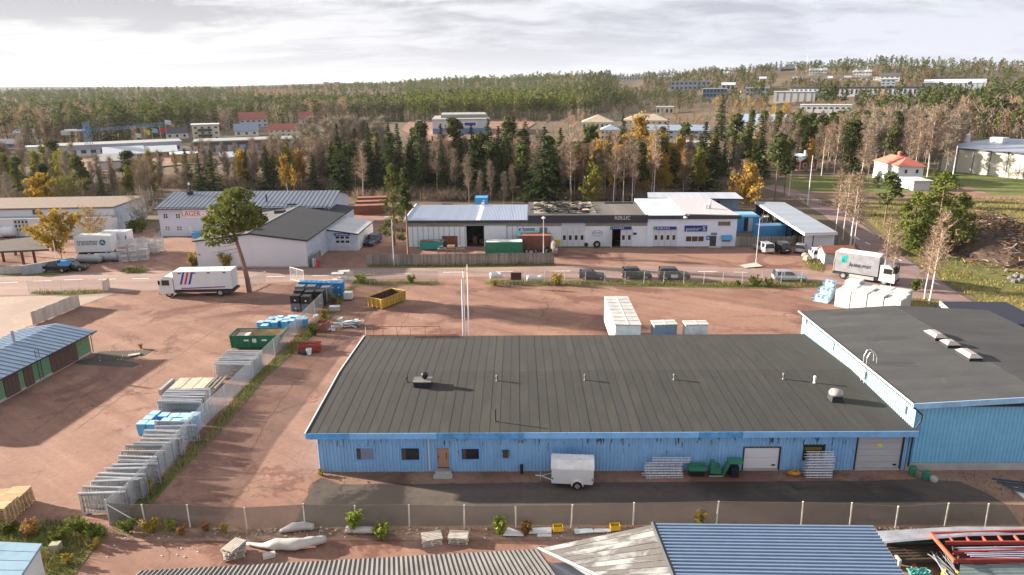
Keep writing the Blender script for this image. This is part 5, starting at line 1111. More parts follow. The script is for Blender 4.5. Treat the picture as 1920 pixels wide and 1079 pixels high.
def cloud_crown(clouds,n,size,rng,flat=1.0):
 P=[];N=[];Sz=[]
 for(c,r)in clouds:
  c=np.array(c);r=np.array(r)*np.ones(3);k=int(n*np.prod(r)**(1/1.6)/3)+8
  d=rng.normal(size=(k,3));d/=np.linalg.norm(d,axis=1)[:,None];rad=rng.uniform(.45,1.06,k)**.6
  P.append(c+d*r*rad[:,None]);N.append(d*.7+rng.normal(size=(k,3))*.6+np.array([0,0,.5]));Sz.append(size*rng.uniform(.6,1.35,k))
 P=np.concatenate(P);N=np.concatenate(N);Sz=np.concatenate(Sz)
 return tri_leaves(P,N,Sz,rng,1.25)
def skeleton(H,rng,nb,spread,z0,ang=.7,wob=.02,r0=.16,lean=0.0):
 """trunk and main limbs; returns builder plus limb segments"""
 mb=MB();n=6;x=y=0;pts=[]
 for i in range(n+1):
  f=i/n;pts.append(Vector((lean*H*f*f+x,y,H*f*.97)));x+=rng.normal()*wob*H*.25;y+=rng.normal()*wob*H*.25
 for i in range(n):mb.tube(pts[i],pts[i+1],r0*(1-.85*i/n)*H/15,r0*(1-.85*(i+1)/n)*H/15,6,False)
 limbs=[]
 for k in range(nb):
  f=z0+(1-z0)*((k+rng.uniform(0,.9))/nb);i=min(n-1,int(f*n));a=pts[i].lerp(pts[i+1],f*n-i);t=rng.uniform(0,2*math.pi)
  L=spread*H*(1.05-f)**.6*rng.uniform(.6,1.15);up=math.cos(ang)*rng.uniform(.6,1.2)
  d=Vector((math.cos(t)*math.sin(ang),math.sin(t)*math.sin(ang),up)).normalized();mid=a+d*L*.55;e=mid+(d+Vector((0,0,.35*rng.uniform(-.3,1)))).normalized()*L*.5
  rb=r0*.42*(1-f*.6)*H/15;mb.tube(a,mid,rb,rb*.6,4,False);mb.tube(mid,e,rb*.6,rb*.2,4,False);limbs+=[(a,mid),(mid,e)]
 limbs+=[(pts[n-1],pts[n])]
 return mb,limbs
def twigs(limbs,n,L,rng,w=.05,droop=.1,up=.35):
 A=[];Bv=[]
 wts=np.array([(b-a).length for a,b in limbs]);idx=rng.choice(len(limbs),n,p=wts/wts.sum())
 for k in idx:
  a,b=limbs[k];d=(b-a).normalized();q=a.lerp(b,rng.uniform(.1,1));v=Vector(rng.normal(size=3))*.75+d*.8+Vector((0,0,up));v.normalize();l=L*rng.uniform(.5,1.25);e=q+v*l
  A.append(q);Bv.append(e)
  for _ in range(2):
   s=q.lerp(e,rng.uniform(.3,.9));v2=(v+Vector(rng.normal(size=3))*.6+Vector((0,0,-droop))).normalized();A.append(s);Bv.append(s+v2*l*rng.uniform(.35,.7))
 return np.array(A),np.array(Bv)
PROTO={}
def add_proto(k,trunk,crown,tm,cm,H):PROTO.setdefault(k,[]).append((trunk.mesh('trunk',tm),tri_mesh('crown',crown,cm),H))
for s in range(4):
 rng=np.random.default_rng(10+s)
 tb=MB().tube((0,0,0),(0,0,19.6),.24,.03,6,False);add_proto('S',tb,spruce_crown(20,3.5+.4*s,rng,30+s,11,5),bark['S'],LM['S'],20)
 add_proto('R',MB().tube((0,0,0),(0,0,19.6),.24,.03,6,False),spruce_crown(20,3.1,rng,24,9,4,2),bark['S'],LM['R'],20)
 for kind in('P','Q'):
  tb,limbs=skeleton(17,rng,15,.19,.38,1.05,.012,.17)
  cl=[(tuple(b),(1.5*rng.uniform(.75,1.25),1.5*rng.uniform(.75,1.25),.85*rng.uniform(.8,1.2)))for a,b in limbs[1::2]]+[((0,0,16.4),(1.5,1.5,1.0)),((.3,.2,15),(1.9,1.9,1.0))]
  add_proto(kind,tb,cloud_crown(cl,120,.62,rng),bark['P'],LM[kind],17.2)
 for kind,dn,tbm in(('B',700,'B'),('G',900,'B'),('O',800,'T'),('T',430,'T')):
  tb,limbs=skeleton(15,rng,20,.20 if kind!='G' else .24,.28 if kind!='T' else .36,.62,.02,.12)
  a,b=twigs(limbs,dn,1.5,rng,droop=.3,up=.45 if kind!='T' else .2);V=slivers(a,b,.075 if kind in 'BT' else .085,rng)
  add_proto(kind,tb,V,bark[tbm],LM[kind],15.6)
 for kind,tbm in(('Y','T'),('W','B'),('L','B')):
  tb,limbs=skeleton(13,rng,18,.26,.2,.75,.02,.13);a,b=twigs(limbs,420,1.2,rng)
  pts=a+(b-a)*rng.uniform(.3,1.1,(len(a),1));pts=np.concatenate([pts,b]);nn=rng.normal(size=pts.shape);V=np.concatenate([tri_leaves(pts,nn,rng.uniform(.32,.55,len(pts)),rng),slivers(a,b,.04,rng)])
  add_proto(kind,tb,V,bark[tbm],LM[kind],13.5)
KIND={'S':('spruce','spruce_tree','dark green spruce'),'P':('pine','pine_tree','green pine'),'Q':('pine','pine_tree','sunlit yellow green pine'),'B':('bare tree','bare_tree','bare brown tree'),'G':('bare tree','bare_tree','pale grey leafless tree'),'O':('bare tree','birch_tree','orange brown birch'),'T':('birch','birch_tree','leafless white trunked birch'),'Y':('birch','birch_tree','amber leaved birch'),'W':('maple','maple_tree','golden yellow leafy tree'),'L':('leafy tree','leafy_tree','yellow green leafy tree'),'R':('larch','larch_tree','rusty brown larch')}
TREES=[]
def tree_px(k,px,yb_,yt,label=None,wide=1.0):
 p=hit(px,yb_);d=ray(px,yt);D=math.hypot(p.x,p.y);h=CAMH+d.z*D/math.hypot(d.x,d.y)-p.z
 TREES.append((k,p,h,label,wide))
for a in(('G',22,390,322),('Q',38,386,318,'small bright green pine behind the left end of the long white building'),('L',124,391,330),('B',152,390,333),('P',163,386,312),('S',196,391,324),('S',208,389,330),('P',246,356,283,'broad crowned pine left of the lavender storage building',1.4),('L',232,390,342),('T',266,385,296),('T',288,380,292),('B',305,370,300),('S',381,376,286,'left one of a pair of dark spruces behind the lavender building'),('S',404,374,281,'right one of a pair of dark spruces behind the lavender building'),('P',108,332,263,'wide dark pine beside the white triangular banner',1.5),('S',58,285,240),('B',38,305,258),('T',100,270,218),('B',350,368,298),('B',442,360,300),('S',504,356,273),('S',590,358,286),('Y',540,362,292),('Y',552,360,305),('G',590,340,232,None,1.3),('G',618,336,222,None,1.3),('G',645,334,216,None,1.3),('G',668,332,214,None,1.3),('G',690,332,220,None,1.3),('G',706,336,236,None,1.2),('G',560,345,250,None,1.3),('S',640,366,231),('S',652,362,262),('S',697,366,231),('P',690,366,280),('S',734,356,230),('S',750,360,231),('S',776,358,241),('P',794,352,229),('S',830,356,232),('P',854,352,223),('S',886,352,234),('P',902,350,250),('S',917,350,221),('P',955,348,219),('S',936,350,236),('S',985,352,228),('S',1020,381,237,'broad dark spruce close behind the torn roof',1.25),('S',1050,366,239),('P',1106,350,236),('S',1165,322,212),('R',1247,338,222,'rusty brown larch between the yellow birch and a pine'),('P',1281,330,231),('S',1316,363,228,'big dark spruce behind the rear hall',1.25),('S',1350,270,176,'slim dark spruce standing high in the town'),('S',1421,335,219),('S',1336,345,238),('P',1390,330,250),('S',1366,320,222),('P',1375,320,215),('Y',1196,335,216,'tall amber birch in the middle of the belt behind the workshop'),('Y',1222,375,268),('Y',1242,374,300),('Y',1205,372,300),('L',1125,380,330),('T',1150,385,246),('T',1168,381,262),('T',1070,378,262),('T',1077,374,280),('T',1185,382,268),('T',1225,378,232),('T',1000,372,270),('T',820,366,262),('T',842,366,258),('B',880,382,290),('B',920,378,300),('G',945,384,322),('B',962,384,310),('B',900,380,320),('P',1452,378,252,'tall dark pine beside the side road bend',1.15),('P',1470,368,262),('P',1500,275,214),('P',1520,278,213),('T',1562,338,226),('S',1600,340,262),('P',1590,320,240),('T',1640,315,236),('T',1655,312,240),('T',1712,333,226),('B',1700,336,222,None,1.2),('T',1738,333,214),('B',1772,331,232,None,1.2),('P',1668,326,238),('B',1625,345,240),('T',1612,352,246),('P',1578,318,228),('T',1540,330,236),('G',1760,325,248,None,1.2),('Y',1517,322,262),('P',1400,300,236),('Q',1545,290,222),('T',1566,440,316,'slim white birch at the end of the long low shed'),('T',1580,452,322,'white birch just right of the long low shed'),('T',1592,474,318,'twin trunked white birch right behind the red roofed shed',1.2),('T',1600,470,340,'leaning white birch behind the red roofed shed'),('P',1658,422,322,'dark pine right of the side road with two trunks',1.2),('T',1654,536,402,'thin white birch in front of the postal truck cab, left one'),('T',1669,538,428,'thin white birch in front of the postal truck cab, right one'),('T',1733,562,425,'white birch leaning beside the stacked white bales'),('T',1741,572,392,'tallest white birch at the corner of the side road'),('B',1727,545,462,'short dark trunked bare tree behind the white bales'),('P',1640,366,330,'small pine in front of the white house',1.4),('Q',1750,350,320,'low bright pine right of the white house',1.5),('B',1855,330,308),('B',1905,340,318),('W',1470,222,196,'yellow tree in front of the white flat block',1.3),('W',1372,234,214,'golden tree left of the blue roofed sports hall',1.3),('W',117,274,254),('W',178,268,250),('W',590,240,219,'bright orange tree right of the red roofed cottage',1.3)):
 tree_px(*a)
def scatter(kinds,x0,x1,y0,y1,n,h0,h1,seed,wide=1.0):
 r=random.Random(seed)
 for _ in range(n):
  px,py=r.uniform(x0,x1),r.uniform(y0,y1);p=hit(px,py)
  az=math.atan2(p.x,p.y);D=math.hypot(p.x,p.y)
  if any(a<az<b and D0<D<D1 for a,b,D0,D1 in FAR):continue
  TREES.append((r.choice(kinds),p,r.uniform(h0,h1),None,wide*r.uniform(.85,1.2)))
for a in(('BBBGTLBP',-60,292,340,386,80,8,13,1),('BBGTTBS',292,660,330,354,74,9,14,2),('BSBTSGPS',655,1000,336,372,92,9,15,3),('BSTTPP',1000,1210,340,376,56,9,14,4),('BPTYPSS',1200,1425,306,352,60,9,14,5),('YYLOG',1085,1310,338,376,26,9,14,24),('LYOB',440,640,336,356,16,8,12,25),('BBTG',1600,1800,294,324,46,14,19,26),('GGG',545,725,306,332,26,14,18.5,6,1.2),('BOOBG',1050,1335,226,300,90,8,12,7),('BOOBPW',1335,1505,196,262,100,8,12,8),('PBSTB',1420,1640,270,322,64,10,16,9),('BBTBP',1585,1800,230,300,130,11,17,10),('BT',1690,1790,292,316,8,8,11,11),('TTTT',1790,1990,238,254,34,15,18.5,12),('PPPB',1700,2000,200,236,80,12,16,13),('PBTS',-60,300,258,300,44,9,14,14),('WO',235,330,252,264,6,6,8,15),('OOBB',330,610,236,268,30,4,7,16),('QPQQ',620,1060,208,226,110,14,18,17),('PBSB',-80,640,226,250,120,12,17,18),('PSPB',1400,1640,245,300,50,10,16,19),('BGB',1000,1200,300,345,26,7,11,20),('BOB',930,1090,232,262,24,6,9,21),('BBG',600,800,262,300,26,6,10,22),('PQ',1000,1180,186,212,40,13,17,23)):
 scatter(*a)
rs_=random.Random(31)
HILL=[]
for _ in range(3000):
 x=rs_.uniform(1120,1760);p=hit(x,rs_.uniform(138,205)if x>1300 else rs_.uniform(150,215))
 if p is None:continue
 az=math.atan2(p.x,p.y);D=math.hypot(p.x,p.y)
 if D<1500 and not any(a<az<b and D0<D<D1 for a,b,D0,D1 in FAR):HILL.append((rs_.choice('PPBBOPPBG'),p.x,p.y,p.z,rs_.uniform(6,11)))
rngf=np.random.default_rng(77)
def front_D(az):
 return np.interp(az,[-44,-36,-27,-22,-14,-10,3,6,9,14,20,30,36,44],[360,380,430,500,560,545,540,640,720,640,560,430,370,350])
FOREST=list(HILL)
azs=rngf.uniform(-41,41,26000);u=rngf.uniform(0,1,26000)
Ds=front_D(azs)+(u**1.55)*2100
xs,ys=Ds*np.sin(np.radians(azs)),Ds*np.cos(np.radians(azs));zs_=terrain_z(xs,ys)
keep=np.ones(len(azs),bool);azr=np.radians(azs)
for a,b,D0,D1 in FAR:keep&=~((azr>a)&(azr<b)&(Ds>D0)&(Ds<D1))
town=(azs>13)&(azs<30)&(Ds>520)&(Ds<820);keep&=~(town&(rngf.uniform(0,1,len(azs))<.25))
ipk=np.nonzero(keep)[0]
tone=np.sin(xs/90.0+2)*np.cos(ys/110.0)*.9+.5*np.sin(xs/37.0)*np.sin(ys/61.0+xs/80.0)+rngf.normal(size=len(azs))*.3
NEARF=[]
for i in ipk:
 if len(FOREST)>17000:break
 a,D=azs[i],Ds[i];r=rngf.uniform()
 if a<-9:k=('B' if r<.75 else 'O')if tone[i]>.5 else('P' if r<.55 else 'S' if r<.8 else 'B')
 elif a<6:k='Q' if D<760 and r<.6 else('P' if r<.8 else 'B' if r<.92 else 'O')
 else :k='O' if tone[i]>1.1 and D<800 else 'B' if tone[i]>.7 else('P' if r<.8 else 'Q' if r<.9 else 'B')
 FOREST.append((k,xs[i],ys[i],zs_[i],rngf.uniform(11,19)*(1+.18*tone[i])*(1 if k not in 'BO' else .85)*(1 if a<7 or D<600 else .62)))
def proj(p):
 d=Vector(p)-CAM;return 960+FPX*d.dot(R_)/d.dot(F_)
NEARZ=((120,'behind the gridded gate of the long white building'),(240,'behind the right end of the long white building'),(300,'left of the lavender storage building'),(400,'behind the chimney end of the lavender building'),(520,'behind the middle of the lavender building'),(650,'behind the right end of the lavender building'),(740,'behind the rust brown frame stacks'),(850,'behind the black plastic tanks'),(930,'behind the raised blue container'),(1000,'just left of the torn roof'),(1100,'behind the torn roof'),(1215,'behind the brown felt roof'),(1400,'behind the rear hall'),(1480,'by the bend of the side road'),(1570,'around the red timber house'),(1640,'left of the white hip roofed house'),(1730,'behind the white hip roofed house'),(4000,'beside the long beige hall'))
FARZ=((170,'at the wood edge left of the crane'),(320,'at the wood edge right of the crane'),(450,'behind the cream apartment house'),(600,'behind the red roofed villa'),(720,'left of the shop parking'),(820,'behind the parked trucks of the shop'),(920,'behind the shop'),(1060,'right of the shop'),(1200,'behind the cream school'),(1330,'in front of the glass rotunda'),(1480,'behind the blue roofed sports hall'),(1600,'around the white flat block'),(1760,'on the slope above the white house'),(4000,'on the slope above the beige hall'))
def zone(p):
 x=proj(p);D=math.hypot(p.x,p.y);z=[s for m,s in(FARZ if D>330 else NEARZ)if x<m][0]
 return z if D>330 or D<205 else 'far '+z if z.startswith('behind')else 'well beyond, '+z
def px_h(t):return t[2]/math.hypot(t[1].x,t[1].y)
TREES.sort(key=lambda t:(t[3]is None,-px_h(t)))
cnt={};REST=[];rr=random.Random(5);groups={}
for i,(k,p,h,lab,wide)in enumerate(TREES):
 cat,nm,desc=KIND[k]
 if i>=620 or cnt.get(cat,0)>=285:FOREST.append((k,p.x,p.y,p.z,h));continue
 cnt[cat]=cnt.get(cat,0)+1
 tm,cm,H0=PROTO[k][i%4];s=h/H0
 size='tall' if h>15 else 'small' if h<9.5 else 'medium'
 l=lab or size+' '+desc+' '+zone(p)
 t=thing(nm,l,cat,p,rr.uniform(0,6.28),None if lab else size+' '+(desc+'s ').replace('birchs','birches').replace('larchs','larches')+zone(p))
 s2=s*wide*rr.uniform(.92,1.08)*(1.0 if k!='S' else min(1.3,.95+.28*15/max(8,h)));t.scale=(s2,s2,s)
 link('trunk',tm,t);link('crown',cm,t)
def far_variants():
 out={}
 rng=np.random.default_rng(3)
 for k in 'SRPQBGOTYWL':
  vs=[]
  for _ in range(5):
   if k in 'SR':V=spruce_crown(20,2.9,rng,9,6,2,1)*np.array([1,1,1]);c=V.reshape(-1,3,3);m_=c.mean(1,keepdims=True);V=(m_+(c-m_)*2.3).reshape(-1,3)/20
   elif k in 'PQ':
    cl=[((rng.uniform(-.09,.09),rng.uniform(-.09,.09),z),(.11*w,.11*w,.075))for z,w in((.55,.9),(.66,1.15),(.76,1.2),(.86,1.0),(.95,.6))]
    P=[];
    for c,r in cl:
     d=rng.normal(size=(15,3));d/=np.linalg.norm(d,axis=1)[:,None];P.append(np.array(c)+d*np.array(r)*rng.uniform(.5,1.15,(15,1)))
    P=np.concatenate(P);V=np.concatenate([tri_leaves(P,rng.normal(size=P.shape)+np.array([0,0,.5]),rng.uniform(.05,.085,len(P)),rng,1.1),np.array([[-.012,0,0],[.012,0,0],[0,0,.8],[0,-.012,0],[0,.012,0],[0,0,.8]])])
   else :
    n=70;t=rng.uniform(0,6.28,n);z0=rng.uniform(.2,.85,n);a=np.stack([0*z0,0*z0,z0],1)+rng.normal(size=(n,3))*.04;L=rng.uniform(.1,.25,n);b=a+np.stack([np.cos(t)*L*.7,np.sin(t)*L*.7,L*.9],1)
    V=np.concatenate([slivers(a,b,.022,rng),np.array([[-.012,0,0],[.012,0,0],[0,0,.9],[0,-.012,0],[0,.012,0],[0,0,.9]])])
   vs.append(V)
  out[k]=vs
 return out
FV=far_variants()
def forest_obj(name,items):
 ks=sorted({i[0]for i in items});chunks=[];mids=[]
 rng=np.random.default_rng(9)
 for k,x,y,z,h in items:
  V=FV[k][rng.integers(5)];a=rng.uniform(0,6.28);c,s=math.cos(a),math.sin(a);w=h*rng.uniform(.85,1.25)
  Q=np.empty_like(V);Q[:,0]=(V[:,0]*c-V[:,1]*s)*w+x;Q[:,1]=(V[:,0]*s+V[:,1]*c)*w+y;Q[:,2]=V[:,2]*h+z-.2
  chunks.append(Q);mids.append(np.full(len(V)//3,ks.index(k),np.int32))
 me=tri_mesh(name,np.concatenate(chunks),[LM[k]for k in ks]);me.polygons.foreach_set('material_index',np.concatenate(mids));me.update()
 o=link(name,me);o['kind']='stuff';return o
fl_=[f for f in FOREST if math.atan2(f[1],f[2])<R(5)];fr_=[f for f in FOREST if math.atan2(f[1],f[2])>=R(5)]
forest_obj('forest',fl_);forest_obj('forest',fr_)
print('trees',cnt,len(FOREST))
# fences
def wires(mb,a,b,h,sp,w,z0=.05,sag=0.0):
 """diagonal chain-link wires between two ground points, thin real strands"""
 a=Vector(a);b=Vector(b);d=b-a;L=d.length;d=d/L;up=Vector((0,0,1));nrm=d.cross(up)*w*.5
 n=int((L+h)/sp)
 for s_ in(1,-1):
  for i in range(n+1):
   x0=i*sp-(h if s_>0 else 0);x1=x0+h*s_ if s_>0 else i*sp-h;
   if s_>0:p,q=(i*sp-h,0),(i*sp,h)
   else :p,q=(i*sp,0),(i*sp-h,h)
   (xa,za),(xb,zb)=p,q
   if xa>xb:(xa,za),(xb,zb)=(xb,zb),(xa,za)
   if xb<=0 or xa>=L:continue
   if xa<0:za+=(zb-za)*(-xa)/(xb-xa);xa=0
   if xb>L:zb=za+(zb-za)*(L-xa)/(xb-xa);xb=L
   P,Q=a+d*xa+up*(z0+za),a+d*xb+up*(z0+zb);t=(Q-P).normalized();s2=t.cross(nrm).normalized()*w*.5
   mb.face([P-s2,Q-s2,Q+s2,P+s2])
 return mb
wire_m=mat('zinc_wire',(.42,.40,.38),.6,.2,var=.1)
wire_d=mat('dull_wire',(.20,.175,.155),.75,.1,var=.1)
def chain_fence(name,label,pxs,h,sp,w,m=wire_m,postm=galv,pr=.035,gap=(),rail=True,lean=0):
 pts=[at(x,y)for x,y in pxs];o=pts[0].copy();t=thing(name,label,'fence',o);rf=random.Random(len(pts))
 for i,p in enumerate(pts):
  q=p-o;part(MB().tube(q,q+Vector((rf.uniform(-.06,.06),rf.uniform(-.05,.05),h+rf.uniform(.02,.12))),pr,n=6),'post',postm,t)
  if i<len(pts)-1 and i not in gap:
   e=pts[i+1]-o;mb=wires(MB(),q,e,h,sp,w);c=part(mb,'wire_mesh',m,t);c['kind']='stuff'
   if rail:part(MB().tube(q+Vector((0,0,h+.03)),e+Vector((0,0,h+.03)),.014,n=4),'top_wire',m,t)
 return t
chain_fence('chain_link_fence','chain link fence along the driveway in front of the blue warehouse',[(207,987),(274,990),(357,990),(464,996),(572,990),(667,991),(768,990),(871,993),(968,992),(1071,991),(1187,987),(1343,984),(1502,986),(1593,988),(1678,994),(1771,988),(1847,990),(1960,992)],1.62,.062,.021,wire_d,mat('pale_post',(.60,.57,.52),.6),.05)
a=at(207,987);b=at(274,990)
chain_fence('chain_link_fence','long chain link fence running diagonally past the stored crates and skips',[(207,987),(246,954),(287,908),(328,866),(361,824),(393,791),(424,761),(475,710),(516,668),(556,628),(590,593),(620,563),(645,543),(662,532)],1.85,.085,.02,mat('bright_wire',(.52,.52,.53),.6,.2,var=.1),galv,.045)
solo(MB().tube((0,0,1.6),(b.x-a.x,b.y-a.y,.05),.045,n=6),'brace_post',galv,'slanting brace of the front fence corner','brace',a)
chain_fence('chain_link_fence','low chain link fence by the road left of the yard entrance',[(664,531),(702,531),(742,531),(782,531),(822,532)],1.7,.12,.012)
chain_fence('chain_link_fence','chain link fence between the parked cars and the yard',[(918,531),(948,532),(984,532),(1021,532),(1059,533),(1097,533),(1134,533),(1172,533),(1207,533),(1244,533),(1282,534),(1319,534),(1355,534),(1391,534),(1428,534),(1464,534),(1502,533)],1.75,.16,.012)
chain_fence('chain_link_fence','sagging chain link fence beside the pale forecourt',[(55,552),(85,551),(117,550),(150,549),(195,548)],1.7,.14,.012)
def plank_fence(name,label,pa,pb,h,n,m=wood,gap=.02):
 A,B_=at(*pa),at(*pb);f=Frame(A,B_);t=thing(name,label,'fence',f.O,f.ang);r=random.Random(n)
 w=f.W/n;me=MB().b6(0,w-gap,-.015,.015,.06,h).mesh('plank',m)
 for i in range(n):o=link('plank',me,t,(i*w,r.uniform(-.012,.012),r.uniform(-.06,.04)));o.rotation_euler=(r.uniform(-.02,.02),r.uniform(-.012,.012),0)
 for z in(.45,h-.4):part(MB().b6(0,f.W,.03,.1,z-.05,z+.05),'rail',m,t)
 return t
plank_fence('wooden_fence','weathered grey plank fence in front of the workshop containers',(688,499),(1039,495),1.75,130)
plank_fence('wooden_fence','grey plank fence right of the workshop behind the parked cars',(1379,463),(1577,462),1.7,84)
pale=mat('pale_boards',(.55,.48,.42),.85,var=.12,rnd=.12)
plank_fence('board_fence','pale board fence behind the green shed',(62,612),(151,575),1.7,14,pale,.015)
plank_fence('board_gate','short white board gate by the forecourt fence',(194,549),(207,541),1.5,5,pale)
plank_fence('board_fence','low grey boarded retaining fence under the canopy',(-10,516),(72,512),1.2,14,concrete,.01)
def gate_frame(label,pa,pb,h):
 f=Frame(at(*pa),at(*pb));t=thing('mesh_gate',label,'gate',f.O,f.ang);L=f.W
 part(MB().tube((0,0,.1),(0,0,h),.05).tube((L,0,.1),(L,0,h),.05).tube((0,0,h),(L,0,h),.05).tube((0,0,.2),(L,0,.2),.05),'gate_frame',white,t);part(MB().tube((L/2,0,.2),(L/2,0,h),.025),'upright',white,t)
 c=part(wires(MB(),(0,0,0),(L,0,0),h-.3,.13,.012,.2),'wire_mesh',wire_m,t);c['kind']='stuff'
gate_frame('open white mesh gate beside the blue crate stacks',(546,527),(571,534),2.0);gate_frame('open white mesh gate right of the leaning pine',(471,547),(500,534),1.9)
# vehicles
tyre_m=rubber;rim_m=mat('wheel_rim',(.45,.45,.46),.35,.6)
def wheel(parent,x,y,r,w,hub=.6):
 mb=MB();n=16;prof=[(r*.62,-w/2),(r*.93,-w/2),(r,-w/2+.03),(r,w/2-.03),(r*.93,w/2),(r*.62,w/2)]
 mb.rings([[(x+q*math.cos(2*math.pi*i/n),y+z,r+q*math.sin(2*math.pi*i/n))for i in range(n)]for q,z in prof]);o=part(mb,'wheel',tyre_m,parent)
 part(MB().rings([[(x+q*math.cos(2*math.pi*i/10),y+z,r+q*math.sin(2*math.pi*i/10))for i in range(10)]for q,z in((r*.6,-w/2-.012),(r*.6,w/2+.012))]),'rim',rim_m,o)
CARS={'hatch':dict(L=4.1,W=1.72,H=1.45,hood=.30,ws=.42,rear=.98,belt=.62,tail=.02),'suv':dict(L=4.5,W=1.85,H=1.74,hood=.27,ws=.36,rear=.985,belt=.58,tail=.01),'wagon':dict(L=4.6,W=1.78,H=1.5,hood=.28,ws=.40,rear=.985,belt=.60,tail=.02),'mpv':dict(L=4.4,W=1.8,H=1.66,hood=.20,ws=.34,rear=.985,belt=.56,tail=.01),'van':dict(L=4.6,W=1.85,H=1.95,hood=.16,ws=.28,rear=.99,belt=.58,tail=.01)}
def car(kind,label,px,py,head,paint,sc=.9,door=None,roof=None):
 k=CARS[kind];L,Wd,H=k['L'],k['W'],k['H'];hw=Wd/2;p=at(px,py);t=thing('parked_car',label,'car' if kind!='van' else 'van',p+Vector((0,0,.05)),head);t.scale=(sc,sc,sc)
 zb=H*k['belt'];xf,xr=L/2,-L/2
 def X(f):return xf-L*f
 secs=[(0.0,.80,.28,zb*.62),(.02,.93,.24,zb*.76),(.08,1,.22,zb*.86),(k['hood'],1,.22,zb*.98),(k['ws']+.02,1,.22,zb),(.6,1,.22,zb*1.0),(.9,1,.22,zb*1.02),(.975,.97,.24,zb*.99),(1.0,.86,.34,zb*.90)]
 rings=[]
 for f,w,z0,z1 in secs:
  y=hw*w;zm=z0+(z1-z0)*.55;rings.append([(X(f),-y*.9,z0),(X(f),y*.9,z0),(X(f),y,z0+.12),(X(f),y*1.0,zm),(X(f),y*.93,z1),(X(f),-y*.93,z1),(X(f),-y*1.0,zm),(X(f),-y,z0+.12)])
 part(MB().rings(rings),'body',paint,t,smooth=False)
 ra,rb=k['ws']+.10,k['rear']-(.10 if kind=='hatch' else .07)
 g=[(k['hood']+.03,.90,zb*.97,zb*.98),(ra,.80,zb*.98,H-.05),(.6,.80,zb,H-.04),(rb,.78,zb,H-.06),(k['rear'],.86,zb*.97,zb*.99)]
 part(MB().rings([[(X(f),-hw*.93,z0),(X(f),hw*.93,z0),(X(f),hw*w,z1),(X(f),-hw*w,z1)]for f,w,z0,z1 in g]),'windows',glass,t)
 rr_=roof or paint
 part(MB().rings([[(X(f),-hw*w,z0),(X(f),hw*w,z0),(X(f),hw*w*.86,z1),(X(f),-hw*w*.86,z1)]for f,w,z0,z1 in((ra-.015,.81,H-.06,H-.045),(ra+.06,.82,H-.05,H),(rb-.06,.80,H-.06,H-.005),(rb+.012,.79,H-.075,H-.06))]),'roof',rr_,t)
 for f,wd in((ra+.21,.05),(k['rear']-.045,.06)):
  for s in(-1,1):part(MB().rings([[(X(f-wd*.5),s*hw*.945,zb*.99),(X(f+wd*.5),s*hw*.945,zb*.99),(X(f+wd*.35),s*hw*.815,H-.05),(X(f-wd*.65),s*hw*.815,H-.05)],[(X(f-wd*.5),s*hw*.90,zb*.99),(X(f+wd*.5),s*hw*.90,zb*.99),(X(f+wd*.35),s*hw*.77,H-.05),(X(f-wd*.65),s*hw*.77,H-.05)]]),'pillar',paint,t)
 r=.33 if kind in('suv','van','mpv')else .31
 for f in(.19,.81):
  for s in(-1,1):wheel(t,X(f),s*(hw-.1),r,.21)
 for s in(-1,1):
  part(MB().box((X(.022),s*hw*.66,zb*.68),(.1,hw*.42,.14)),'headlight',mat('lamp_glass',(.75,.75,.78),.2),t);part(MB().box((X(.99),s*hw*.74,zb*.86),(.08,hw*.28,.2)),'tail_light',mat('tail_red',(.42,.02,.02),.3),t);part(MB().box((X(k['ws']-.01),s*(hw+.08),zb+.08),(.12,.18,.13)),'mirror',paint,t)
 part(MB().box((X(.998),0,zb*.6),(.03,.5,.11)),'number_plate',cwhite,t)
 part(MB().box((X(.005),0,.38),(.05,Wd*.6,.14)),'grille',black,t)
 if door:
  for s in(-1,):part(MB().box((X(.52),s*(hw+.012),zb*.62),(1.0,.03,zb*.48)),'door',door,t,label='odd coloured front door')
 return t
dk=mat('charcoal_car_paint',(.035,.037,.042),.3,.3,spec=.5);bk=mat('black_car_paint',(.016,.017,.020),.28,.2,spec=.5);grn=mat('dark_olive_car_paint',(.05,.05,.04),.35,.2,spec=.5);sil=mat('silver_car_paint',(.45,.46,.49),.3,.6);sil2=mat('pale_silver_car_paint',(.55,.55,.58),.3,.5)
car('hatch','dark grey hatchback parked by the road, leftmost of the row',1110,524,0.0,dk,.92)
car('suv','black off-roader with roof rails, second in the roadside row',1193,523,0.0,bk,.93)
car('suv','dark olive off-roader with an odd white door',1263,524,0.0,grn,.98,door=mat('white_car_door',(.62,.62,.66),.4))
car('wagon','silver estate car parked behind the tall weeds',1479,527,R(-4),sil,.98)
car('mpv','pale silver people carrier beside the forecourt lamp post',1431,472,R(99),sil2,1.0)
car('suv','black off-roader between two silver cars at the plank fence',1463,472,R(97),bk,1.0)
car('wagon','silver estate car with dark rear window near the red shed',1502,472,R(62),sil,.96)
car('suv','navy blue car parked nose out beside the garage annex',699,459,R(-104),mat('navy_car_paint',(.02,.035,.09),.3,.2,spec=.5),1.0)
car('van','old white van with its rear half hidden by the red shed',1528,484,R(80),white,.8)
car('wagon','dark estate car half behind the lamp post below the yellow tree',138,508,R(8),bk,.9)
car('van','small white van at the shop parking far beyond the trees',788,233,R(0),cwhite,1.2)
p=at(108,510);t=thing('pickup','dark pickup with a loaded bed below the golden tree','pickup',p+Vector((0,0,.05)),R(176))
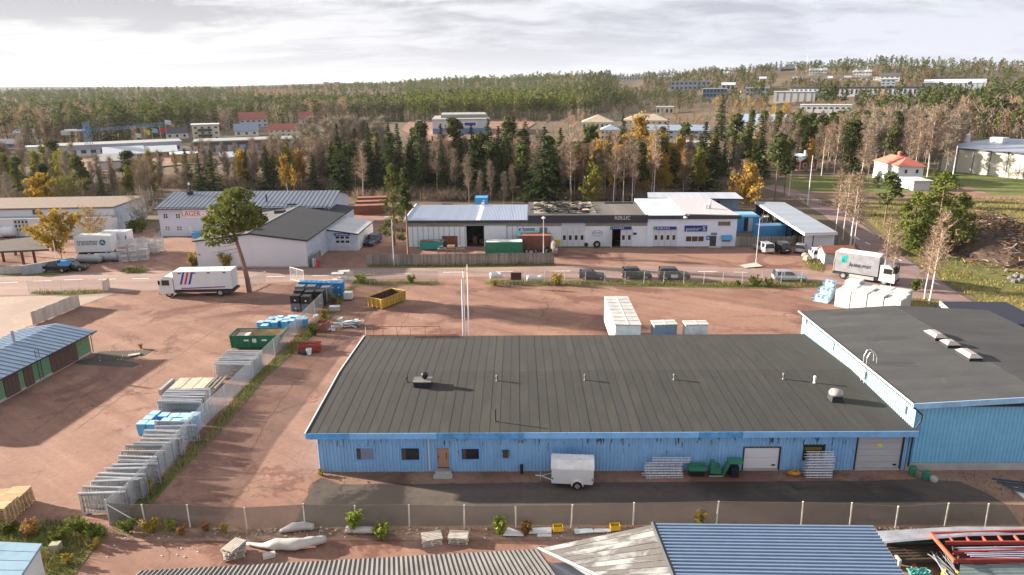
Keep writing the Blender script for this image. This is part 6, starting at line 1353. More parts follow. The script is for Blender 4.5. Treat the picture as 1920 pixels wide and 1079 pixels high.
part(MB().rings([[(x,-.85,.35),(x,.85,.35),(x,.88,z),(x,-.88,z)]for x,z in((2.3,.75),(2.2,.9),(1.2,1.0),(-2.3,1.0))]),'body',bk,t);part(MB().rings([[(x,-.8,1.0),(x,.8,1.0),(x,.7,z),(x,-.7,z)]for x,z in((1.3,1.02),(.7,1.6),(-.4,1.62),(-.6,1.05))]),'cab',glass,t)
part(MB().b6(-2.2,-.7,-.7,.7,1.0,1.35).box((-1.4,.1,1.5),(.8,.7,.4),.4),'load',contblue,t)
for x in(1.45,-1.4):
 for s in(-1,1):wheel(t,x,s*.78,.36,.22)
def truck(label,O,head,Lb,Hb,Wd=2.5,boxm=cwhite,cabm=cwhite,cabL=1.9,sc=1.0,floor=1.05):
 t=thing('box_truck',label,'truck',O,head);t.scale=(sc,sc,sc)
 part(MB().b6(-.2,Lb,.08,Wd-.08,.62,.9),'chassis',darkm,t)
 bx=part(MB().b6(0,Lb,0,Wd,floor,floor+Hb),'cargo_box',boxm,t)
 x0=Lb+.15
 part(MB().rings([[(x,.08,z0),(x,Wd-.08,z0),(x,Wd-.08,z1),(x,.08,z1)]for x,z0,z1 in((x0,.55,2.75),(x0+cabL*.55,.5,2.85),(x0+cabL*.8,.45,2.4),(x0+cabL*.98,.45,1.65),(x0+cabL,.5,.7))]),'cab',cabm,t)
 part(MB().hexa([(x0+cabL*.845,.22,1.75),(x0+cabL*1.0,.22,1.72),(x0+cabL*1.0,Wd-.22,1.72),(x0+cabL*.845,Wd-.22,1.75),(x0+cabL*.6,.24,2.55),(x0+cabL*.815,.24,2.45),(x0+cabL*.815,Wd-.24,2.45),(x0+cabL*.6,Wd-.24,2.55)]),'windscreen',glass,t)
 for y in(.06,Wd-.06):part(MB().box((x0+cabL*.5,y,2.0),(cabL*.5,.05,.7)),'side_window',glass,t);part(MB().box((x0+cabL*.9,y+(-.2 if y<1 else .2),2.1),(.15,.25,.55)),'mirror',black,t)
 part(MB().b6(x0+cabL*.85,x0+cabL+.06,.1,Wd-.1,.4,.75),'bumper',darkm,t)
 for y in(.25,Wd-.25):
  wheel(t,x0+cabL*.35,y,.5,.3);wheel(t,Lb*.22,y,.5,.42)
  part(MB().box((x0+cabL+.02,y+(.15 if y<1 else -.15),.95),(.06,.35,.2)),'headlight',mat('lamp_glass'),t)
 part(MB().b6(Lb*.36,Lb*.92,-.0,.06,.45,.9),'side_guard',galv,t)
 return t,bx
A=at(449,547);B2=at(344,549);f=Frame(A,B2)
Lb=f.W;s_=1.0
t,bx=truck('white livestock truck with red and blue stripes beside the leaning pine',A+Vector((0,2.5,.04))*0+Vector((0,0,.04)),f.ang,Lb,2.45,2.5,cwhite,cwhite,1.9)
t.location=f.world(0,-2.4,.04)if False else Vector((A.x,A.y,.04))
yv=2.5
def side_poly(parent,pts,m,name='stripe',dep=.012,y=2.5):
 part(MB().rings([[(x,y,z)for x,z in pts],[(x,y+dep,z)for x,z in pts]]),name,m,parent)
bl_=mat('stripe_blue',(.03,.07,.38),.5);rd_=mat('stripe_red',(.60,.04,.06),.5)
for k,m in enumerate((bl_,rd_,bl_)):x=Lb-1.55-.0+k*-.55;side_poly(t,[(x+.28+.5,1.75),(x+.5,1.75),(x-.55+.5,3.4),(x-.27+.5,3.4)],m)
side_poly(t,[(.9,1.42),(Lb-.9,1.27),(Lb-.9,1.19),(.9,1.34)],bl_);side_poly(t,[(.9,1.33),(Lb-.9,1.18),(Lb-.9,1.11),(.9,1.26)],rd_)
for k in(.11,.38,.63,.88):part(MB().box((Lb*k,2.51,3.28),(.38,.03,.14)),'vent',black,bx)
for k in(.2,.48,.75):part(MB().box((Lb*k,1.25,3.52),(.6,.6,.06)),'roof_hatch',greyw,bx)
part(MB().b6(Lb*.44-.015,Lb*.44+.015,2.5,2.512,1.1,3.45),'seam',greyw,bx);part(MB().b6(-.06,-.002,.15,2.35,1.1,3.4),'rear_door',greyw,bx);part(MB().box((-.07,.55,2.6),(.03,.4,.35)),'sticker',mat('sign_yellow'),bx)
A=at(1562,522);B2=at(1643,535);f=Frame(A,B2)
t,bx=truck('white and grey postal truck with a teal emblem behind the white bales',f.world(0,0,.06),f.ang,f.W,2.75,2.5,mat('truck_grey',(.25,.255,.28),.5),mat('cab_white',(.5,.5,.51),.4),2.0)
part(MB().b6(-.02,f.W+.02,-.02,2.52,3.8,3.87),'roof',cwhite,bx);part(MB().b6(-.12,-.01,.1,2.4,2.75,3.75),'rear_frame',mat('tail_beige',(.55,.40,.28),.7),bx)
for i in range(6):part(MB().b6(-.2,-.13,.12+i*.39,.12+i*.39+.35,1.0,2.7),'tail_lift_board',mat('tail_beige'),bx)
tl=mat('postal_teal',(.02,.36,.34),.5);Lw=f.W
for(x,z,s,r)in((.185,2.60,.5,.0),(.18,3.10,.40,.35),(.245,3.2,.42,-.5),(.215,2.72,.55,0)):part(MB().box((Lw*x,-.015,z),(s,.02,s),0,r),'emblem',tl,bx)
letters('\u00c5LAND POST',1,mat('logo_grey',(.05,.06,.09),.6),bx,Lw*.33,-.012,2.0,width=Lw*.5,height=.55)
def trailer(label,O,head,L,H=2.75,Wd=2.5,m=cwhite,sc=1.0,floor=1.1):
 t=thing('box_trailer',label,'trailer',O,head);t.scale=(sc,)*3
 b=part(MB().b6(0,L,0,Wd,floor,floor+H),'box',m,t);part(MB().b6(.2,L-.2,.4,Wd-.4,.75,floor-.01),'chassis',darkm,t)
 part(MB().b6(L*.72,L*.74,.3,.5,0,.8).b6(L*.72,L*.74,Wd-.5,Wd-.3,0,.8),'landing_leg',darkm,t)
 for k in(.1,.2):
  for y in(.22,Wd-.22):wheel(t,L*k,y,.5,.36)
 n=4 if L>6 else 3
 for i in range(1,n):part(MB().b6(L*i/n-.02,L*i/n+.02,.05,Wd-.05,floor+H,floor+H+.025),'roof_seam',grmetal,b)
 return t,b
A=at(145,487);B2=at(212,485);f=Frame(A,B2)
t,bx=trailer('white box trailer lettered transmar beside the golden tree',f.world(0,0,.03),f.ang,f.W,2.6)
letters('transmar',1,mat('logo_grey_dark',(.10,.12,.16),.6),bx,f.W*.07,-.012,2.25,width=f.W*.58,height=.85)
cx,cz=f.W*.78,2.62
part(MB().rings([[(cx+.5*math.cos(u),y,cz+.5*math.sin(u))for u in np.linspace(0,2*math.pi,19)[:-1]]for y in(-.001,-.014)]),'emblem',mat('logo_petrol',(.02,.14,.17),.5),bx);part(MB().box((cx-.1,-.02,cz+.1),(.55,.012,.10),0,-.7).box((cx+.12,-.02,cz-.12),(.5,.012,.10),0,.6),'emblem_stroke',cwhite,bx)
t,bx=trailer('second white trailer standing behind the lettered one',f.world(f.W*.45,2.9,.03),f.ang,f.W*.8,2.6)
letters('t',1,mat('logo_grey_dark'),bx,f.W*.74,-.012,2.2,width=.4,height=.9)
def tr2(label,fl_,fr_,near,m,top,seam,sc=1):
 a,b=at(*fl_,3.9),at(*fr_,3.9);w=(b-a).length;n=at(*near,3.9);c=(a+b)/2;d=(n-c);d.z=0;d.normalize();L=min(13.0,(c.y-65.9)/abs(d.y))
 ang=math.atan2(-d.y,-d.x);o=Vector((c.x,c.y,.03))+d*L
 y_=Vector((-math.sin(ang),math.cos(ang),0));o=o-y_*w/2
 t,bx=trailer(label,o,ang,L,2.75,w,m);part(MB().b6(-.05,L+.05,-.06,w+.06,3.88,3.96),'roof',top,bx)
 for i in range(1,seam):part(MB().b6(L*i/seam-.03,L*i/seam+.03,0,w,3.961,3.99),'roof_bow',mat('bow_grey',(.35,.35,.36),.7),bx)
 part(MB().b6(0,L,w*.47,w*.53,3.961,3.985),'roof_ridge',cwhite,bx);return t,bx,L,w
tarp=mat('dusty_trailer_roof',(.44,.43,.41),.7,var=.25,scale=1.2)
tr2('long white curtain trailer behind the warehouse, leftmost of three',(1134,558),(1176,557.5),(1187,632),mat('curtain_cream',(.66,.63,.56),.6),tarp,8)
tr2('grey blue box trailer with a mossy roof behind the warehouse',(1221,603),(1263,602),(1281,650),mat('trailer_slate',(.20,.23,.29),.5),mat('mossy_trailer_roof',(.46,.48,.46),.7,var=.12,dirt=((.38,.40,.22),.5,.7,.5)),2)
tr2('pale box trailer behind the warehouse, rightmost of three',(1281,604),(1322,603),(1338,648),mat('trailer_cream',(.60,.58,.54),.6),mat('pale_trailer_roof',(.55,.53,.49),.7,var=.15),3)
# containers and skips
def skip(label,O,head,L,Wd,H,m,inner,ribs_=8,hook=False):
 t=thing('skip',label,'skip',O,head);fl=.16;tp=.1
 sh_=[(0+tp,tp),(L-tp-(.7 if hook else 0),tp),(L-tp-(.7 if hook else 0),Wd-tp),(tp,Wd-tp)];top_=[(0,0),(L,0),(L,Wd),(0,Wd)];ti=[(.1,.1),(L-.1,.1),(L-.1,Wd-.1),(.1,Wd-.1)]
 bi=[(x+(.08 if x<L/2 else -.08),y+(.08 if y<Wd/2 else -.08))for x,y in sh_]
 def rg(q,z):return[(x,y,z)for x,y in q]
 part(MB().rings([rg(sh_,fl),rg(top_,H),rg(ti,H)],cap=False).face(list(reversed(rg(sh_,fl)))),'shell',m,t)
 part(MB().rings([rg(ti,H-.001),rg(bi,fl+.12)],cap=False).face(rg(bi,fl+.12)),'inside',inner,t)
 rb=MB()
 for i in range(ribs_+1):
  x=.08+(L-.16)*i/ribs_;xb=tp+(sh_[1][0]-tp)*i/ribs_
  for s,yb_,yt in((-1,tp,0),(1,Wd-tp,Wd)):part(MB().hexa([(xb-.05,yb_+s*.07-.04,fl),(xb+.05,yb_+s*.07-.04,fl),(xb+.05,yb_+s*.07+.04,fl),(xb-.05,yb_+s*.07+.04,fl),(x-.05,yt+s*.05-.04,H-.02),(x+.05,yt+s*.05-.04,H-.02),(x+.05,yt+s*.05+.04,H-.02),(x-.05,yt+s*.05+.04,H-.02)]),'rib',m,t)
 for i in range(4):
  y=.1+(Wd-.2)*i/3;part(MB().hexa([(tp-.1,y-.05,fl),(tp-.02,y-.05,fl),(tp-.02,y+.05,fl),(tp-.1,y+.05,fl),(-.09,y-.05,H-.02),(-.01,y-.05,H-.02),(-.01,y+.05,H-.02),(-.09,y+.05,H-.02)]),'rib',m,t)
 part(MB().b6(-.1,L+.06,-.08,-.005,H,H+.08).b6(-.1,L+.06,Wd+.005,Wd+.08,H,H+.08).b6(-.1,-.005,.005,Wd-.005,H,H+.08).b6(L+.005,L+.06,.005,Wd-.005,H,H+.08),'rim',m,t)
 part(MB().b6(.3,L-.9,.35,.55,0,fl-.005).b6(.3,L-.9,Wd-.55,Wd-.35,0,fl-.005),'skid',darkm,t)
 return t
f=Frame(at(717,583),at(761,565.5));wq=abs(f.loc(at(690,577.5)).y)
skip('yellow steel skip with rusty inside standing in the open yard',f.O+Vector((0,0,.03)),f.ang,f.W,wq,1.35,mat('skip_yellow',(.50,.32,.06),.6,var=.2,dirt=((.20,.11,.06),.58,.72,1.2)),mat('rusty_inside',(.09,.05,.04),.9,var=.3),8)
f=Frame(at(434,657),at(514,656))
t=skip('green roll-off skip loaded with pale boards beside the fence',f.O+Vector((0,0,.03)),f.ang,f.W+.9,2.3,1.5,mat('skip_green',(.012,.14,.075),.5,var=.15),mat('rusty_cream_inside',(.40,.30,.20),.85,var=.3,dirt=((.25,.10,.05),.55,.7,1.5)),7,True)
part(MB().b6(.3,1.6,.4,2.0,1.0,1.25),'pale_boards',pale,t)
for x in(1.7,3.6):part(MB().box((x,-.075,1.05),(.5,.03,.16)),'sticker',cwhite,t)
part(MB().box((2.55,-.08,1.02),(.42,.03,.42)),'placard',mat('placard_grey',(.5,.55,.55),.6),t)
for z in(.7,1.0):part(MB().box((-.1,.25,z),(.06,.16,.12)),'reflector',mat('reflector_orange',(.75,.35,.02),.4),t)
def container(label,O,head,L,Wd,H,m,topm=None,n=None,name='container',cat='container'):
 t=thing(name,label,cat,O,head);n=n or int(L/.28)
 mb=MB().b6(.04,L-.04,.04,Wd-.04,.12,H-.05);part(mb,'body',m,t)
 fr_=MB()
 for x in(0,L-.1):
  for y in(0,Wd-.1):fr_.b6(x,x+.1,y,y+.1,0,H-.002)
 for z in(0.02,H-.12):fr_.b6(.1,L-.1,0,.1,z,z+.12).b6(.1,L-.1,Wd-.1,Wd,z,z+.12).b6(0,.1,.1,Wd-.1,z,z+.12).b6(L-.1,L,.1,Wd-.1,z,z+.12)
 part(fr_,'corner_frame',m,t)
 rb=MB();rb2=MB()
 for i in range(n):x=.14+(L-.28)*i/n;rb.b6(x,x+(L-.28)/n*.55,.01,.038,.16,H-.14);rb2.b6(x,x+(L-.28)/n*.55,Wd-.038,Wd-.01,.16,H-.14)
 for q in(rb,rb2):c=part(q,'corrugation',m,t);c['kind']='stuff'
 part(MB().b6(.06,L-.06,.06,Wd-.06,H-.049,H-.02),'lid',topm or m,t);return t
f=Frame(at(910,478),at(980,477.5))
container('green container with a white tarpaulin top behind the plank fence',f.O+Vector((0,0,.03)),f.ang,f.W,2.4,2.0,mat('container_green',(.035,.19,.115),.6,var=.2,scale=1,dirt=((.16,.10,.05),.62,.75,1)),white)
f=Frame(at(976,473),at(1033,473))
t=container('rust red container next to the lamp post in front of the workshop',f.O+Vector((0,.6,.03)),f.ang,f.W,2.4,2.6,mat('container_rust',(.22,.085,.065),.8,var=.15),mat('rust_orange',(.42,.16,.09),.85,var=.3,scale=2))
f=Frame(at(788,471),at(831,470));t=skip('turquoise skip filled with scrap timber by the workshop wall',f.O+Vector((0,0,.03)),f.ang,f.W,1.9,1.35,mat('skip_turquoise',(.04,.30,.26),.6),rust,5)
for i in range(6):part(MB().box((.5+i*.6,.9+.2*(i%3-1),1.4+.06*(i%2)),(2.2,.18,.08),.2*(i%3-1),.05),'board',wood if i%2 else mat('red_brown_timber'),t)
f=Frame(at(828,467),at(857,467));t=container('rust red open crate behind the turquoise skip',f.O+Vector((0,1.2,.03)),f.ang,f.W,2.0,1.9,rust,rust,8,'rusty_crate','crate')
f=Frame(at(1382,436),at(1408,436));t=container('bright blue container with an open door right of the workshop',f.O+Vector((0,0,.01)),f.ang,at(1424,436).x-at(1382,436).x,5.5,2.9,contblue,mat('blue_lid_pale',(.20,.42,.62),.5));L_=at(1424,436).x-at(1382,436).x
part(MB().b6(L_*.28,L_*.46,-.03,.0,.15,2.7),'opening_shade',inn,t);part(MB().b6(L_*.46,L_*.66,-.07,-.035,.15,2.7),'door',mat('blue_grey_door',(.34,.44,.52),.5),t)  # near-black slab on the closed wall, stands for shade behind the open door
f=Frame(at(1424,449),at(1495,446));container('long blue container with a pale roof behind the plank fence',f.O+Vector((0,0,.01)),f.ang,f.W,2.5,2.3,contblue,mat('blue_lid_pale'))
p=far_at(897,139);c=container('blue container standing above the workshop roof line',(p.x-1.2,p.y,2.61),0,2.5,3,2.6,mat('container_azure',(.06,.30,.60),.5,var=.06),None,8);part(MB().box((1.75,-.01,2.0),(.4,.02,.3)),'emblem',cwhite,c)
container('pale blue container underneath the raised one behind the workshop',(p.x-3.0,p.y-.2,0),0,4.6,3.2,2.58,mat('container_pale',(.22,.42,.60),.5),None,14)
p2=far_at(876,139)
for i,(px,h)in enumerate(((801,3.9),(812,3.9),(824,4.15),(835,4.1),(846,3.7))):
 q=far_at(px,139.5);solo(MB().lathe([(.75,0),(.8,.1),(.8,h-.3),(.55,h-.05),(.2,h)],14),'plastic_tank',black,'tall black plastic tank behind the left workshop roof','tank',(q.x,q.y,0),0,'black tanks behind the workshop')
f=Frame(at(664,404),at(722,402))
for i in range(3):container('rust brown steel frame stack behind the black roofed hall, '+('front','middle','rear')[i]+' one',f.world(.2*i,3.0*i+.3*i,.02),f.ang,f.W,2.6,1.9+.35*i,rust,mat('red_brown_lid',(.24,.10,.07),.9,var=.3),26,'steel_frame_stack','stack')
def tyre(px,py,r,lab,lying=False,z=0.0,turn=0.0):
 t=thing('tyre',lab,'tyre',at(px,py)+Vector((0,0,.03+z)),turn);n=18;w=r*.55
 prof=[(r*.52,-w*.42),(r*.85,-w*.5),(r,-w*.3),(r,w*.3),(r*.85,w*.5),(r*.52,w*.42)]
 if lying:rg=[[(q*math.cos(2*math.pi*i/n),q*math.sin(2*math.pi*i/n),w*.5+y)for i in range(n)]for q,y in prof]
 else :rg=[[(q*math.cos(2*math.pi*i/n),y,r+q*math.sin(2*math.pi*i/n))for i in range(n)]for q,y in prof]
 rg.append(rg[0]);part(MB().rings(rg,cap=False),'rubber',rubber,t,smooth=False)
 if not lying:part(MB().rings([[(q*math.cos(2*math.pi*i/n),y,r+q*math.sin(2*math.pi*i/n))for i in range(n)]for q,y in((r*.5,-.04),(r*.5,.04))]),'disc',grmetal if r>.45 else darkm,t)
tyre(1119,466,.62,'large tyre leaning below the oval sign',turn=.15);tyre(1099,463.5,.34,'small tyre leaning left of the large one at the wall',turn=-.1)
for i,(px,py,r)in enumerate(((988,478,.5),(996,480,.62),(1004,477,.5),(1016,479,.45),(1024,477.5,.62))):tyre(px,py,r,('black tyre at the left foot of the rust red container','large black tyre near the left foot of the rust red container','black tyre behind two others at the rust red container','small black tyre in front of the rust red container','large black tyre at the right foot of the rust red container')[i],turn=.2*i-.3)
for i in range(7):
 q=at(1032+i*1.5,463+i*2.6);t=thing('tractor_tyre','dusty tractor tyre leaning in the row beside the rust red container','tyre',q+Vector((0,0,.03)),R(70),'row of dusty tractor tyres');n=18;r=.95;w=.42
 rg=[[(a_*math.cos(2*math.pi*k/n),y,r+a_*math.sin(2*math.pi*k/n))for k in range(n)]for a_,y in((r*.55,-w*.4),(r*.88,-w*.5),(r,-w*.25),(r,w*.25),(r*.88,w*.5),(r*.55,w*.4))];rg.append(rg[0]);part(MB().rings(rg,cap=False),'rubber',mat('dusty_tyre',(.30,.27,.25),.9),t)
q=at(1044,464);t=thing('yellow_bin','yellow tilting bin beside the tall folding gate','bin',q+Vector((0,0,.03)));part(MB().hexa([(-.5,-.45,.1),(.4,-.45,.1),(.4,.45,.1),(-.5,.45,.1),(-.65,-.55,1.2),(.6,-.55,1.2),(.6,.55,1.2),(-.65,.55,1.2)]),'bin',mat('bin_yellow',(.62,.52,.08),.5),t);part(MB().b6(-.66,.62,-.57,.57,1.205,1.26),'lid',mat('bin_yellow'),t)
for i,(px,py)in enumerate(((830,477),(846,477),(862,477))):
 t=thing('workbench','rough workbench with scrap parts behind the plank fence, '+('left','middle','right')[i]+' one','workbench',at(px,py)+Vector((0,0,.03)));part(MB().b6(-.8,.8,-.5,.5,.8,.9),'top',wood,t)
 for x in(-.7,.7):
  for y in(-.4,.4):part(MB().b6(x-.05,x+.05,y-.05,y+.05,0,.8),'leg',wood,t)
 part(MB().box((.1*i-.2,0,1.1),(.6,.5,.4),.3*i)if i!=1 else MB().tube((-.6,0,1.2),(.6,0,1.2),.3,n=10),'scrap',(greyplas,newwood,wood)[i],t)
for i,(px,py,L,r,lab)in enumerate(((147,494,4.0,.62,'long grey steel tank lying in front of the white trailer, left one'),(186,491,2.9,.6,'grey steel tank lying in the middle below the white trailer'),(208,491,1.5,.68,'short grey steel tank at the end near the wire crates'))):
 q=at(px,py);t=thing('steel_tank',lab,'tank',q+Vector((0,0,.03)),R(-3));tm=mat('tank_grey',(.36,.38,.41),.45,.3,var=.1)
 part(MB().rings([[(x,rr_*math.cos(2*math.pi*k/14),r+.15+rr_*math.sin(2*math.pi*k/14))for k in range(14)]for x,rr_ in((0,r*.35),(.12,r*.8),(.3,r),(L-.3,r),(L-.12,r*.8),(L,r*.35))]),'shell',tm,t,smooth=False);part(MB().b6(.5,.7,-r*.7,r*.7,0,.25).b6(L-.7,L-.5,-r*.7,r*.7,0,.25),'cradle',darkm,t);part(MB().tube((L*.5,0,2*r+.1),(L*.5,0,2*r+.35),.12,n=8),'hatch',tm,t)
q=at(18,446);t=thing('steel_tank','small white tank by the gridded gate of the long white building','tank',q,0);part(MB().rings([[(x,rr_*math.cos(2*math.pi*k/14),1.1+rr_*math.sin(2*math.pi*k/14))for k in range(14)]for x,rr_ in((-1.3,.4),(-1.1,.8),(-.8,.95),(.8,.95),(1.1,.8),(1.3,.4))]),'shell',white,t);part(MB().b6(-.8,-.6,-.6,.6,0,.3).b6(.6,.8,-.6,.6,0,.3),'cradle',darkm,t)
def crate_mesh(w,d,h,n=5):
 mb=MB();r=.03
 for z in(.08,h*.5,h-.03):
  mb.b6(0,w,0,.04,z-.03,z+.03).b6(0,w,d-.04,d,z-.03,z+.03).b6(0,.04,.04,d-.04,z-.03,z+.03).b6(w-.04,w,.04,d-.04,z-.03,z+.03)
 for i in range(n+1):
  x=(w-.05)*i/n+.025;y=(d-.05)*i/n+.025
  mb.b6(x-.02,x+.02,-.012,-.001,0,h).b6(x-.02,x+.02,d+.001,d+.012,0,h).b6(-.012,-.001,y-.02,y+.02,0,h).b6(w+.001,w+.012,y-.02,y+.02,0,h)
 mb.b6(.05,w-.05,.05,d-.05,.04,.07);return mb
cm_=crate_mesh(1.25,1.0,.85)
cme=cm_.mesh('wire_crate',galv);proto_crate=None
for(ax,ay,nx,ny,nz,zone_)in((224,493,3,1,4,'nearest to the steel tanks'),(247,479,3,2,3,'in the stacks toward the lavender building')):
 O=at(ax,ay)
 for i in range(nx):
  for j in range(ny):
   for k in range(nz-(1 if(i+j)%3==2 else 0)):
    t=tag(link('wire_crate',cme,None,O+Vector((i*1.35+.25*j,j*1.2+i*.5*(1 if ny==1 else .8),.03+k*.87)),.12),'galvanised wire crate '+zone_,'crate','wire crates '+zone_)
    # goods along the diagonal fence
def panel_stack(px,py,w,h,n,lab,grp,seed,dark=False):
 t=thing('fence_panel_stack',lab,'panel stack',at(px,py)+Vector((0,0,.03)),R(random.Random(seed).uniform(-4.5,4.5)),grp);r=random.Random(seed)
 key=(round(w,1),round(h,1))
 if key not in PS:
  mb=MB().tube((0,0,h),(w,0,h),.042,n=5).tube((0,0,.12),(w,0,.12),.03,n=4).tube((0,0,0),(0,0,h),.032,n=5).tube((w,0,0),(w,0,h),.032,n=5)
  k=int(w/.2)
  for i in range(1,k):mb.b6(w*i/k-.009,w*i/k+.009,-.007,.007,.12,h)
  for z in(.5,.95,1.4):mb.b6(0,w,-.008,.008,z-.012,z+.012)
  PS[key]=mb.mesh('mesh_panel',mat('panel_zinc',(.40,.41,.43),.45,.4,var=.2,scale=2,rnd=.3))
 for i in range(n):o=link('mesh_panel',PS[key],t,(r.uniform(-.12,.12),i*.055,r.uniform(-.03,.05)));o.rotation_euler=(r.uniform(-.03,.03),r.uniform(-.012,.012),r.uniform(-.02,.02))
 part(MB().b6(.25,.31,-.03,n*.06,0,.07).b6(w-.31,w-.25,-.03,n*.06,0,.07),'bearer',wood,t)
 part(MB().tube((-.05,r.uniform(0,.1),h+.06),(w+.05,r.uniform(0,.15),h+.05),.035,n=5),'loose_rail',mat('bright_zinc_rail',(.62,.63,.65),.4,.3),t)
PS={}
ORD='first second third fourth fifth sixth seventh eighth ninth tenth eleventh twelfth thirteenth fourteenth fifteenth sixteenth seventeenth'.split()
g1_='stacks of mesh fence panels along the diagonal fence'
for i in range(17):
 s=i/16;rv=random.Random(i*3+1);px=160+(302-160)*s+rv.uniform(-7,7);py=966+(826-966)*(s**.93)+rv.uniform(-2.5,2.5);panel_stack(px,py,2.9-.25*s+rv.choice((0,0,.3)),1.55-rv.choice((0,0,.12)),4,ORD[i]+' stack of mesh panels counted from the fence corner, in the long row' if i else 'nearest stack of galvanised mesh panels at the weedy fence corner',g1_,i)
for i in range(7):s=i/6;panel_stack(300+18*s,786-22*s,3.6,1.5,4,ORD[i]+' stack of mesh panels counted from the near blue boxes to the plank pile','mesh panel stacks behind the near blue boxes',40+i)
for i in range(8):s=i/7;panel_stack(404+26*s,711-26*s,3.5,1.45,4,ORD[i]+' stack of mesh panels counted from the plank pile to the green skip','mesh panel stacks by the green skip',60+i)
A=at(296,742);B2=at(412,741);f=Frame(A,B2);t=thing('plank_pile','low pile of planks with pale sheets on grey beams beside the fence','plank pile',f.O+Vector((0,0,.03)),f.ang)
for i in range(5):part(MB().b6(f.W*(.02+.2*i),f.W*(.02+.2*i)+.28,0,2.6,0,.5),'beam',wood if i%2 else grmetal,t)
for i in range(6):x=f.W*.18+i*f.W*.095;part(MB().b6(x,x+f.W*.09,.05,2.5,.51,.58+.02*(i%2)),'board',mat('pale_orange_board',(.48,.40,.31),.8,rnd=.15),t)
for i in range(3):x=f.W*(.78+.07*i);part(MB().b6(x,x+.16,-.1,2.6,.51,.66),'board',wood,t)
def lidded_box(w,d,h,body,lid):
 t=thing('plastic_box','','box');tw=.04
 part(MB().hexa([(tw,tw,.08),(w-tw,tw,.08),(w-tw,d-tw,.08),(tw,d-tw,.08),(0,0,h-.06),(w,0,h-.06),(w,d,h-.06),(0,d,h-.06)]),'body',body,t);part(MB().b6(-.02,w+.02,-.02,d+.02,h-.058,h),'lid',lid,t)
 part(MB().b6(.08,.2,.05,d-.05,0,.079).b6(w-.2,w-.08,.05,d-.05,0,.079),'foot',body,t);return t
pb=lidded_box(.69,.70,1.05,bluelite,bluelid);first=True
near=((290,775),(308,778),(327,779.5),(345,779),(364,777),(279,784),(267,793),(285.5,793),(311,788),(330,789),(351,784.5))
pos_n=('at the back corner','in the back row','in the middle of the back row','in the back row beside the fence','tallest, against the fence','at the left edge','at the front left corner','in front, second from the left','in the front row centre','front row, right of the centre','front right, higher than its neighbours')
for i,(px,py)in enumerate(near):
 hz_=1.0+(.25 if i in(4,10)else 0);q=at(px,py,1.05*hz_);l='light blue lidded box of the near group, '+pos_n[i]
 if first:t=pb;t.location=(q.x-.35,q.y-.35,.03);t['label']=l;t['group']='light blue boxes by the mesh panels';first=False
 else :t=dup(pb,(q.x-.35,q.y-.35,.03),random.Random(i).uniform(-.06,.06),l)
 t.scale=(1,1,hz_)
far_=[(488.5,604),(496,610),(503,602.5),(510,597),(517,596),(523,600),(534,602.5),(548,600.5),(538,597),(545,593.5),(556,593.5),(567,595),(560,598),(571,598),(525,594.5),(515,604)]
for i,(px,py)in enumerate(far_):
 q=at(px,py,1.0);t=dup(pb,(q.x-.35,q.y-.35,.03),random.Random(90+i).uniform(-.06,.06),'light blue lidded box in the far group behind the green skip' if i else 'leftmost light blue box of the far group behind the green skip','light blue boxes behind the green skip');t.scale=(1,1,.95)
 if i==0:del t['group']
def pallet_box(m,w=1.15,d=1.0,h=.95):
 t=thing('pallet_box','','box');part(MB().b6(0,w,0,d,.14,h),'body',m,t);part(MB().b6(.04,w-.04,-.02,d+.02,h+.001,h+.04),'lid',m,t)
 for i in range(3):part(MB().b6((w-.16)*i/2,(w-.16)*i/2+.16,0,d,0,.139),'foot',m,t)
 rb=MB();[rb.b6(w*k/6+.03,w*k/6+.07,-.03,-.001,.18,h-.05)for k in range(6)];c=part(rb,'rib',m,t);c['kind']='stuff';part(MB().b6(w*.45,w*.6,-.045,-.032,.35,.5),'tag',cwhite,t);return t
pg,pk,pz=pallet_box(greyplas),pallet_box(black),pallet_box(bluedk)
used=set()
def put_pb(proto,px,py,k,lab,grp,dz=.99):
 q=at(px,py)+Vector((0,0,.03+dz*k))
 if id(proto)not in used:used.add(id(proto));t=proto;t.location=q;t['label']=lab;t['group']=grp;return t
 return dup(proto,q,random.Random(int(px*7+py+k)).uniform(-.04,.04),lab,grp)
for(px,py)in((546,585),(566,586)):
 put_pb(pg,px,py,0,'grey pallet box under a black one at the front of the stacks','grey front pallet boxes');put_pb(pk,px,py,1,'black pallet box on top of a grey one at the front of the stacks','black boxes on the grey front pair')
for(px,py)in((553,575),(572,577),(592,576)):
 for k in range(2):put_pb(pk,px,py,k,'black pallet box in the second row of the stacks','black pallet boxes of the second row')
for(px,py)in((555,566),(576,566),(603,568)):
 for k in range(2):put_pb(pg,px,py,k,'grey pallet box in the third row of the stacks','grey pallet boxes of the third row')
for i in range(8):
 for k in range(2):put_pb(pz,562+i*9.4,557+i*.35,k,'deep blue pallet box in the rear row by the white mesh gate','deep blue pallet boxes of the rear row')
q=at(644,565);t=thing('ibc_tank','white caged liquid tank beside the fence end','tank',q+Vector((0,0,.03)));part(MB().b6(.06,1.1,.06,.95,.15,1.05),'tank',cwhite,t);part(MB().b6(0,1.16,0,1.0,0,.14),'pallet',black,t)
cg=MB()
for i in range(8):x=1.16*i/7;cg.b6(x-.012,x+.012,-.01,.01,.15,1.1)
for i in range(5):z=.2+.22*i;cg.b6(0,1.16,-.022,-.012,z-.012,z+.012)
part(cg,'cage',galv,t)['kind']='stuff'
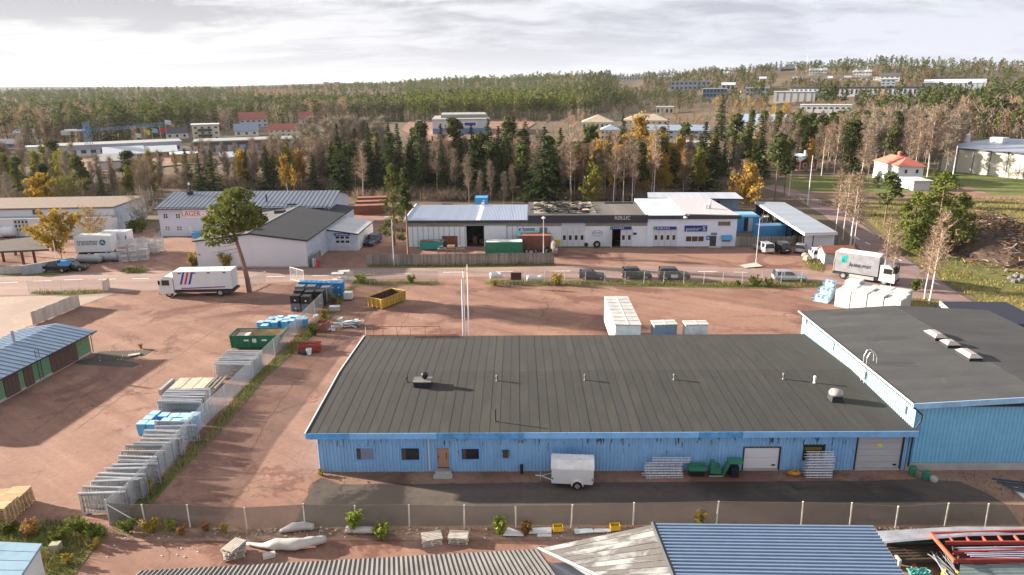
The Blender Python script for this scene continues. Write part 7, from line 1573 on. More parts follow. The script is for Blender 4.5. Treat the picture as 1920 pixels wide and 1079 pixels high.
for i,(px,py,z,w)in enumerate(((634,530,0,1.6),(644,527,0,1.5),(634,527,.7,1.7),(646,523,.7,1.6))):solo(MB().box((0,0,.32),(w,1.1,.16)).box((-.4,0,.12),(.3,1,.24)).box((.4,0,.12),(.3,1,.24)),'concrete_slab',concrete,('pale concrete slab lowest left near the fence end','pale concrete slab lowest right near the fence end','pale concrete slab on top at the left near the fence end','pale concrete slab on top at the right near the fence end')[i],'slab',at(px,py)+Vector((0,0,z+.03)),.1*i-.1)
solo(MB().box((0,0,.12),(2.0,1.0,.18)).box((.1,.1,.27),(1.7,.5,.1),.2),'board_bundle',newwood,'fresh timber boards behind the deep blue boxes','boards',at(607,531)+Vector((0,0,.03)))
solo(MB().box((0,0,.28),(1.3,.8,.55),.2),'concrete_block',concrete,'low pale block lying by the fence weeds','block',at(628,583)+Vector((0,0,.03)))
rc=mat('cage_red',(.26,.045,.03),.7,var=.15)
f=Frame(at(559,665),at(602,662))
for i in range(2):
 t=thing('red_bin','red steel bin '+('left' if i==0 else 'right')+' of the pair beside the fence','bin',f.world(i*f.W/2+.02,0,.03),f.ang);w=f.W/2-.05;d=1.0;h=.95
 part(MB().b6(0,w,0,.06,.1,h-.15).b6(0,w,d-.06,d,.1,h-.15).b6(0,.06,.061,d-.061,.1,h-.15).b6(w-.06,w,.061,d-.061,.1,h-.15).b6(.06,w-.06,.061,d-.061,.1,.16),'sides',rc,t)
 part(MB().b6(0,.09,-.01,.09,0,h).b6(w-.09,w,-.01,.09,0,h).b6(0,.09,d-.09,d+.01,0,h).b6(w-.09,w,d-.09,d+.01,0,h).b6(.09,w-.09,-.01,.07,h-.08,h).b6(.09,w-.09,d-.07,d+.01,h-.08,h),'frame',rc,t)
solo(MB().lathe([(.22,0),(.3,.6),(.33,.62),(.28,.62),(.2,.05)],12),'bucket',cwhite,'white bucket in front of the red steel bins','bucket',at(580,666)+Vector((0,0,.03)))
solo(MB().tube((-.3,0,.26),(.3,0,.26),.26,n=12),'drum',darkm,'small dark drum lying beside the white bucket','drum',at(570,666)+Vector((0,0,.03)))
q=at(604,622);t=thing('scrap_box','faded red open box with debris beside the fence','box',q+Vector((0,0,.03)),-.1);fr_m=mat('faded_red_box',(.26,.10,.085),.8,var=.15)
part(MB().b6(-.55,.75,-.6,-.53,0,1.15).b6(-.55,.75,.53,.6,0,1.15).b6(-.55,-.48,-.529,.529,0,1.15).b6(.68,.75,-.529,.529,0,1.15),'sides',fr_m,t);part(MB().b6(-.47,.67,-.52,.52,.1,.8),'debris',mat('dirt_fill',(.10,.06,.04),.95,var=.4),t)
solo(MB().box((0,0,.25),(.5,.4,.35),.4).box((.15,.1,.4),(.3,.3,.2),.9),'rubble_sack',white,'white torn sack beside the faded red box','sack',at(593,606)+Vector((0,0,.5)))
rs=random.Random(8)
def heap(name,label,cat,px,py,n,spx,spy,mats_,dims,zmax=.7):
 t=thing(name,label,cat,at(px,py)+Vector((0,0,.03)))
 for i in range(n):
  d=dims[i%len(dims)];part(MB().box((0,0,0),d),'piece',mats_[i%len(mats_)],t,(rs.uniform(-spx,spx),rs.uniform(-spy,spy),rs.uniform(.1,zmax))).rotation_euler=(rs.uniform(-.2,.2),rs.uniform(-.25,.25),rs.uniform(-.5,.5))
 return t
heap('scrap_heap','heap of grey steel profiles and pale scrap beside the yellow skip','scrap heap',653,612,26,1.1,.7,[galv,greyw,mat('pale_scrap',(.46,.44,.40),.8),mat('teal_grey',(.25,.36,.34),.7)],[(1.6,.18,.15),(1.1,.3,.12),(.5,.4,.3),(.8,.2,.2)],.75)
heap('rubble_heap','small heap of pale broken pieces next to the faded red box','rubble heap',618,622,10,.5,.3,[greyw,mat('pale_scrap')],[(.4,.2,.12),(.3,.3,.15)],.3)
for i,(px,yt)in enumerate(((868.7,524),(872,509),(879.5,499))):
 q=at(px+.5,652);d=ray(px,yt);D=math.hypot(q.x,q.y);h=CAMH+d.z*D/math.hypot(d.x,d.y)
 t=thing('flagpole',('shortest bare white flagpole of the three behind the warehouse','middle bare white flagpole of the three behind the warehouse','tallest bare white flagpole of the three behind the warehouse')[i],'flagpole',q);part(MB().tube((0,0,0),(0,0,h),.075,.045,10),'pole',cwhite,t,smooth=True);part(MB().lathe([(.02,0),(.09,.05),(.09,.12),(.01,.17)],8,(0,0,h)),'finial',mat('dull_gold',(.5,.35,.12),.4,.5),t)
f=Frame(at(960,541),at(975,541));t=thing('notice_board','dark brown notice board on two legs by the road fence','notice board',f.O,f.ang);part(MB().b6(-.15,f.W+.2,-.04,.04,1.15,2.2),'board',mat('dark_brown_board',(.055,.03,.028),.7),t)
for x in(0,f.W):part(MB().b6(x-.05,x+.05,.045,.12,0,2.1),'leg',grmetal,t)
def banner(label,a,b,z0,z1,wav):
 f=Frame(at(*a),at(*b));t=thing('banner',label,'banner',f.O+Vector((0,-.08,0)),f.ang);n=10;vs=[]
 rg=[]
 for i in range(n+1):
  u=i/n;s=wav*(math.sin(u*7)+u*u*2.0);y=-.1-.12*math.sin(u*9);rg.append([(u*f.W,y,z0+s*.2),(u*f.W,y-.02,z0+s*.2),(u*f.W,y-.02,z1+s*.5),(u*f.W,y,z1+s*.5)])
 part(MB().rings(rg),'cloth',cwhite,t,smooth=True)
banner('white banner hanging on the road fence, left one',(919,532),(942,532),.75,1.6,.05);banner('crumpled white banner sagging on the road fence, right one',(987,533),(1019,532.5),.45,1.2,.25)
t=sheet('traffic_island',[(1386,498),(1418,493),(1431,500),(1397,503)],.16,mat('pale_pebbles',(.46,.42,.38),.9,var=.3,scale=3));
f=Frame(at(1532,489),at(1545,496));f2=f.loc(at(1584,487));dd=4.6
t=thing('red_roofed_shed','small pale grey shed with a red tiled gable roof behind the postal truck','shed',f.O,f.ang);part(MB().rings([[(x,y,z)for x,z in((0,0),(f.W,0),(f.W,1.9),(f.W/2,2.5),(0,1.9))]for y in(0,dd)]),'wall',mat('pale_grey_boards',(.42,.44,.47),.8),t)
for(xa,za,xb2,zb_)in((-.25,1.75,f.W/2,2.62),(f.W/2,2.62,f.W+.25,1.75)):
 rf_=part(MB().slab([(xa,-.25,za),(xb2,-.25,zb_),(xb2,dd+.25,zb_),(xa,dd+.25,za)],.08),'roof',mat('terracotta_roof',(.36,.14,.09),.8,var=.15),t)
def boulder(px,py,r,lab,m=concrete,seed=1,z=0):
 rng=np.random.default_rng(seed);mb=MB();rg=[]
 for k in range(6):
  ph=-math.pi/2+math.pi*(k+.3)/5.6;rg.append([(r*math.cos(ph)*math.cos(u)*rng.uniform(.8,1.15),r*math.cos(ph)*math.sin(u)*rng.uniform(.8,1.15),r*.75*math.sin(ph)+r*.45)for u in np.linspace(0,2*math.pi,10)[:-1]])
 return solo(mb.rings(rg),'boulder',m,lab,'boulder',at(px,py)+Vector((0,0,z)),seed*.7,None)
stone=mat('pale_pink_stone',(.34,.25,.20),.9,var=.2);boulder(1509,482,.55,'pale boulder left of the red roofed shed, rear one',stone,2);boulder(1514,490,.75,'larger pale boulder left of the red roofed shed, front one',stone,3)
for i,(px,py)in enumerate(((1888,510),(1895,525),(1905,522),(1912,528),(1902,531),(1918,524))):boulder(px,py,.38+.08*(i%3),'grey stone in the scatter below the brush pile',mat('grey_stone',(.13,.125,.12),.9,var=.2),5+i)['group']='grey stones below the brush pile'
P0,P1=at(1567.5,542,2.3),at(1691,565,2.3);f=Frame(P0,P1);back=f.loc(at(1727,547.5,2.3)).y;nb=4;bw=f.W/nb;bd2=back/3
blm=mat('white_wrap_film',(.48,.48,.47),.5,var=.08,scale=1.0,bump=.5,bscale=6,rnd=.05)
rb_=random.Random(3)
for j in range(3):
 for i in range(nb):
  xs_=-.35*(j==2);h=2.3-(0.12 if(i+j)%3==0 else 0)+(.25 if j==2 and i==0 else 0);w=bw*.97;d=bd2*.95
  mb=MB();rg=[]
  for z,s in((0,.04),(h*.06,0),(h*.94,0),(h,.06)):rg.append([(s+rb_.uniform(0,.05),s,z),(w-s-rb_.uniform(0,.05),s,z),(w-s,d-s,z+rb_.uniform(0,.04)),(s,d-s,z)])
  solo(mb.rings(rg),'wrapped_bale',blm,'white film wrapped bale, '+('front','middle','rear')[j]+' row, '+('first','second','third','fourth')[i]+' from the left','bale',f.world(i*bw+xs_,j*bd2,.03),f.ang)
prn=mat('printed_wrap',(.60,.74,.84),.5,var=.05)
def printed():
 g=NT.__new__(NT);g.t=prn.node_tree;b=[n for n in g.t.nodes if n.type=='BSDF_PRINCIPLED'][0];oc=g.n('ShaderNodeTexCoord').outputs['Object']
 vo=g.n('ShaderNodeTexVoronoi',distance='CHEBYCHEV');g.put(vo.inputs['Vector'],oc);vo.inputs['Scale'].default_value=1.7;vo.inputs['Randomness'].default_value=.45
 g.put(b.inputs['Base Color'],g.mix(g.ramp(vo.outputs['Distance'],.27,.31,1,0),(.36,.48,.58),g.mix(g.ramp(vo.outputs['Color'],.4,.5),(.06,.10,.16),(.10,.36,.60))))
printed()
O=f.world(-3.1,.9,.03)
for j in range(3):
 for k in range(j+1):
  q=f.world(-2.9+.15*j,.4+j*1.05,.03+k*.78)
  solo(MB().b6(0,2.0-.3*j,0,1.0,.1,.76).b6(.05,1.9-.3*j,.05,.95,0,.099),'printed_pack',prn,('lowest front','middle','rear')[j]+' blue and white printed pack of the stepped pile, layer '+('one','two','three')[k],'pack',q,f.ang)
  # pallets and small things in the foreground
pm=MB();L_,W_=1.2,.8
for i in range(6):pm.b6(-L_/2,L_/2,-W_/2+i*(W_-.10)/5,-W_/2+i*(W_-.10)/5+.10,.122,.144)
for x in(-L_/2,-.06,L_/2-.12):
 for y in(-W_/2,-.05,W_/2-.1):pm.b6(x,x+.12,y,y+.1,.022,.1)
 pm.b6(x,x+.12,-W_/2,W_/2,.1005,.1215)
for y in(-W_/2,-.05,W_/2-.1):pm.b6(-L_/2,L_/2,y,y+.1,0,.0215)
pn_,po_=pm.mesh('pallet',newwood),pm.mesh('pallet',oldwood)
u=(at(66,942)-at(17,989));u.z=0;un=u.normalized();vn=Vector((-un.y,un.x,0));rp=random.Random(6)
for c in range(2):
 for i in range(4):
  base=at(17,989)+u*((i+.5)/4)+vn*(.62+c*1.24);n=(9,9,8,8)[i]-c
  for k in range(n):
   o=link('pallet',pn_,None,base+Vector((rp.uniform(-.05,.05),rp.uniform(-.05,.05),.03+k*.148)),math.atan2(un.y,un.x)+R(90)+rp.uniform(-.06,.06))
   tag(o,'fresh wooden pallet at the left edge, '+('nearest','second','third','farthest')[i]+' stack of the '+('outer','inner')[c]+' row','pallet',('nearest','second','third','farthest')[i]+' pallet stack, '+('outer','inner')[c]+' row')
for(px,py,n,a0,lab)in((441,1043,5,.5,'weathered pallet in the crooked stack beside the white tarpaulin roll'),(811,1017,3,.25,'weathered pallet in the leaning stack below the fence, left stack'),(861,1015,3,.06,'weathered pallet in the low stack below the fence, right stack')):
 for k in range(n):
  o=link('pallet',po_,None,at(px,py)+Vector((rp.uniform(-.05,.05),rp.uniform(-.05,.05),.05+k*.15)),a0+rp.uniform(-.25,.25)+(.7 if k>2 else 0));o.rotation_euler.x=.07 if px==811 else 0
  tag(o,lab,'pallet',lab.replace('weathered pallet in','pallets of'))
def roll(name,label,pxs,r,m,z=.06):
 pts=[at(x,y)+Vector((0,0,z+rr2))for(x,y),rr2 in zip(pxs,r)];o=pts[0].copy();rg=[];rng=np.random.default_rng(4)
 P=[]
 for i in range(len(pts)-1):
  for k in range(4):q=k/4;P.append((pts[i].lerp(pts[i+1],q),r[i]+(r[i+1]-r[i])*q))
 P.append((pts[-1],r[-1]))
 for i,(p,rr2)in enumerate(P):
  d=(P[min(i+1,len(P)-1)][0]-P[max(0,i-1)][0]).normalized();s=d.cross(Vector((0,0,1))).normalized()
  rg.append([p-o+s*math.cos(a)*rr2*rng.uniform(.85,1.2)+Vector((0,0,1))*math.sin(a)*rr2*rng.uniform(.75,1.05)for a in np.linspace(0,2*math.pi,13)[:-1]])
 return solo(MB().rings(rg),name,m,label,'roll',o,smooth=True)
wp=mat('dirty_white_plastic',(.40,.385,.37),.55,var=.12,scale=1.5,dirt=((.42,.36,.30),.55,.7,1.5))
roll('tarpaulin_roll','long bent white plastic tarpaulin roll lying beside the crooked pallets',[(464,1024),(492,1030),(515,1032),(555,1033),(585,1026),(612,1018)],[.1,.16,.34,.36,.32,.22],wp)
roll('plastic_roll','crumpled pale plastic sheeting along the fence foot',[(525,1002),(548,999),(570,996),(590,995)],[.12,.3,.28,.2],wp)
roll('plastic_roll','short white plastic roll left of the green bush',[(650,1001),(675,1002),(703,1002)],[.24,.24,.22],wp)
solo(MB().box((0,0,.1),(.7,.4,.2),.4),'stone_block',concrete,'grey stone under the bent tarpaulin roll','stone',at(505,1046)+Vector((0,0,.05)))
def flat(name,label,cat,pxs,z,th,m):
 P=[at(x,y,z)for x,y in pxs];o=P[0].copy();o.z=0;solo(MB().slab([p-o for p in P],th),name,m,label,cat,o)
flat('white_sheet','bent white sheet lying at the orange bush','sheet',[(943,1004),(953,989),(982,1000),(981,1005)],.18,.05,cwhite)
flat('panel','grey white panel lying by the fence, left of the yellow crate','panel',[(992,1000),(996,991),(1034,989),(1034,999)],.2,.06,greyw)
flat('panel','small white panel lying below the grey one','panel',[(1007,1006),(1008,1001),(1034,1001),(1034,1006)],.12,.05,cwhite)
flat('panel','long pale blue white panel lying right of the yellow crate','panel',[(1078,1001),(1076,993),(1110,991),(1114,998)],.2,.06,mat('pale_panel',(.58,.64,.68),.5))
flat('panel','long white panel lying at the fence, rightmost','panel',[(1115,998),(1113,992),(1145,992),(1145,997)],.2,.06,cwhite)
for i,(px,py)in enumerate(((1046,999),(1153,997))):solo(MB().box((0,0,.16),(.62,.4,.04)).box((0,-.19,.32),(.62,.03,.28)).box((0,.19,.32),(.62,.03,.28)).box((-.29,0,.32),(.03,.35,.28)).box((.29,0,.32),(.03,.35,.28)),'crate',mat('crate_yellow',(.62,.40,.03),.5),'yellow plastic crate at the fence foot, '+('left' if i==0 else 'right')+' one','crate',at(px,py)+Vector((0,0,.03)),.1)
f=Frame(at(1034,917),at(1112,920));zt1=f.front(1070,879)[1];ztp=1.95;Wt=f.W
t=thing('cargo_trailer','white single axle box trailer parked in front of the blue wall','trailer',f.O+Vector((0,0,.04)),f.ang);d=1.6
part(MB().rings([[(x,y,z)for x,z in((.02,.38),(Wt*.96,.36),(Wt,.45),(Wt+.02,1.45),(0,1.45),(-.02,.5))]for y in(0,d)]),'body',mat('trailer_white',(.62,.62,.66),.5,var=.05),t)
part(MB().rings([[(x,y,z)for y,z in((-.03,1.47),(.0,1.56),(.38,ztp+.05),(d-.38,ztp+.05),(d,1.56),(d+.03,1.47))]for x in(-.05,Wt+.05)]),'lid',mat('trailer_lid',(.68,.67,.66),.5,dirt=((.35,.33,.30),.66,.75,4)),t)
for y in(-.06,d+.06):
 wheel(t,Wt*.62,y,.3,.2);part(MB().rings([[(Wt*.62+.42*math.cos(a),y+yy,.32+.42*math.sin(a))for a in np.linspace(0,math.pi,8)]+[(Wt*.62+.36*math.cos(a),y+yy,.32+.36*math.sin(a))for a in np.linspace(math.pi,0,8)]for yy in(-.13,.13)]),'mudguard',white,t)
part(MB().tube((.1,.3,.42),(-.75,d/2,.45),.04).tube((.1,d-.3,.42),(-.75,d/2,.45),.04).tube((-.7,d/2,.45),(-1.15,d/2,.47),.05).tube((-.8,d/2,.05),(-.8,d/2,.75),.035),'drawbar',galv,t)
part(MB().box((.06,-.015,.75),(.1,.02,.1)).box((Wt-.08,-.015,.75),(.1,.02,.1)),'reflector',darkm,t)
def girder_mesh(L):
 mb=MB().tube((0,0,.04),(L,0,.04),.025,n=5).tube((0,0,.2),(L,0,.2),.025,n=5).tube((0,.3,.04),(L,.3,.04),.025,n=5)
 n=int(L/.22)
 for i in range(n):a,b=L*i/n,L*(i+1)/n;z=(.04,.2)if i%2 else(.2,.04);mb.tube((a,0,z[0]),(b,0,z[1]),.013,n=3,caps=False);mb.tube((a,0,.04),(b,.3,.04),.012,n=3,caps=False)if i%2 else None
 return mb.mesh('girder',mat('bright_zinc',(.66,.66,.70),.4,.3))
gm1,gm2=girder_mesh(2.65),girder_mesh(1.85);rg2=random.Random(2)
for(px,py,me,n,lab)in((1208,900,gm1,7,'lattice girder in the long pile left of the green machine'),(1511,899,gm2,9,'lattice girder in the short tall pile below the right window')):
 for k in range(n):
  for j in range(2):
   if me is gm1 and k>3 and j==0:continue
   o=link('lattice_girder',me,None,at(px,py)+Vector((rg2.uniform(-.12,.12)+(.12*k if me is gm1 and k>4 else 0),.05+j*.36,.04+k*.21)),rg2.uniform(-.02,.02));tag(o,lab,'girder',lab.replace('girder in','girders of'))
gp=mat('machine_green',(.045,.20,.13),.5,var=.08)
q=at(1292,899);t=thing('garden_bench','green bench like machine part beside the lattice girders','machine',q+Vector((0,0,.04)));part(MB().b6(0,1.25,.1,.75,.5,.62).b6(0,1.25,.72,.8,.62,.8),'seat',gp,t);part(MB().b6(.1,1.1,.2,.7,.06,.49),'base',black,t)
q=at(1333,899);t=thing('green_machine','small green machine with an upright box between bench and bin','machine',q+Vector((0,0,.04)));part(MB().b6(0,.75,.2,.8,.25,.6),'chassis',gp,t);part(MB().b6(.0,.3,.15,.6,.61,1.2),'hood',gp,t);part(MB().b6(.35,.7,.3,.7,.61,.85),'seat',gp,t);part(MB().b6(-.1,.9,.1,.2,.05,.13),'rail',grmetal,t)
q=at(1372,900);t=thing('tipping_bin','dark bin with its green lid tilted open by the white garage door','bin',q+Vector((0,0,.04)));part(MB().b6(0,.55,.2,.9,0,.75),'bin',black,t);part(MB().slab([(-.25,.0,1.22),(.75,.0,1.22),(.75,.75,1.3),(-.25,.75,1.3)],.05),'lid',gp,t);part(MB().slab([(-.6,.1,.15),(-.2,.0,1.15),(-.2,.7,1.2),(-.6,.8,.2)],.05),'flap',gp,t)
q=at(1491,897);t=thing('cable_tub','oval rust coloured tub full of orange yellow hoses','tub',q+Vector((0,.3,.04)));part(MB().rings([[(a*math.cos(u)*s,b*math.sin(u)*s,z)for u in np.linspace(0,2*math.pi,19)[:-1]]for z,s,a,b in((0,.85,.55,.32),(.22,1,.6,.36),(.22,.93,.6,.36),(.05,.8,.55,.32))]),'tub',mat('tub_rust',(.30,.13,.08),.7),t)
for k in range(5):part(MB().path([((.42-.05*k)*math.cos(u)+.03*k,(.25-.03*k)*math.sin(u),.16+.035*k+.02*math.sin(3*u+k))for u in np.linspace(0,2*math.pi,15)],.03,5),'hose',mat('hose_amber',(.62,.30,.03),.5),t)
for i,(px,py,m,h,lab)in enumerate(((1710,892,gp,.7,'small green drum at the corner of the tall hall'),(1722,897,mat('olive_grey',(.16,.18,.13),.8),.5,'olive grey pot between two green drums'),(1735,900,gp,.65,'second small green drum beside the tall hall wall'),(1750,904,concrete,.35,'pale stone beside the green drums'))):solo(MB().lathe([(.22,0),(.27,h*.3),(.25,h*.9),(.2,h),(.17,h-.05),(.1,h*.7)],10),'drum',m,lab,'drum',at(px,py)+Vector((0,0,.03)))
for i in range(5):a,b=at(1860+i*9,898+i*5,.1+.03*i),at(1975,912+i*6,.1+.03*i);o=a.copy();o.z=0;solo(MB().tube(a-o,b-o,.06,n=6),'steel_beam',mat('dark_blue_steel',(.06,.08,.11),.5),'dark steel pipe of the bundle lying by the tall hall plinth','pipe',o,group='dark pipes by the tall hall')
flat('white_beam','white board lying beside the dark pipes','board',[(1897,915),(1905,912),(1945,945),(1935,948)],.12,.08,cwhite)
zt2=1.15
a,b=at(1652,1012,zt2),at(1818,993,1.35);o=a.copy();o.z=0
mb=MB();mb.corr(at(1640,997,zt2)-o,at(1652,1020,zt2)-o,at(1818,1006,zt2+.2)-o,at(1790,989,zt2+.2)-o,6,.08,2);mb.corr(at(1790,989,zt2+.2)-o,at(1818,1006,zt2+.2)-o,at(2010,1001,zt2-.05)-o,at(1990,990,zt2-.05)-o,6,.08,2)
solo(mb,'roofing_sheet',mat('dull_white_sheet',(.60,.60,.61),.45,.1,dirt=((.40,.40,.40),.6,.75,.8)),'long bent white corrugated roofing sheet on the timber pile','roofing sheet',o)
ts_=thing('timber_stack','dark timber stack hidden under the bent white roofing sheet','timber stack',o)
for i in range(5):part(MB().slab([at(x,y,1.0)-Vector((o.x,o.y,.2*i))for x,y in((1664,1014),(1668,1000),(1960,993),(1960,1000))],.185),'timber_layer',mat('dark_oiled_timber',(.05,.038,.028),.8),ts_)
solo(MB().slab([at(x,y,.85)-Vector((o.x,o.y,0))for x,y in((1680,1018),(1700,1010),(1790,1006),(1790,1016))],.1),'green_sheet',mat('deep_green_sheet',(.012,.10,.06),.5),'deep green sheet under the bent white roofing','sheet',(o.x,o.y,0))
for i in range(5):
 a,b=at(1662+i*4,1026+i*5.5,.6),at(1790,1022+i*5.5,.6);q=a.copy();q.z=0;solo(MB().slab([a-q,b-q,b-q+Vector((0,-.16,0)),a-q+Vector((0,-.16,0))],.5-.05*i),'timber_beam',mat('dark_oiled_timber',(.05,.038,.028),.8),'dark timber beam of the pile below the white roofing','beam',q,group='dark beams below the white roofing')
rr3=mat('primer_red',(.30,.045,.04),.55,var=.08);ro3=mat('primer_orange',(.42,.095,.055),.55)
def beam(parent,p0,p1,w,h,m,name):
 d=(p1-p0).normalized();s=d.cross(Vector((0,0,1))).normalized()*w/2;u_=Vector((0,0,h));part(MB().hexa([p0-s,p1-s,p1+s,p0+s,p0-s+u_,p1-s+u_,p1+s+u_,p0+s+u_]),name,m,parent)
zz=1.2;o=at(1745,1005,zz);o.z=0;t=thing('steel_ladder_frame','large red painted steel ladder frame lying on the stack at the lower right','steel frame',o)
def Q(x,y,z=zz):return at(x,y,z)-o
beam(t,Q(1745,1005),Q(2010,998),.1,.22,rr3,'side_rail');beam(t,Q(1772,1022),Q(2010,1021),.1,.22,rr3,'side_rail');beam(t,Q(1745,1005,zz+.12),Q(1789,1056,zz+.12),.11,.2,ro3,'end_rail')
for(x,y)in((1760,1006),(1850,1003),(1940,1000),(1790,1022),(1870,1021),(1950,1021),(1800,1040),(1950,1034)):
 q=Q(x,y);part(MB().b6(q.x-.08,q.x+.08,q.y-.08,q.y+.08,.0,zz-.02 if y<1030 else zz-.12),'support',mat('dark_oiled_timber'),t)
for i in range(8):x=1777+i*31;beam(t,Q(x,1007),Q(x+11+i*.3,1021),.08,.14,ro3,'rung')
for(y0_,y1_)in((1040,1033),(1055,1053)):beam(t,Q(1787,y0_,zz-.1),Q(2010,y1_,zz-.1),.09,.2,rr3,'side_rail')
for i in range(6):beam(t,Q(1790+i*6,1029+i*3.2,zz),Q(1990,1026+i*5,zz),.05,.05,mat('lilac_steel',(.42,.42,.52),.5),'rod')
a=[at(x,y,.95)for x,y in((1800,1060),(2010,1056),(2010,1120),(1795,1120))];o=a[0].copy();o.z=0
mb=MB();mb.corr(a[0]-o,a[3]-o,a[2]-o,a[1]-o,9,.06,2);solo(mb,'roofing_sheet',mat('grey_green_sheet',(.16,.20,.20),.5,.2),'stack of grey green corrugated sheets at the lower right corner','roofing sheet',o)
cq=sum(a,Vector())/4;a2=[v.lerp(cq,.015)for v in a];sk_=thing('sheet_stack','pile of sheets and timber bearers carrying the grey green sheets','sheet stack',o)
for i in range(9):part(MB().slab([v-o-Vector((0,0,.03+.1*i))for v in a2],.085),'sheet',mat('grey_green_sheet')if i<6 else mat('dark_oiled_timber'),sk_)
o=at(1760,1062);t=thing('pole_bundle','bundle of grey poles with yellow couplers at the lower right','pole bundle',o);rq=random.Random(9)
for i in range(16):
 a,b=at(1737+rq.uniform(0,40),1034+rq.uniform(0,10),.55+rq.uniform(0,.3))-o,at(1772+i*2.2,1078+rq.uniform(-6,14),.4+rq.uniform(0,.3))-o;part(MB().tube(a,b,.028,n=5),'pole',greyplas if i%3 else grmetal,t)
 if i%3==0:c=a.lerp(b,rq.uniform(.6,.9));part(MB().box(c,(.13,.13,.13),.5),'coupler',yellow,t)
t=thing('orange_coil','orange board and tangled orange strap beside the blue roof','strap coil',at(1710,1060));rq=random.Random(10)
part(MB().box((-.1,.35,.3),(.16,1.2,.5),.15),'board',mat('signal_orange',(.62,.12,.02),.5),t);part(MB().path([(.35+.3*math.cos(k*1.3)+rq.uniform(-.1,.1),.4+.4*math.sin(k*1.7),.2+.3*rq.random())for k in range(30)],.03,5),'strap',mat('signal_orange'),t)
t=thing('green_net','heap of turquoise green netting at the bottom edge','net',at(1722,1082));rq=random.Random(12);part(MB().path([(.5*math.cos(k*1.1)+rq.uniform(-.2,.2),.3*math.sin(k*1.9),.15+.3*rq.random())for k in range(46)],.035,5),'net',mat('net_teal',(.08,.34,.30),.7),t)
solo(MB().box((0,0,.35),(.14,.5,.7)),'wood_stake',oldwood,'pale timber stake standing right of the blue roof','stake',at(1681,1066))
solo(MB().box((0,0,.3),(.55,.45,.5),.1),'concrete_post',mat('beige_block',(.40,.36,.26),.9),'beige block in the weeds by the corner shed','block',at(106,1034))
solo(MB().box((0,0,.09),(1.1,.35,.05),.3).box((.05,-.25,.1),(1.1,.3,.06),.32),'old_boards',oldwood,'two pale boards lying on broken asphalt by the green shed','boards',at(252,667)+Vector((0,0,.03)),.2)
solo(MB().box((0,0,.5),(1.9,1.2,1.0)).box((0,0,1.03),(2.0,1.3,.08)),'waste_container',contblue,'blue waste container at the lavender building door','waste container',at(372,447)+Vector((0,0,.03)))
for i,(px,m,lab)in enumerate(((588,cwhite,'white gas bottle by the corner of the black roofed hall'),(592,grmetal,'grey gas bottle by the corner of the black roofed hall'),(596,red,'red fire extinguisher like drum by the corner of the black roofed hall'))):solo(MB().lathe([(.22,0),(.24,.1),(.24,1.0),(.12,1.25),(.1,1.35)],10),'gas_bottle',m,lab,'gas bottle',at(px,501))
f=Frame(at(585,503),at(603,490));t=thing('corner_screen','grey plank screen at the corner of the black roofed hall','screen',f.O,f.ang)
for i in range(9):part(MB().b6(i*f.W/9,(i+.9)*f.W/9,0,.03,.05,1.8),'plank',wood,t)
f=Frame(at(86,517),at(70,501));solo(MB().hexa([(-3,0,0),(4,0,0),(4,.3,0),(-3,.3,0),(-3,0,1.4),(4,0,1.9),(4,.3,1.9),(-3,.3,1.4)]),'retaining_wall',mat('blue_grey_concrete',(.30,.33,.37),.8),'blue grey concrete slab wall beside the canopy','wall',at(86,512),R(28))
rngb=np.random.default_rng(21);n=5200;c=at(1880,480);c2=at(1830,440)
uu=rngb.uniform(0,1,n);ctr=np.array(c2)[None]*(1-uu[:,None])+np.array(at(1935,500))[None]*uu[:,None];rad=rngb.normal(size=(n,2))*np.array([4.2,4.6]);hh=np.maximum(.1,5.6*(1-np.hypot(rad[:,0]/8.5,rad[:,1]/9.5)**1.3)*rngb.uniform(.5,1.0,n))
a=np.stack([ctr[:,0]+rad[:,0],ctr[:,1]+rad[:,1],hh],1);d=rngb.normal(size=(n,3))*np.array([1,1,.28]);d/=np.linalg.norm(d,axis=1)[:,None];b=a+d*rngb.uniform(.6,2.4,n)[:,None];b[:,2]=np.maximum(b[:,2],.05)
br1=mat('brush_brown',(.075,.05,.037),.9,var=.3,scale=.3);br2=mat('brush_grey',(.24,.20,.17),.9);br3=mat('brush_rust',(.20,.095,.04),.9)
me=tri_mesh('brush_pile',slivers(a,b,rngb.uniform(.08,.22,n),rngb),[br1,br2,br3]);me.polygons.foreach_set('material_index',rngb.choice(3,n,p=(.72,.12,.16)).astype(np.int32));o=link('brush_pile',me);o['kind']='stuff';tag(o,'large pile of brown cut branches at the right edge of the field',None)
core=MB();rg=[[(c.x+2+math.cos(u)*r*rngb.uniform(.9,1.1)*1.15,c.y+math.sin(u)*r*1.1*rngb.uniform(.9,1.1),z)for u in np.linspace(0,2*math.pi,15)[:-1]]for r,z in((8.5,0),(6.4,1.9),(3.8,3.3),(.6,4.0))];o=part(core.rings(rg),'earth_mound',br1,None);o['kind']='structure'
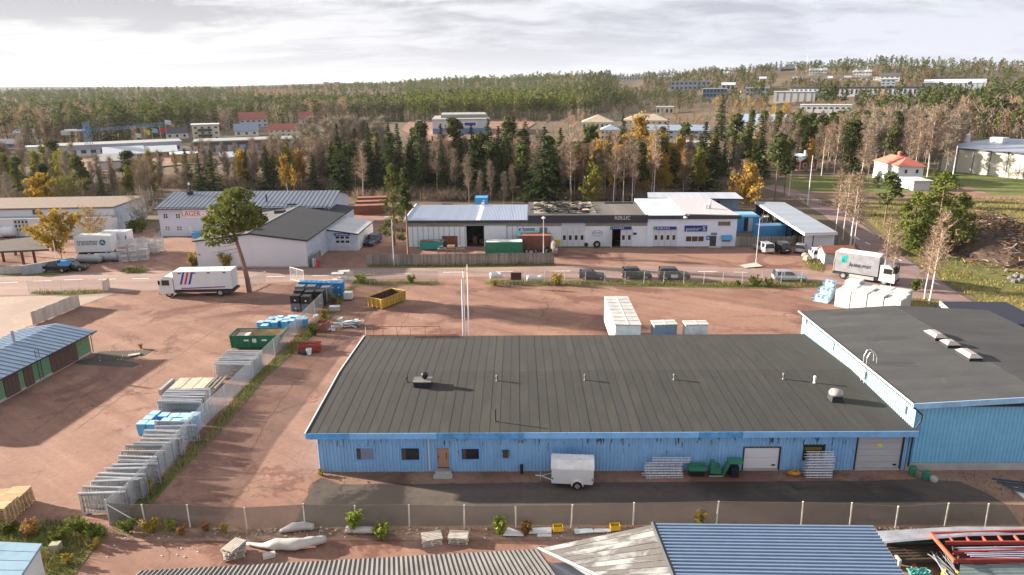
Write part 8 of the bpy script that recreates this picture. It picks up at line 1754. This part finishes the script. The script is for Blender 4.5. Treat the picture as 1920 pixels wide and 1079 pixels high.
# grass tufts, weeds, bushes, litter
def tufts(name,polys,per_m2,h,mats_,seed,w=.05,lean=.35,label=None):
 rng=np.random.default_rng(seed);A=[]
 for pxs in polys:
  P=np.array([tuple(at(x,y))[:2]for x,y in pxs]);mn,mx=P.min(0),P.max(0)
  area=0.5*abs(np.dot(P[:,0],np.roll(P[:,1],1))-np.dot(P[:,1],np.roll(P[:,0],1)));n=int(min(42000,area*per_m2)*((mx-mn).prod()/max(area,.1)))
  n=min(n,160000);q=rng.uniform(mn,mx,(n,2));ins=np.zeros(n,bool);j=len(P)-1
  for i in range(len(P)):
   c=((P[i,1]>q[:,1])!=(P[j,1]>q[:,1]))&(q[:,0]<(P[j,0]-P[i,0])*(q[:,1]-P[i,1])/(P[j,1]-P[i,1]+1e-12)+P[i,0]);ins^=c;j=i
  A.append(q[ins])
 q=np.concatenate(A);n=len(q)
 clump=np.sin(q[:,0]*.9+1.3*np.sin(q[:,1]*.7))*np.cos(q[:,1]*1.1+q[:,0]*.35);hh=h*rng.uniform(.5,1.3,n)*(1+.55*clump)
 a=np.stack([q[:,0],q[:,1],np.full(n,.03)],1);b=a+np.stack([rng.normal(size=n)*lean*hh,rng.normal(size=n)*lean*hh,hh],1)
 me=tri_mesh(name,slivers(a,b,rng.uniform(.6,1.4,n)*w,rng),mats_);me.polygons.foreach_set('material_index',((clump+rng.normal(size=n)*.6>.45)*1 if len(mats_)==2 else np.clip(((clump+rng.normal(size=n)*.6)*1.3+1.2),0,len(mats_)-1).astype(int)).astype(np.int32));me.update()
 o=link(name,me);o['kind']='stuff';return o
gr1=leaf_mat('grass_green',(.085,.105,.025),(.12,.13,.035),trans=.2);gr2=leaf_mat('grass_straw',(.30,.23,.09),(.24,.19,.07),trans=.2);gr3=leaf_mat('weed_yellow',(.42,.30,.05),(.30,.24,.05),trans=.2)
tufts('weeds',[[(-200,1010),(0,988),(95,978),(190,986),(203,1000),(168,1040),(140,1079),(120,1130),(-200,1130)]],55,.42,[gr1,gr1,gr2],1,.05)
tufts('weeds',[[(209,992),(250,958),(300,902),(395,800),(480,708),(548,642),(620,577),(660,538),(670,534),(655,552),(618,600),(570,645),(500,708),(410,815),(320,902),(258,975)]],32,.40,[gr1,gr2,gr1],2,.06)
tufts('weeds',[[(210,992),(560,990),(560,1004),(450,1010),(215,1012)],[(560,992),(1000,990),(1230,990),(1230,1000),(700,1008)],[(1240,988),(1660,990),(1900,992),(1900,998),(1650,998)]],26,.22,[gr2,gr2,gr3],3,.05)
tufts('grass',[[(908,533),(920,527),(1100,528),(1500,530),(1556,533),(1556,538),(1400,541),(1150,536),(930,536)],[(655,533),(665,529),(820,529),(824,532),(700,536)],[(57,552),(60,549),(193,544),(200,549),(130,555)],[(226,510),(240,504),(270,503),(282,508),(262,514),(236,514)],[(688,502),(690,499),(1040,495),(1041,499),(860,502)],[(1503,477),(1530,485),(1543,500),(1543,511),(1520,506),(1508,493)]],30,.34,[gr1,gr2,gr1],4,.08)
tufts('grass',[[(1700,560),(1745,560),(1795,580),(1798,598),(1740,598),(1716,580)],[(1690,480),(1780,500),(1920,540),(2000,620),(1890,600),(1780,535)]],8,.3,[gr1,gr2,gr2],5,.10)
tufts('dry_grass',[[(1610,400),(1660,380),(1800,372),(2100,372),(2100,500),(1900,520),(1790,500),(1700,470)],[(1475,372),(1540,376),(1600,400),(1540,388)]],2.2,.4,[gr2,gr1,gr2],6,.16)
tufts('weeds',[[(1700,884),(1760,884),(1900,896),(1980,930),(1925,998),(1880,940),(1820,908),(1760,902)]],7,.3,[gr2,gr1,gr2],7,.05)
tufts('fallen_leaves',[[(600,893),(640,890),(700,905),(640,908)],[(600,885),(1000,886),(1000,892),(600,892)]],12,.06,[gr3,gr2],8,.06,2.0)
def brush(name,boxes,n,h,m,seed,w=.10):
 rng=np.random.default_rng(seed);P=[]
 for(x0,x1,y0,y1,k)in boxes:
  for _ in range(int(n*k)):
   p=hit(rng.uniform(x0,x1),rng.uniform(y0,y1));P.append((p.x,p.y,p.z))
 P=np.array(P);m_=26;a=np.repeat(P,m_,0)+np.concatenate([rng.normal(size=(len(P)*m_,2))*.5,rng.uniform(0,.3,(len(P)*m_,1))],1)*np.array([1,1,h])
 sc=np.repeat(rng.uniform(.5,1.3,len(P)),m_);b=a+np.stack([rng.normal(size=len(a))*.45*h,rng.normal(size=len(a))*.45*h,rng.uniform(.35,1.0,len(a))*h],1)*sc[:,None]
 me=tri_mesh(name,slivers(a,b,w,rng),m);me.polygons.foreach_set('material_index',rng.integers(0,len(m),len(a)).astype(np.int32));o=link(name,me);o['kind']='stuff'
brush('undergrowth',[(-60,290,350,388,1),(290,660,335,356,1),(655,1000,336,378,1.3),(1000,1215,340,378,1),(1200,1425,310,356,.8)],420,2.8,[LM['B'],LM['B'],LM['G'],LM['O']],1,.11)
brush('undergrowth',[(1050,1340,222,305,1),(1340,1640,190,325,1.5),(1600,1800,236,300,1),(1000,1200,296,340,.6),(560,800,262,330,.7),(-60,300,256,345,.5),(1790,2000,236,256,.5)],420,2.4,[LM['B'],LM['O'],LM['G'],LM['B']],2,.15)
def bush(px,py,h,kind,label,wide=1.0):
 rng=np.random.default_rng(int(px+py));p=at(px,py);t=thing('shrub',label,'shrub',p);sb=MB();limbs=[]
 for i in range(9):
  a=rng.uniform(0,6.28);e=Vector((math.cos(a)*h*.35*wide,math.sin(a)*h*.35*wide,h*rng.uniform(.6,.95)));sb.tube((0,0,0),e,.02*h,.006*h,4,False);limbs.append((Vector((0,0,0)),e))
 part(sb,'stems',bark['B'],t);a,b=twigs(limbs,150,h*.22,rng);pts=np.concatenate([b,a+(b-a)*.5]);pts[:,2]=np.maximum(pts[:,2],.03)
 V=np.concatenate([tri_leaves(pts,rng.normal(size=pts.shape),rng.uniform(.07,.14,len(pts))*max(.6,h),rng),slivers(a,b,.012*h,rng)]);link('foliage',tri_mesh('foliage',V,kind),t)
lh,ly,lo=LM['H'],leaf_mat('bush_gold',(.40,.29,.06),(.30,.23,.06)),leaf_mat('bush_orange',(.33,.18,.06),(.26,.15,.06))
lb=leaf_mat('bush_fresh',(.20,.27,.05),(.26,.30,.06))
bush(717,1011,1.15,lb,'round fresh green bush at the fence foot');bush(666,1000,1.5,lb,'narrow green bush growing through the fence',.5);bush(937,1002,1.1,lb,'light green bush left of the white sheet',.8);bush(987,1003,1.0,lo,'orange leaved bush right of the white sheet',.6)
bush(1312,985,1.0,ly,'dry golden weed shrub in front of the driveway fence',.9);bush(602,893,.5,ly,'small yellow plant at the warehouse corner');bush(283,1000,1.0,ly,'golden weeds at the fence corner',1.1);bush(240,1001,1.1,lh,'green shrub at the fence corner',1.0);bush(322,996,.8,lb,'small green shrub along the front fence');bush(340,1003,.7,lo,'low orange shrub along the front fence',1.3)
bush(274,925,1.0,ly,'yellow leaved shrub on the diagonal fence');bush(385,998,.7,lo,'rusty dry shrub along the front fence');bush(420,1000,.6,ly,'dry yellow shrub along the front fence')
bush(676,533,1.5,lb,'bright green bush at the road end of the diagonal fence',1.3);bush(771,532,1.2,lh,'dark green bush on the low road fence');bush(1045,535,1.6,ly,'tall yellow green bush in the roadside verge',.9);bush(927,537,1.0,ly,'yellow grass clump at the yard entrance',1.6);bush(1415,538,1.5,lh,'wide green bush beside the silver estate car',1.6);bush(1440,538,1.1,lh,'lower green bush beside the silver estate car',1.5);bush(1385,537,.8,lh,'small green bush in the roadside verge')
bush(607,600,1.2,ly,'yellow weed beside the faded red box',.6);bush(625,570,1.2,lh,'green brown bush along the fence near the caged tank',1.2);bush(590,630,1.2,lh,'dark green bush along the fence near the red box',1.3);bush(1717,548,1.6,lh,'green bush at the corner of the side road',1.0);bush(265,655,.6,ly,'yellow weed in the broken asphalt',1.2)
bush(367,502,2.2,ly,'tall yellow shrub left of the pale hall front',.9);bush(426,503,2.4,ly,'tall yellow shrub in front of the pale hall front',.9);bush(250,437,2.4,lh,'dark green conifer shrub left of the lavender building',1.0);bush(265,436,2.8,lh,'second green shrub left of the lavender building',1.2)
for i,(x,y)in enumerate(((60,1005),(150,1000),(110,1018),(20,1000),(180,1010),(175,1030),(130,1060))):bush(x,y,(1.0,1.2,.9,.8,1.0,.6,.7)[i],(lo,lh,lh,lh,lh,ly,ly)[i],('rusty weed at the pallet stacks','tall green weed left of the fence corner','green weed in the middle of the weedy bed','green weed at the left edge under the pallets','green weed at the tip of the weedy bed','yellow weed at the edge of the weedy bed','yellow weed by the white shed corner')[i],1.2)
rl_=random.Random(14);lm=MB()
for i in range(90):
 px,py=rl_.choice([(rl_.uniform(200,560),rl_.uniform(1004,1045)),(rl_.uniform(200,1400),rl_.uniform(985,1010)),(rl_.uniform(150,290),rl_.uniform(655,690))]);p=at(px,py,.06);s=rl_.uniform(.02,.07);lm.box(p,(s*rl_.uniform(1,2.5),s,s*.5),rl_.uniform(0,3))
o=part(lm,'litter',cwhite,None);o['kind']='stuff'
rl_=random.Random(15);lm=MB()
for i in range(260):
 px,py=rl_.choice([(rl_.uniform(400,660),rl_.uniform(992,1004)),(rl_.uniform(1500,1900),rl_.uniform(990,1002)),(rl_.uniform(640,1240),rl_.uniform(992,1004)),(rl_.uniform(1500,1900),rl_.uniform(990,1002))]);p=at(px,py,.07);s=rl_.uniform(.04,.13);lm.box(p,(s*1.4,s,s*.9),rl_.uniform(0,3),.3)
o=part(lm,'rubble',mat('rubble_pink',(.40,.31,.26),.9,var=.25,scale=5),None);o['kind']='stuff'
def big_pine():
 rng=np.random.default_rng(31);p=at(468,549);t=thing('pine_tree','large leaning pine with a wide flat crown beside the livestock truck','pine',p);H=0
 d=ray(440,350);D=math.hypot(p.x,p.y);H=CAMH+d.z*D/math.hypot(d.x,d.y)
 bx=(at(440,549).x-p.x);tr=MB();pts=[Vector((bx*f**1.15+.12*math.sin(f*7),0,H*f))for f in np.linspace(0,.93,9)]
 for i in range(8):tr.tube(pts[i],pts[i+1],.34*(1-.8*i/8)+.03,.34*(1-.8*(i+1)/8)+.03,8,False)
 cl=[];px_m=D/FPX*1.02
 spec=[(430,372,26,10),(455,366,22,9),(412,392,24,10),(445,388,34,11),(470,396,24,9),(398,412,20,10),(425,410,26,10),(455,410,28,10),(484,410,20,8),(395,440,18,10),(415,432,22,9),(440,428,20,9),(402,455,16,8),(470,424,20,7),(430,450,16,7),(440,360,20,8),(492,414,13,6),(388,428,12,7)]
 for k,(x,y,rx,rz)in enumerate(spec):
  for yo in((-.45,.45)if rx>18 else(0,)):
   yy=yo*rx*px_m*1.5+rng.normal()*.5;d=ray(x,y);s=(p.y+yy)/d.y;q=CAM+d*s;c=Vector((q.x-p.x,yy,q.z));cl.append((tuple(c),(rx*px_m*.9,rx*px_m*.95,rz*px_m*.9)))
   f=max(.5,min(.9,(c.z-1.2)/H));a=pts[0].lerp(pts[-1],f/.93);a=Vector((bx*f**1.15,0,H*f));m_=a.lerp(c,.5)+Vector((0,0,-.3));tr.tube(a,m_,.10,.07,5,False);tr.tube(m_,c,.07,.03,5,False)
 for(x,y)in((395,475),(410,466),(420,480)):
  d=ray(x,y);q=CAM+d*(p.y/d.y);c=Vector((q.x-p.x,0,q.z));f=(c.z+.6)/H;a=Vector((bx*f**1.15,0,H*f));tr.tube(a,c,.06,.015,5,False)
 part(tr,'trunk',bark['P'],t)
 V=cloud_crown(cl,210,.42,rng);link('crown',tri_mesh('crown',V,leaf_mat('big_pine_needles',(.11,.13,.036),(.17,.175,.046),rnd=0,scale=.9)),t)
big_pine()
LM['K']=leaf_mat('fresh_pine_needles',(.095,.122,.030),(.15,.168,.042))
def dense_pine(px,py,yt,wpx,label,km,seed,zlow=.1):
 rng=np.random.default_rng(seed);p=at(px,py);D=math.hypot(p.x,p.y);d=ray(px,yt);H=CAMH+d.z*D/math.hypot(d.x,d.y);w=wpx*D/FPX/2
 t=thing('pine_tree',label,'pine',p);part(MB().tube((0,0,0),(0,0,H*.95),.22,.05,7,False),'trunk',bark['P'],t);cl=[]
 for k in range(44):
  f=zlow+(1-zlow)*(k+.5)/44;r=w*(1.0-f)**.55*rng.uniform(.6,1.05)*(.8 if f<.2 else 1);a=rng.uniform(0,6.28);rr_=max(.6,w*.27*(1.15-f*.5));cl.append(((math.cos(a)*r*.85,math.sin(a)*r*.85,H*f),(rr_,rr_,rr_*.5)))
 cl.append(((0,0,H*.95),(.8,.8,1.0)));link('crown',tri_mesh('crown',cloud_crown(cl,300,.30,rng),km),t)
dense_pine(740,462,310,62,'bright green dense pine left of the workshop row',LM['K'],1)
dense_pine(766,482,318,30,'slim pine with a bare lower trunk left of the workshop row',LM['P'],2,.55)
dense_pine(1752,470,324,110,'tallest bushy pine of the bright green clump at the field',LM['K'],3)
dense_pine(1708,460,362,74,'left bushy pine of the bright green clump at the field',LM['K'],4)
dense_pine(1790,472,366,74,'right bushy pine of the bright green clump at the field',LM['K'],5)
dense_pine(1735,478,398,80,'low front pine of the bright green clump at the field',LM['K'],6)
def broad(px,py,yt,wpx,nm,label,kinds,seed,n=420,leaf=.3,lo=.18):
 rng=np.random.default_rng(seed);p=at(px,py);D=math.hypot(p.x,p.y);d=ray(px,yt);H=CAMH+d.z*D/math.hypot(d.x,d.y);w=wpx*D/FPX/2
 t=thing(nm,label,nm.replace('_tree',''),p);tb,limbs=skeleton(H,rng,26,w/H*1.05,lo,.85,.02,.14);part(tb,'trunk',bark['B'],t)
 a,b=twigs(limbs,n,H*.10,rng);a2,b2=twigs(limbs,n//2,H*.09,rng)
 pts=np.concatenate([a+(b-a)*rng.uniform(.2,1.1,(len(a),1)),b2]);V=tri_leaves(pts,rng.normal(size=pts.shape),leaf*rng.uniform(.7,1.4,len(pts)),rng);link('crown',tri_mesh('crown',V,kinds[0]),t)
 link('twigs',tri_mesh('twigs',slivers(np.concatenate([a,a2]),np.concatenate([b,b2]),.05,rng),kinds[1]),t)
broad(116,486,402,112,'maple_tree','spreading golden tree hanging over the white trailer',(LM['W'],LM['B']),1,620,.34,.12)
broad(176,474,392,100,'bare_tree','half bare amber tree behind the white trailer',(LM['Y'],LM['G']),2,520,.16,.12)
broad(86,393,330,66,'maple_tree','large golden yellow tree behind the long white building',(LM['W'],LM['B']),3,560,.42,.1)
broad(140,393,333,90,'leafy_tree','wide yellowish half bare tree behind the long white building',(LM['L'],LM['G']),4,520,.2,.1)
broad(272,432,357,70,'bare_tree','bushy beige bare tree at the corner of the lavender building',(LM['G'],LM['G']),5,620,.12,.08)
broad(1398,396,315,84,'birch_tree','round orange yellow tree beside the rear hall',(LM['Y'],LM['O']),6,700,.38,.08)
broad(1112,386,312,56,'leafy_tree','round yellow green tree behind the brown felt roof',(LM['L'],LM['B']),7,620,.4,.06)
hz=MB().b6(-6000,6000,-400,6500,-3,96);o=part(hz,'haze',[],None);o['kind']='stuff'
hm=bpy.data.materials.new('haze_air');hm.use_nodes=True;g=NT(hm.node_tree);out=g.n('ShaderNodeOutputMaterial');vp=g.n('ShaderNodeVolumePrincipled');vp.inputs['Density'].default_value=.00004;vp.inputs['Color'].default_value=(.86,.88,.95,1);vp.inputs['Anisotropy'].default_value=.2
g.t.links.new(vp.outputs[0],out.inputs['Volume']);o.data.materials.clear();o.data.materials.append(hm)
